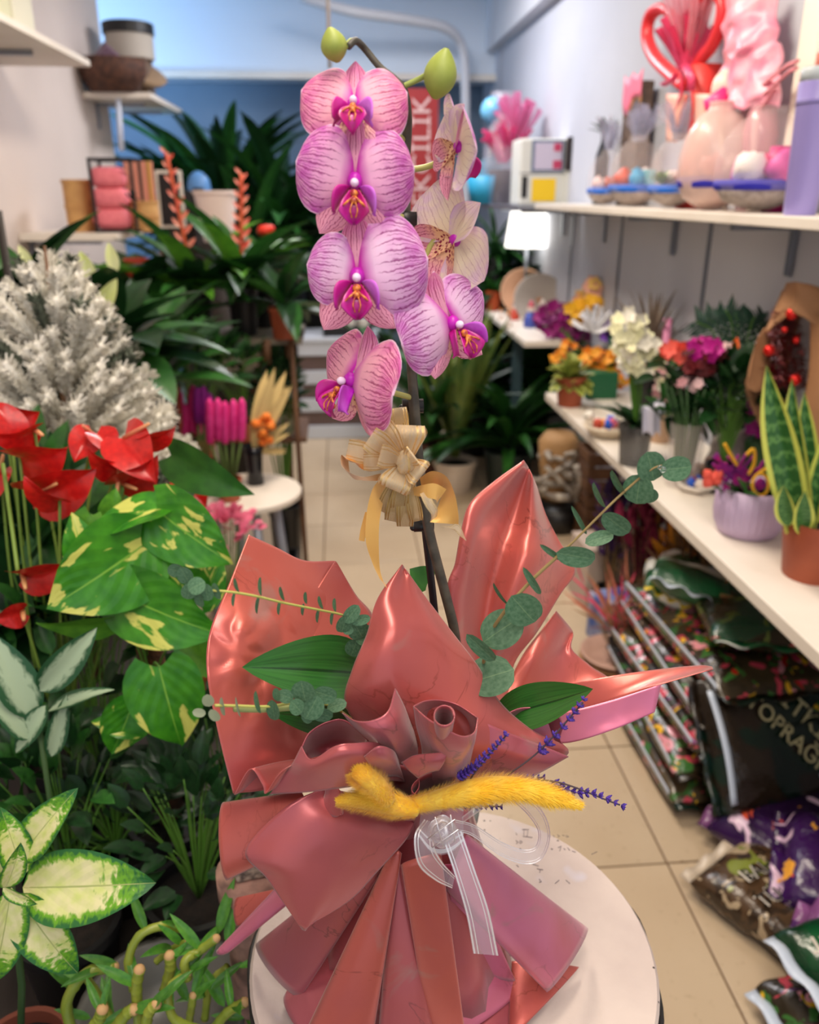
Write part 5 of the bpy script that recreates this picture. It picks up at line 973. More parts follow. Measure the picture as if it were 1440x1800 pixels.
def terrarium(label, u, rpx, X, hpx, blue, contents, big=False, seed=0):
    rr = random.Random(seed); q = US(u, X); s = mpp(q); r = min(rpx * s, .118); H = hpx * s; t = thing('terrarium', label, 'terrarium', q, None)
    pr = [(.16, 0), (.33, .015), (.8, .12), (1, .30), (1.0, .5), (.86, .72), (.6, .88), (.35, .95), (.33, 1), (.36, 1.02)]
    MB().lathe([(a * r, b * H) for a, b in pr], q, 28).obj('glass_globe', M_gl2 if big else M_gl, t)
    MB().lathe([(0, .004), (.30 * r, .01), (.76 * r, .125 * H), (.93 * r, .25 * H), (0, .27 * H)], q, 24).obj('sand', M_sand, t)
    MB().lathe([(0, .25 * H), (.92 * r, .22 * H), (.975 * r, .27 * H), (.95 * r, .32 * H), (0, .34 * H)], q, 28, wob=lambda a, z: 1 + .02 * math.sin(a * 5)).obj('blue_sand', blue, t)
    for i, (c_, kind) in enumerate(contents):
        a = i * 2.4 + seed; p = q + Vector((math.cos(a) * r * .5, math.sin(a) * r * .5 - r * .15, .33 * H)); m = pm('orn_%d_%d_%d' % c_, c_, .5)
        if kind == 'ball': MB().ball(p + Vector((0, 0, r * .2)), r * .34, wob=.5).obj('ornament', m, t)
        elif kind == 'house': MB().box(p + Vector((0, 0, r * .2)), (r * .4, r * .4, r * .6)).obj('ornament', m, t, False)
        elif kind == 'succ':
            for k in range(9): leaf(leafmesh(m, 'lance', .35, .3, .2, nl=5, nw=2), t, p, sph(k * 2.4, .5 + .08 * k), Vector((0, 0, 1)), r * .7, 1, 'leaf')
    return t
terrarium('small terrarium farthest along the cream shelf, next to the printer side', 1062, 33, 1.12, 88, M_bsand, [((210, 90, 70), 'ball'), ((250, 220, 220), 'ball')], seed=1)
terrarium('terrarium with turquoise huts and bright blue sand under clear film', 1112, 46, 1.10, 112, M_bsand, [((120, 214, 220), 'house'), ((40, 160, 210), 'ball'), ((250, 235, 235), 'ball'), ((220, 80, 60), 'ball'), ((130, 210, 220), 'house')], seed=2)
terrarium('terrarium with green and orange succulents over pale blue sand', 1178, 42, 1.09, 118, M_bsand, [((96, 140, 70), 'succ'), ((226, 120, 50), 'succ'), ((250, 240, 240), 'ball')], seed=3)
terrarium('big pale pink frosted terrarium in the middle of the row', 1248, 62, 1.11, 168, M_dsand, [((240, 170, 170), 'ball'), ((250, 230, 220), 'ball')], True, seed=4)
terrarium('wide glass terrarium with navy sand and pink pebbles next to the tumbler', 1330, 80, 1.10, 165, M_dsand, [((236, 90, 180), 'ball'), ((206, 60, 120), 'ball'), ((250, 240, 236), 'ball'), ((110, 130, 50), 'succ'), ((240, 120, 190), 'ball')], seed=5)
q = US(1360, 1.15); t = thing('pink_candle', 'bright magenta candle glass standing between the wide terrarium and tumbler', 'candle', q); MB().lathe([(0, 0), (.03, 0), (.03, .16), (0, .16)], q + Vector((.0, .0, 0)), 20).obj('candle', pm('magenta_wax', (214, 20, 130), .35), t)
for u, X, h_, n_ in ((1112, 1.12, 105, 30), (1178, 1.11, 110, 26), (1062, 1.13, 90, 16)):
    q = US(u, X) + Vector((0, 0, h_ * mpp(US(u, X)))); t = thing('film_wrap', {1112: 'gathered lilac clear film tied over the turquoise terrarium', 1178: 'gathered clear film over the succulent terrarium', 1062: 'small gather of clear film over the farthest terrarium'}[u], 'wrapping film', q); tuft(t, q, .05, .05, n_, pm('lilac_film', (220, 220, 244), .15, alpha=.22, spec=.8), .12, 'film', u)
# red heart arrangement
q = US(1213, 1.17); t = thing('heart_arrangement', 'red heart hoop decoration with pink bows standing behind the terrariums', 'decoration', q); hp = lambda u, v, d=0: P(u, v, X=1.15 + d)
MB().tube(curve([hp(1212, 112), hp(1190, 40), hp(1165, 16), hp(1143, 30), hp(1138, 65), hp(1150, 98), hp(1175, 125), hp(1205, 150)], 40), [.016] * 41, 12, flat=1.5).obj('heart_hoop', M_redr, t)
MB().tube(curve([hp(1212, 112), hp(1225, 30), hp(1245, -20), hp(1270, 0), hp(1268, 40), hp(1252, 80), hp(1232, 105), hp(1208, 150)], 40), [.020] * 41, 12, flat=1.5).obj('heart_hoop', M_redr, t)
MB().lathe([(0, 0), (.05, 0), (.045, .12), (.03, .3), (.055, .42), (0, .42)], q, 24).obj('stem_cone', pm('coral_red', (232, 70, 66), .4), t)
tuft(t, hp(1205, 120, -.03), .05, .05, 26, M_pinkr, .15, 'pink_bow', 5, .9); tuft(t, hp(1200, 118, -.03), .04, .05, 16, M_cel, .22, 'tulle', 6, 1.2)
for a, b in (((1200, 115), (1185, 210)), ((1205, 115), (1215, 160)), ((1190, 130), (1165, 150))): MB().tube([hp(*a, -.04), hp((a[0] + b[0]) / 2 + 6, (a[1] + b[1]) / 2, -.05), hp(*b, -.04)], .012, 6, flat=.2).obj('ribbon', M_pinkr, t)
for k in (0, 1): MB().grid(lambda a, b, k=k: hp(1185 + 50 * k - 14 + 40 * a * (1 - .5 * b), 165 + b * 85, -.02 - .03 * math.sin(a * 3)), 8, 8).obj('paper_collar', pm('peach_paper', (250, 190, 170), .5), t, solid=.001)
q = US(1318, 1.19); t = thing('pink_gift_wrap', 'big crinkled bundle of pink cellophane behind the frosted terrarium', 'gift wrap', q)
def bun(a, b): p = hp(1325 + (a - .5) * 105 * (1 - .25 * b), 190 - b * 210, .05); return p + Vector((-.07 * math.sin(a * 3.14), 0, 0)) + rv0(p) * .02
def rv0(p): return Vector((mnoise.noise(p * 22), mnoise.noise(p * 22 + Vector((5, 5, 5))), mnoise.noise(p * 22 + Vector((9, 1, 2)))))
MB().grid(bun, 40, 60).obj('cellophane', pm('pink_gift_film', (240, 136, 166), .34, c2=(248, 186, 200), scale=16, spec=.5), t, solid=.001); MB().lathe([(0, 0), (.04, 0), (.05, .2), (.03, .3), (0, .3)], q, 20).obj('base', M_cel, t)
q = US(1275, 1.14); t = thing('paper_balloon', 'pale peach teardrop balloon with a hot pink collar behind the frosted terrarium', 'balloon', q); MB().ball(hp(1277, 155), .043, (1, 1, 1.2)).obj('balloon', pm('peach_balloon', (252, 214, 200), .4), t); MB().lathe([(.01, .05), (.045, .0), (.03, -.02)], hp(1262, 186, -.03), 16, axis=(.2, -.4, 1)).obj('collar', pm('hot_pink', (240, 50, 130), .4), t); MB().tube([q, hp(1268, 200)], .01, 8).obj('stick', M_white, t)
q = US(1372, 1.2); t = thing('knitted_ribbon', 'dusty pink twisted ribbon sticking up beside the window strip', 'ribbon', q)
for a in ([(1300, 175), (1340, 150), (1380, 118), (1402, 108)], [(1310, 190), (1350, 160), (1385, 128), (1400, 120)], [(1330, 200), (1350, 175), (1362, 150)]): MB().tube(curve([P(x, y, X=1.17) for x, y in a], 14), .008, 6, flat=.6).obj('ribbon', pm('dusty_pink', (216, 130, 140), .5), t)
MB().tube([P(1330, 200, X=1.17), onto(P(1330, 300, X=1.17), ZU)], .012, 6).obj('stick', M_white, t)
q = US(1105, 1.2); t = thing('gift_bag', 'pink topped paper bag with a scalloped band and dark print behind the terrariums', 'bag', q); z1 = P(1105, 135, X=1.2).z
MB().box((1.2, q.y, (ZU + z1) / 2 - .02), (.05, .20, z1 - ZU - .04), bev=.004).obj('bag', pm('dark_print', (70, 56, 48), .6, c2=(110, 90, 76), scale=26), t, False)
MB().grid(lambda a, b: Vector((1.172, q.y + .105 - .21 * a, z1 - .02 * abs(math.sin(a * 6.28)) - b * (.10 + .03 * math.sin(a * 6.28 * 1.0)))), 24, 4).obj('pink_flap', pm('bag_pink', (248, 130, 160), .5), t, solid=.003); MB().grid(lambda a, b: Vector((1.175, q.y + .105 - .21 * a, z1 - .09 - .03 * math.sin(a * 6.28) - b * .035)), 24, 2).obj('kraft_band', pm('kraft_tan', (206, 150, 104), .6), t, solid=.003)
q = US(1052, 1.2); t = thing('bottle', 'dark bottle with a sprig of grey leaves beyond the pink topped bag', 'bottle', q); s = mpp(q); MB().lathe([(0, 0), (.03, 0), (.03, .2), (.012, .26), (.012, .31), (0, .31)], q, 18).obj('glass', pm('dark_bottle', (50, 56, 66), .2), t)
for k in range(10): leaf(leafmesh(G_blue, 'lance', .3, .2, .4), t, q + Vector((0, 0, .29)), sph(k * 2.4, .4 + .1 * k), (0, 0, 1), .09)
# printer on the grey shelf
zg = 1.49; a, b = P(912, 360, X=.95), P(1030, 360, X=1.0); yy = 4.7; a = P(914, 300, Y=yy); b = P(1006, 300, Y=yy); t = thing('printer', 'white photo printer with a display and a yellow sticker on the grey shelf', 'printer', ((a.x + b.x) / 2, yy, zg)); z1 = P(960, 243, Y=yy).z; M_pr = pm('printer_white', (222, 222, 214), .45)
MB().box(((a.x + b.x) / 2, yy + .12, (zg + z1) / 2), (b.x - a.x, .24, z1 - zg), bev=.012).obj('body', M_pr, t, False)
def onf(u0, v0, u1, v1, m, name, d=.004, Y=yy, par=None): A, B_ = P(u0, v0, Y=Y), P(u1, v1, Y=Y); return MB().box(((A.x + B_.x) / 2, Y - d / 2, (A.z + B_.z) / 2), (abs(B_.x - A.x), d, abs(A.z - B_.z)), bev=.001).obj(name, m, par if par else t, False)
onf(936, 246, 990, 302, pm('bezel_blue_grey', (110, 124, 150), .4), 'bezel', .006); onf(941, 251, 986, 298, pm('screen_glow', (206, 196, 216), .2), 'screen', .009); onf(974, 252, 986, 266, pm('screen_red', (200, 60, 100), .3), 'screen_icon', .011); onf(972, 282, 986, 297, pm('screen_red', (200, 60, 100), .3), 'screen_icon', .011)
onf(936, 314, 975, 354, pm('yellow_sticker', (250, 206, 20), .5), 'sticker', .005); onf(918, 310, 926, 348, M_black, 'slot', .004); onf(914, 303, 1005, 306, pm('gap_grey', (150, 150, 148), .6), 'seam', .003)
t = thing('card_reader', 'dark upright panel box beside the printer display', 'device', P(1012, 300, Y=4.6)); A, B_ = P(1002, 240, Y=4.62), P(1024, 299, Y=4.62); MB().box(((A.x + B_.x) / 2, 4.66, (A.z + B_.z) / 2), (B_.x - A.x, .06, A.z - B_.z), bev=.004).obj('panel', pm('dark_brown_plastic', (30, 20, 18), .4), t, False); MB().box(((A.x + B_.x) / 2, 4.68, (zg + B_.z) / 2), (.06, .05, B_.z - zg)).obj('support', M_pr, t, False)
MB().ball(P(1012, 268, Y=4.618), .012, (1, .2, 1.4)).obj('emblem', M_white, t)
# cellophane flamingo wrap beyond the printer
q = onto(P(880, 365, Y=5.3), zg); t = thing('cellophane_gift', 'pink bow gift in clear film with a dark basket, beyond the printer', 'gift', q); s = mpp(q); MB().lathe([(0, 0), (20 * s, 0), (24 * s, 55 * s), (0, 55 * s)], q, 20).obj('basket', pm('dark_basket', (60, 52, 50), .8, c2=(36, 30, 30), scale=40), t)
c = P(885, 285, Y=5.25); tuft(t, c, .08, .1, 34, pm('pink_tulle', (232, 80, 140), .4, alpha=.8), .22, 'tulle', 9, .7); tuft(t, P(905, 250, Y=5.25), .05, .1, 20, pm('pink_tulle_pale', (236, 130, 180), .4, alpha=.8), .25, 'tulle', 10, 1.0)
MB().lathe([(26 * s, 0), (34 * s, 60 * s), (30 * s, 110 * s), (10 * s, 150 * s), (24 * s, 175 * s)], q, 20, wob=lambda a, z: 1 + .1 * mnoise.noise(Vector((a * 3, z * 20, 0)))).obj('film', M_celc, t)
q = onto(P(852, 365, Y=5.35), zg); t = thing('blue_gift', 'turquoise basket with a sky blue ball above it, behind the top orchid blooms', 'gift', q); MB().lathe([(0, 0), (26 * s, 0), (34 * s, 46 * s), (30 * s, 46 * s), (0, 30 * s)], q, 20).obj('basket', pm('turquoise', (40, 150, 190), .5), t); MB().ball(P(868, 195, Y=5.35), 23 * s).obj('balloon', pm('sky_balloon', (110, 176, 214), .3), t); MB().tube([q + Vector((0, 0, .05)), P(868, 200, Y=5.35)], .005).obj('stick', M_white, t)
tuft(t, q + Vector((0, 0, .1)), .1, .1, 24, pm('pale_blue_film', (170, 216, 236), .15, alpha=.5), .16, 'film', 11)
t = thing('lamp_shade', 'glowing white lampshade below the grey shelf', 'lamp', onto(P(926, 434, Y=5.15), .86)); q = P(926, 434, Y=5.15); s = mpp(q); MB().lathe([(38 * s, 0), (30 * s, .20)], q, 24).obj('shade', pm('lamp_glow', (255, 250, 240), .6, emit=1.6), t, solid=.003); MB().tube([onto(q, .861), q + Vector((0, 0, .06))], .012).obj('base', M_metal, t)
# red shop banner and pipe
yb = 6.3; a, b = P(714, 155, Y=yb), P(771, 155, Y=yb); zb_ = P(740, 470, Y=yb).z; t = thing('banner', 'tall red vertical banner with white rotated lettering behind the orchid stem', 'banner', ((a.x + b.x) / 2, yb, 0)); cx = (a.x + b.x) / 2
MB().box((cx, yb, (a.z + zb_) / 2), (b.x - a.x, .008, a.z - zb_)).obj('sheet', pm('banner_red', (150, 26, 28), .6), t, False); MB().box((cx, yb + .02, zb_ / 2), (.03, .03, zb_)).obj('pole', M_metal, t, False); MB().lathe([(0, 0), (.15, 0), (.13, .02), (0, .02)], (cx, yb + .02, 0), 20).obj('foot', M_metal, t)
text(t, '\u00c7\u0130\u00c7EK\u00c7\u0130L\u0130K', .185, Matrix.Translation((cx, yb - .007, (a.z + zb_) / 2 + .02)) @ Matrix(((0, -1, 0, 0), (0, 0, -1, 0), (1, 0, 0, 0), (0, 0, 0, 1))), pm('banner_white', (214, 180, 176), .6))
t = thing('pipe', 'thin white pipe bending from the ceiling down the far corner', 'pipe', P(800, 60, Y=6.6)); MB().tube(curve([P(530, -5, Y=6.4), P(620, 20, Y=6.4), P(720, 35, Y=6.5), P(785, 50, Y=6.6), P(812, 85, Y=6.7), P(818, 160, Y=6.7), P(818, 330, Y=6.7), P(818, 500, Y=6.7)], 50), .035, 10).obj('pipe', pm('pipe_white', (206, 208, 214), .5), t)
t = thing('hanging_cord', 'thin cord hanging from the ceiling above the first bud', 'cord', P(577, 0, Y=4)); MB().tube([P(574, -60, Y=4), P(578, 50, Y=4), P(580, 120, Y=4)], .008, 6).obj('cord', pm('cord_grey', (150, 140, 136), .6), t)
# ---------------------------------------------------------------- far white shelf
zf = .86
def FS(u, v): return P(u, v, Z=zf)
q = FS(866, 545); t = thing('flower_pot', 'small orange terracotta pot at the tip of the far white shelf', 'pot', q); pot(t, q, .05, .12, pm('orange_terracotta', (196, 84, 40), .6)); 
for k in range(10): leaf(WS, t, q + Vector((0, 0, .11)), sph(k * 2.4, .3 + .1 * k), (0, 0, 1), .14)
for u, v, r, c_, lab in ((920, 512, 38, (206, 160, 128), 'round tan basket standing on edge on the far white shelf'), (948, 525, 42, (176, 168, 160), 'round grey basket standing on edge in front of the tan one')):
    q = FS(u, v + 38); c = P(u, v, Y=q.y); s = mpp(c); t = thing('round_basket', lab, 'basket', onto(c, zf)); m = MB(); n = Vector((-.25, -1, .35)).normalized()
    for k in range(9): m.tube([c + Matrix.Rotation(a * math.pi / 15, 3, n) @ (n.orthogonal().normalized()) * r * s * (1 - .1 * k) + n * -(.006 * k) for a in range(31)], .0085, 5, False)
    m.obj('coil', pm('coil_%d' % u, c_, .8), t)
M_orn = [pm('orn_a', (196, 70, 50), .5), pm('orn_b', (240, 226, 216), .4), pm('orn_c', (60, 80, 170), .5), pm('orn_d', (236, 150, 60), .5), pm('orn_e', (232, 110, 130), .5)]
def figurine(lab, u, v, k, h, Z, hat=1):
    q = P(u, v, Z=Z); t = thing('figurine', lab, 'figurine', q); MB().lathe([(0, 0), (h * .28, 0), (h * .3, h * .2), (h * .18, h * .6), (0, h * .66)], q, 14).obj('body', M_orn[k % 5], t); MB().ball(q + Vector((0, 0, h * .76)), h * .17).obj('head', M_orn[1], t)
    MB().lathe([(h * .17, h * .85), (h * .04, h * 1.1), (0, h * 1.12)], q, 12).obj('hat', M_orn[(k + 2) % 5], t)
for lab, u, v, k, h in (('red and blue figurine near the edge of the far white shelf', 905, 562, 0, .1), ('blue figurine between the baskets and magenta blooms', 932, 575, 2, .13), ('striped pink figurine beside the blue one', 952, 572, 4, .13), ('white rabbit-like figurine on the far shelf edge', 893, 575, 1, .08), ('orange figurine closest to the magenta blooms', 965, 566, 3, .11), ('low cream figurine near the orange pot', 880, 562, 1, .06)): figurine(lab, u, v, k, h, zf)
for u, v, lab, me_, L, n in ((880, 470, 'dark leafy plant crowding behind the tan basket', WD, .4, 34), (945, 470, 'broad dark plant in the far corner by the lampshade', WD, .42, 34), (985, 480, 'dim green plant against the far panels', ZM, .2, 50), (870, 420, 'spiky green plant with a red tip beside the lampshade', STM, .35, 20)):
    rosette('foliage_plant', lab, 'plant', u, v + 30, 5.5 if u < 940 else 5.42, L * .9, n, me_, M_black, .1, .2, 0, (-.1, 1.5), None, 2, W=.9)
t = rosette('dried_branch', 'tall dark dried branch plant against the cool panels', 'dried plant', 1042, 500, 4.5, .16, 8, leafmesh(pm('dry_brown', (60, 50, 50), .8, rand=.2), 'lance', .2, .2, .4), pm('grey_pot', (140, 136, 140), .6), .05, .16, .75); q = P(1042, 500, Y=4.5); top = P(1040, 405, Y=4.5)
for k in range(46): p = q.lerp(top, R.random()); leaf(leafmesh(pm('dry_brown', (60, 50, 50), .8, rand=.2), 'lance', .35, .2, .4), t, p, sph(R.random() * 6.28, R.uniform(.2, 1.3)), (0, -1, .2), .09)
# ---------------------------------------------------------------- long lower shelf
zs2 = .75
def LS(u, v): return P(u, v, Z=zs2)
def blossom_cloud(t, u, v, y, ru, rv_, n, mats, r, petals=5, seed=0, name='bloom', dy=.05):
    rr = random.Random(seed + u)
    for i in range(n):
        a = rr.random() * 6.283; q = rr.random() ** .5; p = P(u + math.cos(a) * ru * q, v + math.sin(a) * rv_ * q, Y=y + rr.uniform(-dy, dy)); m = mats[i % len(mats)]
        key = 'bl_%s_%d' % (m.name, petals)
        if key not in _lc:
            k = MB(); 
            for j in range(petals):
                b = 2 * math.pi * j / petals; ca, sa = math.cos(b), math.sin(b)
                k.grid(lambda x, z, ca=ca, sa=sa: (lambda w_, L: Vector((ca * L - sa * w_, sa * L + ca * w_, .25 * L * L + .2 * abs(w_))))((2 * x - 1) * .42 * math.sin(math.pi * (.08 + .9 * z)) , z), 4, 4)
            k.ball((0, 0, .08), .14, n=6, m=4); _lc[key] = k.mesh(name, m)
        n_ = (EYE - p).normalized() + Vector((rr.gauss(0, .4), rr.gauss(0, .4), rr.gauss(0, .4) + .3)); link(name, _lc[key], t, frame(p, n_.orthogonal(), n_) @ Matrix.Diagonal((r, r, r, 1)) @ Matrix.Rotation(rr.random() * 6, 4, 'Z'))
def potted(name, label, cat, u, v, pr, ph, pm_, n=14, me=None, L=.08, clouds=(), stems=True, el=(.2, 1.3), taper=.8):
    q = LS(u, v); t = thing(name, label, cat, q); pot(t, q, pr, ph, pm_, taper); m0 = q + Vector((0, 0, ph * .85))
    for i in range(n): leaf(me or WS, t, m0, sph(i * 2.4, R.uniform(*el)), (0, 0, 1), L * R.uniform(.7, 1.2))
    sm = MB()
    for (cu, cv, dy, ru, rv_, k, mats, r, pe) in clouds:
        blossom_cloud(t, cu, cv, q.y + dy, ru, rv_, k, mats, r, pe)
        for j in range(5): sm.tube(curve([m0, m0.lerp(P(cu, cv, Y=q.y + dy), .6) + rv(.01), P(cu + R.uniform(-.6, .6) * ru, cv + R.uniform(-.5, .5) * rv_, Y=q.y + dy)], 8), .0022, 5)
    if clouds: sm.obj('stems', M_stem, t)
    return t
B_or = [pm('bl_orange', (240, 140, 24), .6), pm('bl_amber', (246, 170, 50), .6)]; B_mag = [pm('bl_magenta', (150, 16, 120), .6), pm('bl_plum', (120, 20, 96), .6)]; B_pur = [pm('bl_purple', (96, 20, 150), .6)]
B_bei = [pm('bl_beige', (226, 196, 140), .6), pm('bl_ochre', (214, 176, 90), .6), pm('bl_peach', (226, 170, 150), .6)]; B_yel = [pm('bl_yellow', (240, 186, 40), .6)]; B_whi = [pm('bl_white', (244, 240, 224), .6), pm('bl_cream', (232, 230, 190), .6)]
B_pin = [pm('bl_pink', (232, 170, 176), .6), pm('bl_blush', (240, 200, 200), .6)]; B_red = [pm('bl_wine', (110, 14, 24), .7), pm('bl_darkred', (80, 10, 18), .7)]; B_cor = [pm('bl_coral', (240, 96, 80), .6)]
M_gpot = pm('grey_clear_pot', (96, 96, 96), .2, alpha=.75); M_cact = leafmesh(green('cactus_yellow', (170, 174, 84), (120, 140, 60)), 'oval', .5, .2, .4, nl=6, nw=4)
t = potted('succulent_pot', 'yellow green cactus spilling over a terracotta pot at the far tip of the long shelf', 'succulent', 1001, 712, .058, .12, M_terra, 50, M_cact, .10, el=(-.3, 1.5))
potted('kalanchoe', 'orange flowering pot behind the yellow green cactus', 'flowers', 1022, 668, .05, .1, pm('pink_pot', (220, 130, 110), .6), 20, ZM, .08, [(1000, 622, 0, 32, 22, 34, B_or, .020, 5)])
potted('kalanchoe', 'amber flowering pot between the green box and the tall white flowers', 'flowers', 1062, 690, .05, .1, M_black, 24, ZZ, .09, [(1045, 632, 0, 34, 22, 30, B_or, .024, 5), (1085, 655, -.05, 26, 30, 26, B_yel + B_or, .018, 5)])
q = LS(1055, 700); t = thing('green_box', 'dark green square flower box behind the little shell dish', 'box', q); s = mpp(q); MB().box(q + Vector((0, 0.03, .055)), (.13, .1, .11), bev=.003).obj('box', pm('forest_green', (24, 100, 62), .5), t, False)
potted('orchid_pot', 'magenta orchid cluster in front of the far white shelf', 'orchid', 1010, 640, .045, .1, M_gpot, 8, WD, .12, [(978, 562, .1, 40, 26, 44, B_mag, .034, 5), (1015, 590, .08, 30, 28, 30, B_mag, .032, 5), (1038, 590, .05, 16, 22, 10, B_mag, .024, 5)])
potted('orchid_pot', 'beige and ochre orchid cluster, the tallest at the far end', 'orchid', 1075, 655, .05, .12, M_gpot, 8, WD, .12, [(1060, 530, .15, 56, 36, 80, B_bei, .036, 5), (1030, 548, .1, 30, 28, 26, B_yel, .034, 5), (1105, 535, .15, 14, 14, 8, [pm('bl_rose', (180, 80, 110), .6)], .026, 5), (1110, 575, .12, 20, 24, 14, B_bei, .028, 5)])
potted('orchid_pot', 'small vivid purple orchid in a tall green sleeve', 'orchid', 1078, 668, .035, .2, pm('sleeve_green', (50, 110, 80), .4), 6, WD, .1, [(1082, 577, .05, 20, 24, 22, B_pur, .034, 5)])
t = thing('white_bow', 'white ribbon bow on the magenta orchid cluster', 'bow', P(1045, 580, Y=3.2)); tuft(t, P(1045, 583, Y=3.15), .05, .05, 12, pm('white_ribbon', (236, 236, 240), .4), .11, 'ribbon', 14, .1)
potted('orchid_pot', 'tall white flowering spike in a dark clear pot with kraft tag', 'flowers', 1112, 815, .052, .13, M_gpot, 14, WD, .14, [(1108, 590, .03, 30, 42, 44, B_whi, .024, 5), (1130, 610, .0, 34, 20, 26, B_whi, .024, 5), (1112, 640, .0, 20, 22, 18, B_whi, .022, 5)])
MB().lathe([(0, .001), (.04, .001), (.047, .1), (0, .1)], LS(1112, 815), 20).obj('bark', M_dark, t) if False else None
potted('flower_pot_mixed', 'cream and white clustered blooms behind the mixed bouquet', 'flowers', 1185, 735, .05, .11, M_black, 14, WD, .13, [(1188, 602, .1, 48, 18, 34, B_whi, .024, 5)])
potted('kalanchoe', 'pale pink and white double blooms beside the tall white spike', 'flowers', 1160, 775, .045, .11, pm('kraft_wrap', (206, 170, 140), .7), 16, ZM, .09, [(1162, 655, 0, 26, 26, 30, B_pin + B_whi, .017, 6), (1170, 690, 0, 22, 16, 10, B_pin, .015, 6)])
q = P(1148, 720, Y=2.4); t = thing('ribbon_tag', 'lilac white ribbon tails hanging on the kraft wrapped pot', 'ribbon', q); MB().grid(lambda a, b: P(1130 + 32 * a, 715 + 52 * b - 8 * abs(math.sin(a * 6.28)) * (b > .9), Y=2.3) + Vector((0, .01 * math.sin(a * 9), 0)), 10, 8).obj('tails', pm('lilac_white', (222, 222, 240), .5), t, solid=.001); MB().tube(curve([P(1150, 712, Y=2.3), P(1175, 715, Y=2.28), P(1200, 728, Y=2.26), P(1225, 724, Y=2.26)], 14), .010, 6, flat=.3).obj('band', pm('lilac_white', (222, 222, 240), .5), t)
# mixed bouquet in glass
q = LS(1197, 852); t = thing('bouquet', 'mixed bouquet with wine red and magenta heads in a glass vase', 'bouquet', q); s = mpp(q)
MB().lathe([(0, .001), (.048, .001), (.05, .01), (.05, .19), (.047, .19), (.046, .012), (0, .012)], q, 28).obj('vase', M_gl, t); sm = MB()
for i in range(22): a = i * 2.4; sm.tube([q + Vector((math.cos(a) * .02, math.sin(a) * .02, .015)), q + Vector((math.cos(a) * .035, math.sin(a) * .035, .19)), q + Vector((math.cos(a) * .09, math.sin(a) * .06, .30))], .004, 5)
sm.obj('stems', pm('wet_stems', (60, 96, 50), .5), t)
for i in range(110): p = P(1215 + R.uniform(-1, 1) * 62, 690 + R.uniform(-1, 1) * 52, Y=q.y + R.uniform(-.03, .1)); leaf(ZZ if i % 3 else ZM, t, p, Vector((R.gauss(0, .6), -.4, R.gauss(.2, .5))), (0, -.4, 1), .075)
blossom_cloud(t, 1240, 635, q.y - .02, 34, 28, 46, B_red, .022, 6); blossom_cloud(t, 1233, 615, q.y - .03, 32, 14, 26, [pm('bl_fuchsia', (190, 16, 140), .6)], .022, 6); blossom_cloud(t, 1188, 620, q.y, 20, 12, 14, B_cor, .022, 6); blossom_cloud(t, 1270, 622, q.y + .02, 30, 16, 16, B_pin, .018, 6); blossom_cloud(t, 1215, 672, q.y - .05, 22, 10, 7, B_pin, .016, 6)
t = thing('pink_taper', 'slim dusty pink candle against the cool panels', 'candle', LS(1175, 700)); a = P(1174, 640, Y=2.9); b = P(1174, 560, Y=2.9); MB().tube([onto(a, zs2), b], .014, 10).obj('candle', pm('dusty_rose', (210, 130, 170), .5), t)
rosette('dried_grass', 'dark dried grass tuft behind the cream blooms', 'dried plant', 1140, 640, 3.0, .26, 40, leafmesh(pm('dry_grass', (110, 96, 84), .9, rand=.25), 'lance', .06, .2, .3), M_black, .05, .1, zs2, (.9, 1.5))
pa = rosette('palm', 'small feathery palm behind the bouquets by the wall panel', 'palm', 1290, 690, 2.35, .05, 2, ZM, M_black, .05, .1, zs2); c = P(1295, 680, Y=2.3)
for k in range(9):
    tip = P(1225 + k * 17, 545 + abs(k - 3) * 7 - (10 if k > 5 else 0), Y=2.3 + .03 * (k % 3)); mid = c.lerp(tip, .6) + Vector((0, 0, .04)); cc = curve([c, mid, tip], 14); MB().tube(cc, .0018, 5).obj('frond_stem', M_stem, pa)
    for j in range(4, 15):
        ax = (cc[min(14, j + 1) if j < 14 else 14] - cc[j - 1]).normalized(); sd = ax.cross(Vector((0, -1, .2))).normalized()
        for sg in (-1, 1): leaf(leafmesh(G_blue, 'lance', .13, .2, .6, nl=6, nw=2), pa, cc[j], ax * .6 + sd * sg, (0, -1, .3), .055)
t = thing('orange_bloom', 'single pointed orange bloom in front of the palm', 'flower', onto(P(1292, 640, Y=2.2), zs2)); leafpx(leafmesh(B_or[0].copy() if False else pm('bl_deeporange', (236, 104, 40), .6), 'lance', .4, .4, .2), t, (1288, 635, 2.2), (1296, 592, 2.2), 0, 1, 'bloom'); MB().tube([onto(P(1290, 700, Y=2.2), zs2), P(1288, 635, Y=2.2)], .003).obj('stalk', M_stem, t)
bush('foliage_plant', 'dark leafy filler plant between the bouquet and kraft bundle', 'plant', 1290, 705, 2.15, .09, .10, 90, ZZ, .08, M_black, zs2, .05, .08)
t = thing('shell_dish', 'pale shell dish with white, red and blue pieces near the cactus', 'dish', LS(1066, 765)); q = LS(1066, 765); MB().lathe([(0, 0), (.05, 0), (.085, .035), (.08, .04), (.045, .012), (0, .012)], q, 32, wob=lambda a, z: 1 + .05 * math.sin(a * 8)).obj('dish', pm('pale_shell', (216, 200, 176), .5), t)
for i, k in enumerate([1, 0, 2, 1, 3, 1, 0, 2, 1, 4, 1, 1]): MB().ball(q + Vector((R.uniform(-.06, .06), R.uniform(-.05, .05), .045 + .02 * R.random())), .018, wob=.7).obj('pebble', [M_orn[0], pm('shell_white', (240, 236, 224), .5), pm('bright_blue', (20, 90, 210), .4), M_orn[3], M_orn[4]][k], t)
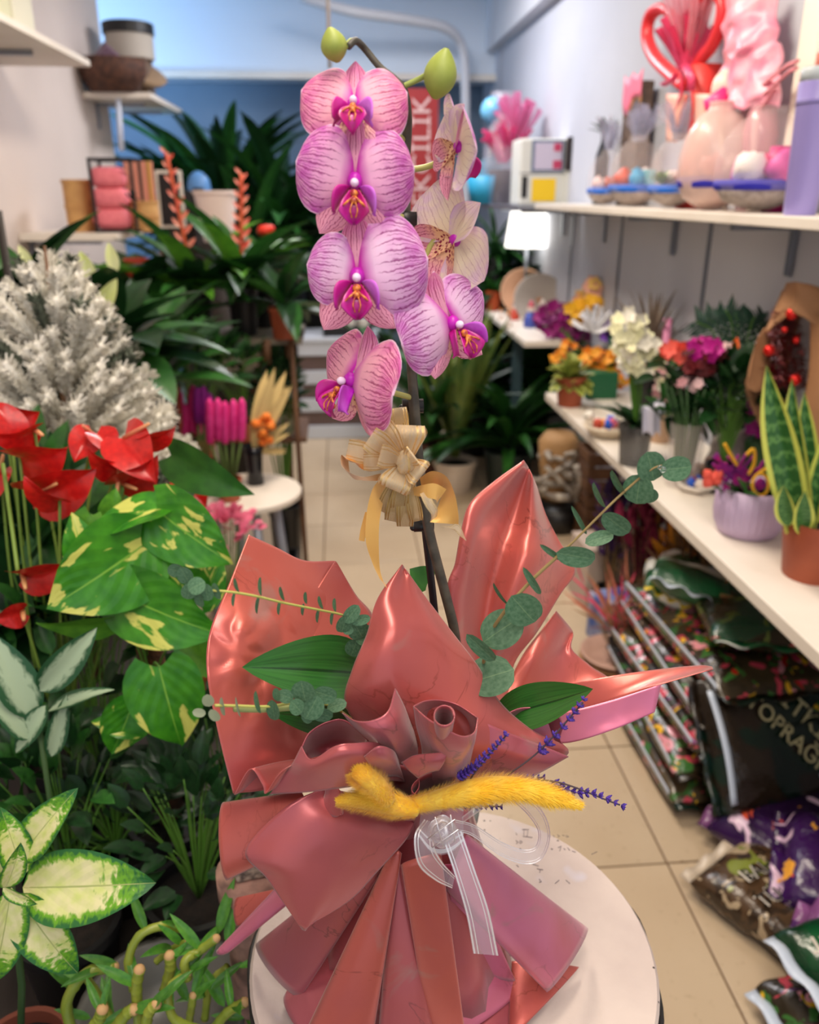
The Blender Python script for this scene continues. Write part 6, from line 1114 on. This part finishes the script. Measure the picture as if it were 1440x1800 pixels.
t = thing('shell_dish', 'small dish with a bright blue piece beside the ridged lavender pot', 'dish', LS(1222, 864)); q = LS(1222, 862); MB().lathe([(0, 0), (.03, 0), (.055, .02), (.05, .024), (.028, .008), (0, .008)], q, 28, wob=lambda a, z: 1 + .08 * math.sin(a * 6)).obj('dish', M_white, t)
for i in range(5): MB().ball(q + Vector((R.uniform(-.03, .03), R.uniform(-.03, .03), .024)), .012, wob=.6).obj('pebble', [pm('bright_blue', (20, 90, 210), .4), M_orn[1], M_orn[0]][i % 3], t)
t = thing('wrapped_stone', 'pale grey crumpled paper bundle behind the ridged lavender pot', 'paper bundle', LS(1275, 842)); q = LS(1283, 835); MB().ball(q + Vector((0, 0, .066)), .066, (1.1, .6, 1.0), 20, 14, wob=.4).obj('bundle', pm('grey_paper', (184, 172, 164), .8, c2=(150, 140, 134), scale=30), t)
t = thing('wrapped_stone', 'brown rustic pebble cluster in a vase foot beside the bouquet', 'pebbles', LS(1232, 840)); q = LS(1236, 838)
for k in range(9): MB().ball(q + Vector((R.uniform(-.03, .03), R.uniform(-.02, .02), .012 + .018 * (k // 3))), .014, wob=.4).obj('pebble', pm('brown_pebble', (120, 84, 64), .7, c2=(170, 140, 120), scale=60), t)
# moon cactus group with magenta columns
q = LS(1333, 848); t = thing('grafted_cactus', 'green column cactus topped with tall magenta columns by the kraft bundle', 'cactus', q); y = q.y
def ribbed(p0, p1, r, m, name, n=8): 
    k = MB(); ax = (p1 - p0); L = ax.length; k.lathe([(r * .9, 0), (r, L * .1), (r, L * .85), (r * .7, L * .96), (0, L)], p0, 32, axis=ax, wob=lambda a, z: 1 + .12 * math.cos(a * n)); return k.obj(name, m, t)
M_cg = pm('cactus_green', (52, 92, 40), .5, c2=(38, 76, 34), scale=20); M_cm = pm('cactus_magenta', (150, 16, 124), .55, c2=(176, 24, 150), scale=20)
ribbed(q, P(1328, 765, Y=y), .030, M_cg, 'column'); ribbed(q + Vector((.035, .02, 0)), P(1352, 770, Y=y + .02), .024, M_cg, 'column')
for a, b, w_ in (((1320, 762), (1330, 628), 9), ((1338, 768), (1348, 640), 9), ((1350, 775), (1366, 640), 8), ((1330, 750), (1337, 650), 7)): A = P(*a, Y=y - .02); ribbed(A, P(*b, Y=y - .02), w_ * mpp(A) * 1.1, M_cm, 'magenta_column', 6)
# kraft bundle with red tinsel
q = LS(1395, 830); y = 2.02; t = thing('kraft_bouquet', 'tall kraft paper wrap around dark red tinsel and shiny red baubles', 'bouquet', onto(P(1395, 800, Y=2.05), zs2)); M_kr = pm('kraft_paper', (176, 128, 88), .7, c2=(160, 114, 78), scale=5)
HT[0] = 99
patch([[(1383, 497, 2.06), (1400, 495, 2.0)], [(1362, 545, 2.05), (1404, 522, 1.99)], [(1342, 590, 2.04), (1392, 548, 1.99)]], 4, 8).obj('paper_flap', M_kr, t, solid=.001)
patch([[(1398, 495, 2.0), (1440, 505, 1.98), (1500, 540, 1.98)], [(1402, 525, 1.99), (1440, 545, 1.97), (1500, 590, 1.97)], [(1392, 548, 1.99), (1430, 570, 1.96), (1500, 640, 1.96)]], 12, 8).obj('paper_flap', M_kr, t, solid=.001)
patch([[(1375, 510, 2.14), (1420, 520, 2.16), (1500, 540, 2.14)], [(1330, 620, 2.12), (1400, 640, 2.2), (1510, 640, 2.12)], [(1310, 680, 2.1), (1400, 720, 2.18), (1500, 760, 2.1)], [(1345, 770, 2.08), (1400, 790, 2.12), (1470, 860, 2.06)]], 16, 20).obj('paper_back', M_kr, t, solid=.001)
patch([[(1425, 545, 1.98), (1450, 560, 1.95), (1490, 580, 1.96)], [(1422, 650, 1.96), (1450, 660, 1.92), (1500, 670, 1.94)], [(1405, 760, 1.96), (1440, 780, 1.92), (1490, 800, 1.94)], [(1400, 850, 1.98), (1430, 870, 1.96), (1460, 890, 1.97)]], 12, 16).obj('paper_side', M_kr, t, solid=.001)
patch([[(1318, 660, 2.0), (1312, 680, 2.0), (1330, 690, 2.0)], [(1330, 600, 2.02), (1322, 640, 2.02), (1345, 680, 2.02)], [(1345, 575, 2.04), (1350, 600, 2.04), (1355, 640, 2.04)]], 8, 10).obj('paper_side', M_kr, t, solid=.001)
m = MB(); rr = random.Random(5)
for i in range(1500):
    b_ = rr.random(); u = 1380 + (rr.random() - .5) * (90 * (.35 + .65 * b_)); v = 545 + 140 * b_; p = P(u, v, Y=2.04 + rr.uniform(-.03, .05)); d = Vector((rr.gauss(0, 1), rr.gauss(0, 1), rr.gauss(0, 1))).normalized() * .022; w_ = d.orthogonal().normalized() * .0022; m.add([p - w_, p + w_, p + d], [(0, 1, 2)])
stuff(m.obj('tinsel', pm('red_tinsel', (110, 16, 20), .3, .5, c2=(60, 10, 12), scale=60), t, False))
for u, v, r in ((1392, 552, 12), (1352, 616, 11), (1398, 668, 12), (1400, 598, 7), (1380, 580, 6)): p = P(u, v, Y=2.0); MB().ball(p, r * mpp(p) * .9).obj('bauble', pm('red_bauble', (214, 30, 24), .12, .5), t)
# snake plant in terracotta, lavender ridged pot
t = NT('snake_plant_leaf'); u, v = t.uv(); a_ = t.math('ABSOLUTE', t.math('SUBTRACT', u, .5)); s_ = t.math('SINE', t.math('ADD', t.math('MULTIPLY', v, 70), t.math('MULTIPLY', t.noise(t.co('UV', (2, 6, 1)), 3, 3), 12)))
c = t.mix(t.ramp(s_, .2, .8), lin((40, 92, 40)), lin((92, 140, 72))); c = t.mix(t.ramp(a_, .34, .37), c, lin((206, 212, 96))); M_sn = t.fin(c, .4)
SN = leafmesh(M_sn, 'sword', .17, .35, .12, 0, 0, 16, 8, twist=.5); SNw = leafmesh(M_sn, 'lance', .26, .35, -.15, 0, 0, 16, 8, twist=.4)
q = P(1420, 1032, Z=zs2) ; q = onto(P(1425, 1010, Z=zs2), zs2); t = thing('snake_plant', 'yellow edged snake plant in a plain terracotta pot at the near shelf end', 'snake plant', q); s = mpp(q); pot(t, q, 60 * s, .135, M_terra, .78, rim=False)
yq = q.y
for a, b, W, tl in (((1400, 930, yq), (1352, 645, yq + .02), 1.15, 10), ((1415, 935, yq + .02), (1390, 668, yq + .05), 1.0, -10), ((1420, 930, yq + .05), (1420, 690, yq + .08), 1.0, 20), ((1385, 925, yq - .02), (1378, 850, yq - .02), 1.6, 0), ((1410, 940, yq - .03), (1412, 860, yq - .04), 1.6, 30), ((1425, 935, yq), (1470, 720, yq), 1.0, -30)): leafpx(SN if a[1] - b[1] > 200 else SNw, t, a, b, tl, W)
for a, b in (((1385, 755, yq - .03), (1440, 808, yq - .03)),): pass
q = P(1312, 958, Z=zs2); q = onto(P(1312, 935, Z=zs2), zs2); s = mpp(q); t = thing('ridged_pot', 'lavender ridged ceramic pot planted with purple chenille flowers', 'flower pot', q); H = .125
MB().lathe([(0, 0), (42 * s, 0), (50 * s, .006), (57 * s, .03), (60 * s, .06), (59 * s, H), (55 * s, H), (54 * s, H * .8), (0, H * .8)], q, 260, wob=lambda a, z: 1 + (.017 * math.cos(a * 34) if .02 < z < H - .004 else 0)).obj('pot', pm('lavender_glaze', (196, 174, 206), .45), t)
MB().lathe([(0, H * .86), (54 * s, H * .86)], q, 20).obj('soil', M_dark, t); y = q.y
M_chp = pm('chenille_purple', (110, 20, 120), .9, c2=(170, 20, 120), scale=60, bump=1, bs=300); M_chy = pm('chenille_yellow', (240, 180, 40), .9, bump=1, bs=300)
for k in range(16): a = P(1300 + R.uniform(-35, 40), 862, Y=y + R.uniform(-.03, .03)); MB().tube(curve([a, P(1300 + R.uniform(-30, 30), 840, Y=y), P(1300 + R.uniform(-50, 45), 805 + R.uniform(-12, 25), Y=y)], 10), .0042, 6).obj('chenille_petal', M_chp, t)
for pts in ([(1274, 780), (1282, 795), (1296, 818)], [(1312, 800), (1325, 790), (1326, 815), (1316, 835)], [(1330, 835), (1350, 822), (1366, 815), (1378, 808)]): MB().tube(curve([P(a, b, Y=y - .02) for a, b in pts], 12), .0042, 6).obj('chenille_stem', M_chy, t)
c = P(1337, 852, Y=y - .05); MB().tube([c + (_r * math.cos(a) * 14 + _u * math.sin(a) * 19) * mpp(c) for a in [i * .2618 for i in range(25)]], .0038, 6, False).obj('chenille_ring', M_chy, t); MB().ball(c, .014, (1, .5, 1.2), wob=.4).obj('chenille_heart', M_chp, t)
for k in range(8): MB().ball(P(1254 + R.uniform(-12, 12), 842 + R.uniform(-8, 8), Y=y), .012, wob=.6).obj('coral_bloom', B_cor[0], t)
for k in range(26): a = P(1310 + R.uniform(-45, 55), 868, Y=y + R.uniform(-.05, .04)); leaf(ZM, t, a, sph(R.random() * 6.28, R.uniform(.2, 1)), (0, 0, 1), .045)
# ---------------------------------------------------------------- on the floor: pots in the aisle, saucers, dried bundles, soil bags
def fl(u, v): return P(u, v, Z=0)
SNf = leafmesh(green('snake_far', (120, 134, 60), (60, 96, 44)), 'sword', .09, .3, .15, nl=10, nw=4, twist=.4)
rosette('snake_plant', 'tall snake plant in a white ribbed pot on the tiles', 'snake plant', 800, 808, 4.3, .78, 20, SNf, pm('white_ribbed_pot', (222, 206, 188), .5), .115, .2, 0, (1.15, 1.5), taper=.75)
rosette('foliage_plant', 'arching green dracaena in a dark pot right of the snake plant', 'plant', 895, 790, 4.3, .62, 60, [leafmesh(G_mid, 'lance', .12, .25, 1.1, nl=10, nw=4), leafmesh(G_dark, 'lance', .12, .25, 1.1, nl=10, nw=4)], pm('dark_green_pot', (44, 56, 52), .5), .13, .2, 0, (.2, 1.45))
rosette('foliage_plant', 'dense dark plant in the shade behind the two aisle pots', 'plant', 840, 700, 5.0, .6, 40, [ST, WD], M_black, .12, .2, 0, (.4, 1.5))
rosette('foliage_plant', 'green leafy plant in a brown pot behind the gold bow', 'plant', 760, 775, 4.5, .7, 30, [ST, STM], pm('brown_pot', (84, 44, 32), .5), .1, .2, 0, (.8, 1.5))
rosette('foliage_plant', 'low spreading plant reaching under the far white shelf', 'plant', 950, 700, 4.9, .5, 40, [WD, WS], M_black, .12, .2, 0, (0, 1.4))
bush('foliage_plant', 'dark green bush standing between the slatted bench and stem', 'plant', 700, 620, 5.2, .25, .3, 90, [ZM, ZZ], .12, M_black, 0, .1, .2)
# white slatted bench
yb = 5.4; xa, xb = P(528, 700, Y=yb).x, P(668, 700, Y=yb).x; zt = P(600, 600, Y=yb).z; t = thing('slatted_bench', 'white and brown slatted wooden bench at the end of the aisle', 'bench', ((xa + xb) / 2, yb, 0)); n = 7
for k in range(n):
    z0, z1 = zt * k / n, zt * (k + 1) / n; MB().box(((xa + xb) / 2, yb + (.012 if k % 2 else 0), (z0 + z1) / 2), (xb - xa, .02, (z1 - z0) * .96), bev=.003).obj('slat', pm('bench_white', (206, 212, 222), .5) if k % 2 == 0 else pm('bench_brown', (104, 84, 80), .6), t, False)
MB().box(((xa + xb) / 2, yb + .2, zt + .01), (xb - xa + .03, .44, .025)).obj('top', pm('bench_white', (206, 212, 222), .5), t, False)
for x in (xa + .02, xb - .02): MB().box((x, yb + .38, zt / 2), (.03, .03, zt)).obj('leg', M_metal, t, False)
q = P(585, 580, Y=yb + .15); q.z = zt + .023; t = thing('tray', 'dark tray with pale packets on top of the slatted bench', 'tray', q); MB().box(q + Vector((.1, 0, .03)), (.32, .2, .06), bev=.004).obj('tray', M_black, t, False)
for k in range(3): MB().box(q + Vector((.02 + .09 * k, -.04, .075)), (.07, .05, .05), k).obj('packet', M_white, t, False)
# white driftwood, crates, boxes under the long shelf
q = onto(P(985, 850, Y=3.7), 0); q.x = min(q.x, 1.1); t = thing('driftwood', 'bleached twisted driftwood ball under the far end of the long shelf', 'driftwood', q); rr = random.Random(4)
for k in range(26): c = q + Vector((0, 0, .24)); a = sph(rr.random() * 6.28, rr.uniform(-.6, 1.2)); b = sph(rr.random() * 6.28, rr.uniform(-.6, 1.2)); MB().tube(curve([c + a * .15, c + (a + b) * .09, c + b * .15 + Vector((0, 0, .02))], 8), [.02] * 4 + [.012] * 5, 6).obj('twig', pm('bleached_wood', (190, 180, 166), .85, c2=(120, 110, 100), scale=30), t)
MB().lathe([(0, 0), (.10, 0), (.12, .12), (0, .12)], q, 16).obj('pot', M_black, t)
def crate(label, u, v, y, w_, d_, h, z=0, m=M_crate):
    q = P(u, v, Y=y); q.z = z; t = thing('wooden_crate', label, 'crate', q)
    n = max(2, int(h / .06))
    for k in range(n):
        zz = z + h * (k + .5) / n
        for sy in (-1, 1): MB().box((q.x, q.y + sy * d_ / 2, zz), (w_, .01, h / n * .82), bev=.002).obj('slat', m, t, False)
        for sx in (-1, 1): MB().box((q.x + sx * w_ / 2, q.y, zz), (.01, d_ - .012, h / n * .82), bev=.002).obj('slat', m, t, False)
    for sx in (-1, 1):
        for sy in (-1, 1): MB().box((q.x + sx * (w_ / 2 - .014), q.y + sy * (d_ / 2 - .014), z + h / 2), (.02, .02, h)).obj('corner_post', m, t, False)
    MB().box((q.x, q.y, z + .008), (w_ - .012, d_ - .012, .01)).obj('base', m, t, False); return t
crate('small pale wooden crate on the tiles beneath the long shelf', 1010, 862, 3.95, .2, .16, .12)
crate('tall brown slatted crate under the long shelf', 1060, 850, 3.55, .2, .2, .46, 0, M_wood)
t = thing('terracotta_saucer', 'round pot standing on the slatted crate edge', 'pot', onto(P(985, 745, Y=3.8), 0)); t['label'] = 'tan rounded pot beneath the far tip of the long shelf'; t['category'] = 'pot'; q = onto(P(985, 745, Y=3.8), 0); MB().lathe([(0, 0), (.05, 0), (.09, .3), (.1, .42), (.07, .46), (0, .46)], q, 24).obj('pot', pm('tan_clay', (176, 136, 90), .7), t)
def boxy(name, label, cat, x, y, z, d, m, rz=0): t = thing(name, label, cat, (x, y, z)); MB().box((x, y, z + d[2] / 2), d, rad(rz), .004).obj('body', m, t, False); return t
boxy('stone_block', 'pale grey stone block behind the rising eucalyptus sprig', 'block', 1.06, 2.95, 0, (.26, .2, .26), pm('pale_block', (190, 172, 160), .8), 4)
boxy('paper_sack', 'white and blue paper sack under the shelf near the purple bundle', 'sack', 1.0, 2.62, 0, (.2, .12, .18), pm('white_blue_sack', (214, 214, 224), .5, c2=(30, 80, 170), scale=9), 12)
# dried bundles
def bundle(name, label, cat, x, y, h, cols, n, spread, potm=None, head=.06, w_=.22, z=0):
    t = thing(name, label, cat, (x, y, z)); b = Vector((x, y, z)); 
    if potm: pot(t, b, .06, .14, potm)
    me = [leafmesh(pm('dried_%d_%d_%d' % c, c, .85, rand=.25), 'lance', w_, .3, .5, nl=6, nw=3) for c in cols]; sm = MB()
    for i in range(n):
        d = Vector((R.gauss(0, spread), R.gauss(0, spread), 1)).normalized(); p = b + Vector((0, 0, .1)) + d * h * R.uniform(.45, 1); sm.tube([b + Vector((d.x * .02, d.y * .02, .02)), b.lerp(p, .5), p], .0018, 4)
        for k in range(3): leaf(me[i % len(me)], t, p - d * .04 * k, d + rv(.5), rv(), head * R.uniform(.8, 1.5))
    sm.obj('stems', pm('dry_stem', (120, 96, 60), .9), t); return t
p = fl(1200, 1020); bundle('dried_bouquet', 'bundle of dried orange statice under the long shelf', 'dried flowers', P(1212, 990, Y=2.42).x, 2.42, .58, [(206, 136, 30), (176, 104, 20), (220, 160, 60)], 60, .13, M_black, .09, .3)
bundle('dried_bouquet', 'bundle of dried dark purple statice nearest the stone block', 'dried flowers', P(1078, 980, Y=2.75).x, 2.75, .46, [(66, 34, 90), (50, 24, 70)], 36, .10, M_black, .07, .3)
bundle('dried_bouquet', 'bundle of dried maroon flowers between the purple and orange ones', 'dried flowers', P(1135, 990, Y=2.6).x, 2.6, .44, [(120, 24, 60), (150, 40, 80), (90, 16, 40)], 40, .12, M_black, .08, .3)
bundle('dried_bouquet', 'bundle of dyed teal grasses high under the shelf', 'dried flowers', P(1135, 930, Y=2.85).x, 2.85, .60, [(20, 110, 100), (30, 140, 120), (206, 180, 80)], 30, .07, M_black, .07, .3)
bundle('dried_bouquet', 'dry brown straw bundle spreading over the soil bags', 'dried flowers', 1.14, 2.22, .5, [(120, 84, 50), (90, 60, 36), (150, 110, 70)], 70, .22, M_black, .11, .08)
t = bundle('air_plant', 'spiky pink and straw coloured tillandsia by the clay saucers', 'plant', .94, 2.36, .26, [(196, 120, 96), (226, 70, 110), (190, 150, 110)], 40, .5, M_black, .12, .06)
t = thing('red_pot', 'red plastic pot far under the long shelf', 'pot', (1.17, 2.1, .0)); pot(t, Vector((1.17, 2.12, 0)), .1, .42, pm('red_plastic', (180, 30, 24), .4)); 
t = thing('vase', 'dark green glass vase beneath the orange statice', 'vase', (1.06, 2.25, 0)); MB().lathe([(0, 0), (.05, 0), (.07, .08), (.05, .16), (.03, .2), (.035, .24), (.028, .24), (.04, .14), (0, .02)], (1.06, 2.24, 0), 24).obj('glass', pm('dark_green_glass', (10, 40, 34), .15), t)
# stacked saucers
for k in range(4):
    q = P(1078, 1150, Z=.1); t = thing('saucer', ['lowest clay saucer of the stack under the shelf', 'second clay saucer from the bottom of the stack', 'third clay saucer of the stack, under the top one', 'top pinkish saucer of the clay stack with a dark dot'][k], 'saucer', (q.x, q.y, .022 * k)); M_cl = pm('tan_saucer', (178, 136, 92), .7, c2=(150, 108, 70), scale=20)
    MB().lathe([(0, 0), (.088, 0), (.112, .034), (.116, .036), (.117, .040), (.108, .042), (.09, .010), (0, .008)], (q.x + .002 * k, q.y, .024 * k), 40).obj('dish', pm('pink_saucer', (206, 166, 148), .6, c2=(190, 150, 132), scale=10) if k == 3 else M_cl, t)
    if k == 3: MB().ball((q.x - .02, q.y - .01, .024 * 3 + .009), .005, (1, 1, .3)).obj('drain_hole', M_black, t)
# soil bags
def bagmat(name, base, blobs, scale=12, thr=.5, gloss=.25, band=None):
    t = NT(name); v = t.co('Object', (1, 1, 1)); c = lin(base); c = t.mix(t.ramp(t.noise(v, scale * .4, 3), .4, .6), c, lin(tuple(x * .55 for x in base)))
    for i, (col, th, sc_) in enumerate(blobs):
        of = t.n('ShaderNodeVectorMath', operation='ADD'); t.put(of.inputs[0], v); of.inputs[1].default_value = (i * 3.1, i * 1.7, i * 2.3)
        c = t.mix(t.ramp(t.noise(of.outputs[0], sc_, 2, .8), th, th + .02), c, lin(col))
    if band: 
        x = t.sep(t.co('UV'))[1]; c = t.mix(t.math('LESS_THAN', t.math('ABSOLUTE', t.math('SUBTRACT', x, band[0])), band[1]), c, lin(band[2]))
    t.bump(t.noise(v, 14, 4), .6, .02); return t.fin(c, gloss, spec=.5, coat=.3)
def bag(label, c, d, rz, m, tilt=(0, 0), group=None, end=None, sag=.3, seed=0, trim=None, name='soil_bag'):
    """pillow of length d[0], width d[1], thickness d[2] with flat sealed ends; c is the middle of its underside"""
    t = thing(name, label, 'bag', c, group); M = Matrix.Translation(Vector(c) + Vector((0, 0, d[2] / 2))) @ Matrix.Rotation(rad(rz), 4, 'Z') @ Matrix.Rotation(rad(tilt[0]), 4, 'X') @ Matrix.Rotation(rad(tilt[1]), 4, 'Y')
    def f(a, b):
        x = (b - .5) * 2; th = a * 2 * math.pi; full = (1 - abs(x) ** 7) ** .6; cw = math.copysign(abs(math.cos(th)) ** .55, math.cos(th)); sw = math.copysign(abs(math.sin(th)) ** .75, math.sin(th))
        y = cw * d[1] / 2 * (.97 + .03 * full); z = sw * d[2] / 2 * full; p = Vector((x * d[0] / 2, y, z)); n_ = mnoise.noise(p * 9 + Vector((seed, 0, 0))) + .5 * mnoise.noise(p * 24 + Vector((seed, 3, 0)))
        return M @ (p + Vector((0, n_ * .006, n_ * .012 * full)))
    o = MB().grid(f, 36, 34).obj('sack', m, t)
    for s in (-1, 1): MB().grid(lambda a, b, s=s: M @ Vector((s * (d[0] / 2 - .004 + .03 * b), (a - .5) * d[1] * .98, .004 * math.sin(a * 22 + seed) * (1 + b))), 24, 2).obj('seal', trim or m, t, solid=.0012)
    return t, M
M_tw = pm('bag_white_edge', (206, 218, 236), .3); FL = [((206, 70, 90), .60, 16), ((226, 150, 160), .62, 13), ((60, 110, 50), .58, 20), ((240, 186, 40), .64, 18), ((120, 60, 130), .67, 17), ((190, 30, 26), .68, 12)]
M_flo = bagmat('flower_print_bag', (84, 70, 48), FL); M_drk = bagmat('dark_green_bag', (10, 44, 32), [((34, 24, 14), .5, 5)], gloss=.22)
M_gw = bagmat('green_white_bag', (12, 110, 62), [((232, 234, 230), .5, 6)], gloss=.3)
HB = .082
for k in range(5):
    t, M = bag(['bottom flower-print soil bag of the stack', 'second flower-print soil bag from the floor', 'third flower-print soil bag from the floor', 'fourth soil bag of the stack, pushed back a little', 'fifth soil bag, just under the folded green one'][k], (1.03 + .018 * k, 2.0 + .01 * (k % 2), HB * k), (.64, .40, HB + .006), 90 + [1, -2, 2, -1, 3][k], M_flo, (0, 0), 'flower-print soil bags in the stack', seed=k, trim=M_drk)
    # white seam along the aisle side and the dark near half of the face
    MB().grid(lambda a, b, k=k: M @ Vector(((a - .5) * .6, .40 / 2 + .0015, (b - .5) * .016 + .02)), 20, 1).obj('white_seam', M_tw, t, solid=.001)
    MB().grid(lambda a, b, k=k: M @ Vector((-.64 / 2 - .004 + .02 * b, .20 - .05 * b - .0 * a, (a - .5) * HB)), 6, 2).obj('white_edge', M_tw, t, solid=.001) if False else None
# steeper front bag with lettering
t, M = bag('dark soil bag with beige lettering leaning on the near end of the stack', (1.14, 1.70, .19), (.48, .34, .09), 10, M_drk, (56, 0), seed=11, trim=M_drk); M_bei = pm('beige_ink', (196, 186, 140), .6)
for s, y, sz in (('B\u0130TK\u0130', .045, .07), ('TOPRA\u011eI', -.025, .06)): text(t, s, sz, M @ Matrix.Translation((-.03, .03, 0)) @ Matrix.Rotation(rad(-50), 4, 'Z') @ Matrix.Translation((.0, y, .052)), M_bei, ext=.0012)
MB().grid(lambda a, b: M @ Vector((-.23 + .018 * b, (a - .5) * .28, .03 + .018 * math.sin(a * 3.1))), 14, 2).obj('white_edge', M_tw, t, solid=.001)
text(t, '50 L', .03, M @ Matrix.Translation((.05, -.115, .045)), M_tw, ext=.001)
t, M = bag('dark soil bag lying across the top of the stack with cream letters', (1.14, 1.92, .44), (.5, .36, .09), 75, bagmat('dark_print_bag', (40, 34, 22), [((12, 60, 40), .5, 4), ((90, 110, 50), .62, 18), ((190, 70, 80), .69, 12)]), (0, 6), seed=12, trim=M_gw); text(t, 'TOPRAK', .09, M @ Matrix.Translation((.05, .02, .05)) @ Matrix.Rotation(rad(200), 4, 'Z'), M_bei, ext=.001)
t, M = bag('green and white folded soil bag on top of the stack', (1.03, 2.12, .43), (.36, .24, .10), 60, M_gw, (12, 14), seed=13, trim=M_tw); text(t, 'Torf', .05, M @ Matrix.Translation((0, 0, .05)) @ Matrix.Rotation(rad(90), 4, 'Z'), M_tw, ext=.001)
t, M = bag('second green and white bag slumped toward the saucers', (.98, 2.2, .40), (.3, .14, .07), 65, M_gw, (20, 10), seed=14, trim=pm('yellow_trim', (236, 206, 40), .5))
# near heap: purple bags, bark bag, green bag
FP = [((226, 90, 60), .66, 11), ((232, 200, 226), .6, 8), ((240, 170, 60), .70, 14)]
M_pur = bagmat('purple_bag', (56, 14, 84), FP); M_lil = bagmat('lilac_bag', (150, 90, 150), [((226, 180, 216), .55, 8), ((226, 110, 70), .68, 14), ((70, 20, 90), .64, 7)]); M_brk = bagmat('bark_bag', (84, 62, 42), [((50, 36, 24), .5, 26), ((130, 140, 60), .64, 12), ((196, 70, 40), .68, 10), ((180, 160, 130), .62, 22)]); M_grn = bagmat('bright_green_bag', (14, 92, 48), [((10, 60, 34), .55, 4)], gloss=.2)
bag('lilac orchid-soil bag with a white tag lying under the shelf', (1.24, 1.60, .04), (.40, .27, .09), -35, M_lil, (18, -5), seed=21, trim=M_pur)
bag('purple soil bag with white and orange patches beneath the lilac one', (1.12, 1.50, .03), (.42, .27, .09), -50, M_pur, (10, 0), seed=22, trim=M_lil)
bag('deep purple bag crumpled against the bark bag', (1.14, 1.33, .05), (.34, .26, .11), -30, M_pur, (8, 4), seed=23, trim=M_pur)
bag('pale lilac bag tucked behind the green bag', (1.1, 1.18, .05), (.30, .24, .10), -40, M_lil, (6, 4), seed=24, trim=M_lil)
t, M = bag('brown bark-mulch bag with black and white lettering on the tiles', (1.0, 1.31, .0), (.42, .27, .09), -58, M_brk, (0, 0), seed=25, trim=pm('clear_trim', (206, 190, 170), .3))
for s, x, y, c_ in (('BAH\u00c7E', .03, .0, M_black), ('T\u00dcRK', .09, -.05, M_black), ('KABU\u011eU', .12, .04, M_black)): 
    text(t, s, .05, M @ Matrix.Translation((x - .13, y, .0580)) @ Matrix.Rotation(rad(80), 4, 'Z'), M_white, ext=.0003); text(t, s, .047, M @ Matrix.Translation((x - .13, y, .0595)) @ Matrix.Rotation(rad(80), 4, 'Z'), c_, ext=.0006)
t, M = bag('green bag with white GREENART lettering and a yellow leaf emblem', (1.07, 1.07, .10), (.42, .30, .09), 14, M_grn, (4, 2), seed=26, trim=M_tw); text(t, 'GREENART', .05, M @ Matrix.Translation((-.085, .05, .060)) @ Matrix.Rotation(rad(168), 4, 'Z'), M_white, ext=.001)
for k in range(5): leaf(leafmesh(pm('emblem_yellow', (206, 196, 50), .5), 'lance', .4, 0, 0, nl=6, nw=2), t, M @ Vector((-.12, .0, .060)), M.to_3x3() @ Vector((math.sin((k - 2) * .55), -math.cos((k - 2) * .55), 0)), M.to_3x3() @ Vector((0, 0, 1)), .035, 1, 'emblem_leaf')
bag('flower-print bag squeezed below the green lettered bag', (1.02, 1.04, .0), (.38, .30, .08), 12, M_flo, (0, 0), seed=27, trim=M_tw)
bag('crumpled grey plastic bag at the bottom edge of the heap', (.93, .90, .0), (.22, .18, .05), 30, pm('grey_film', (196, 192, 190), .4, bump=.6, bs=20), (0, 0), seed=28, trim=M_tw)
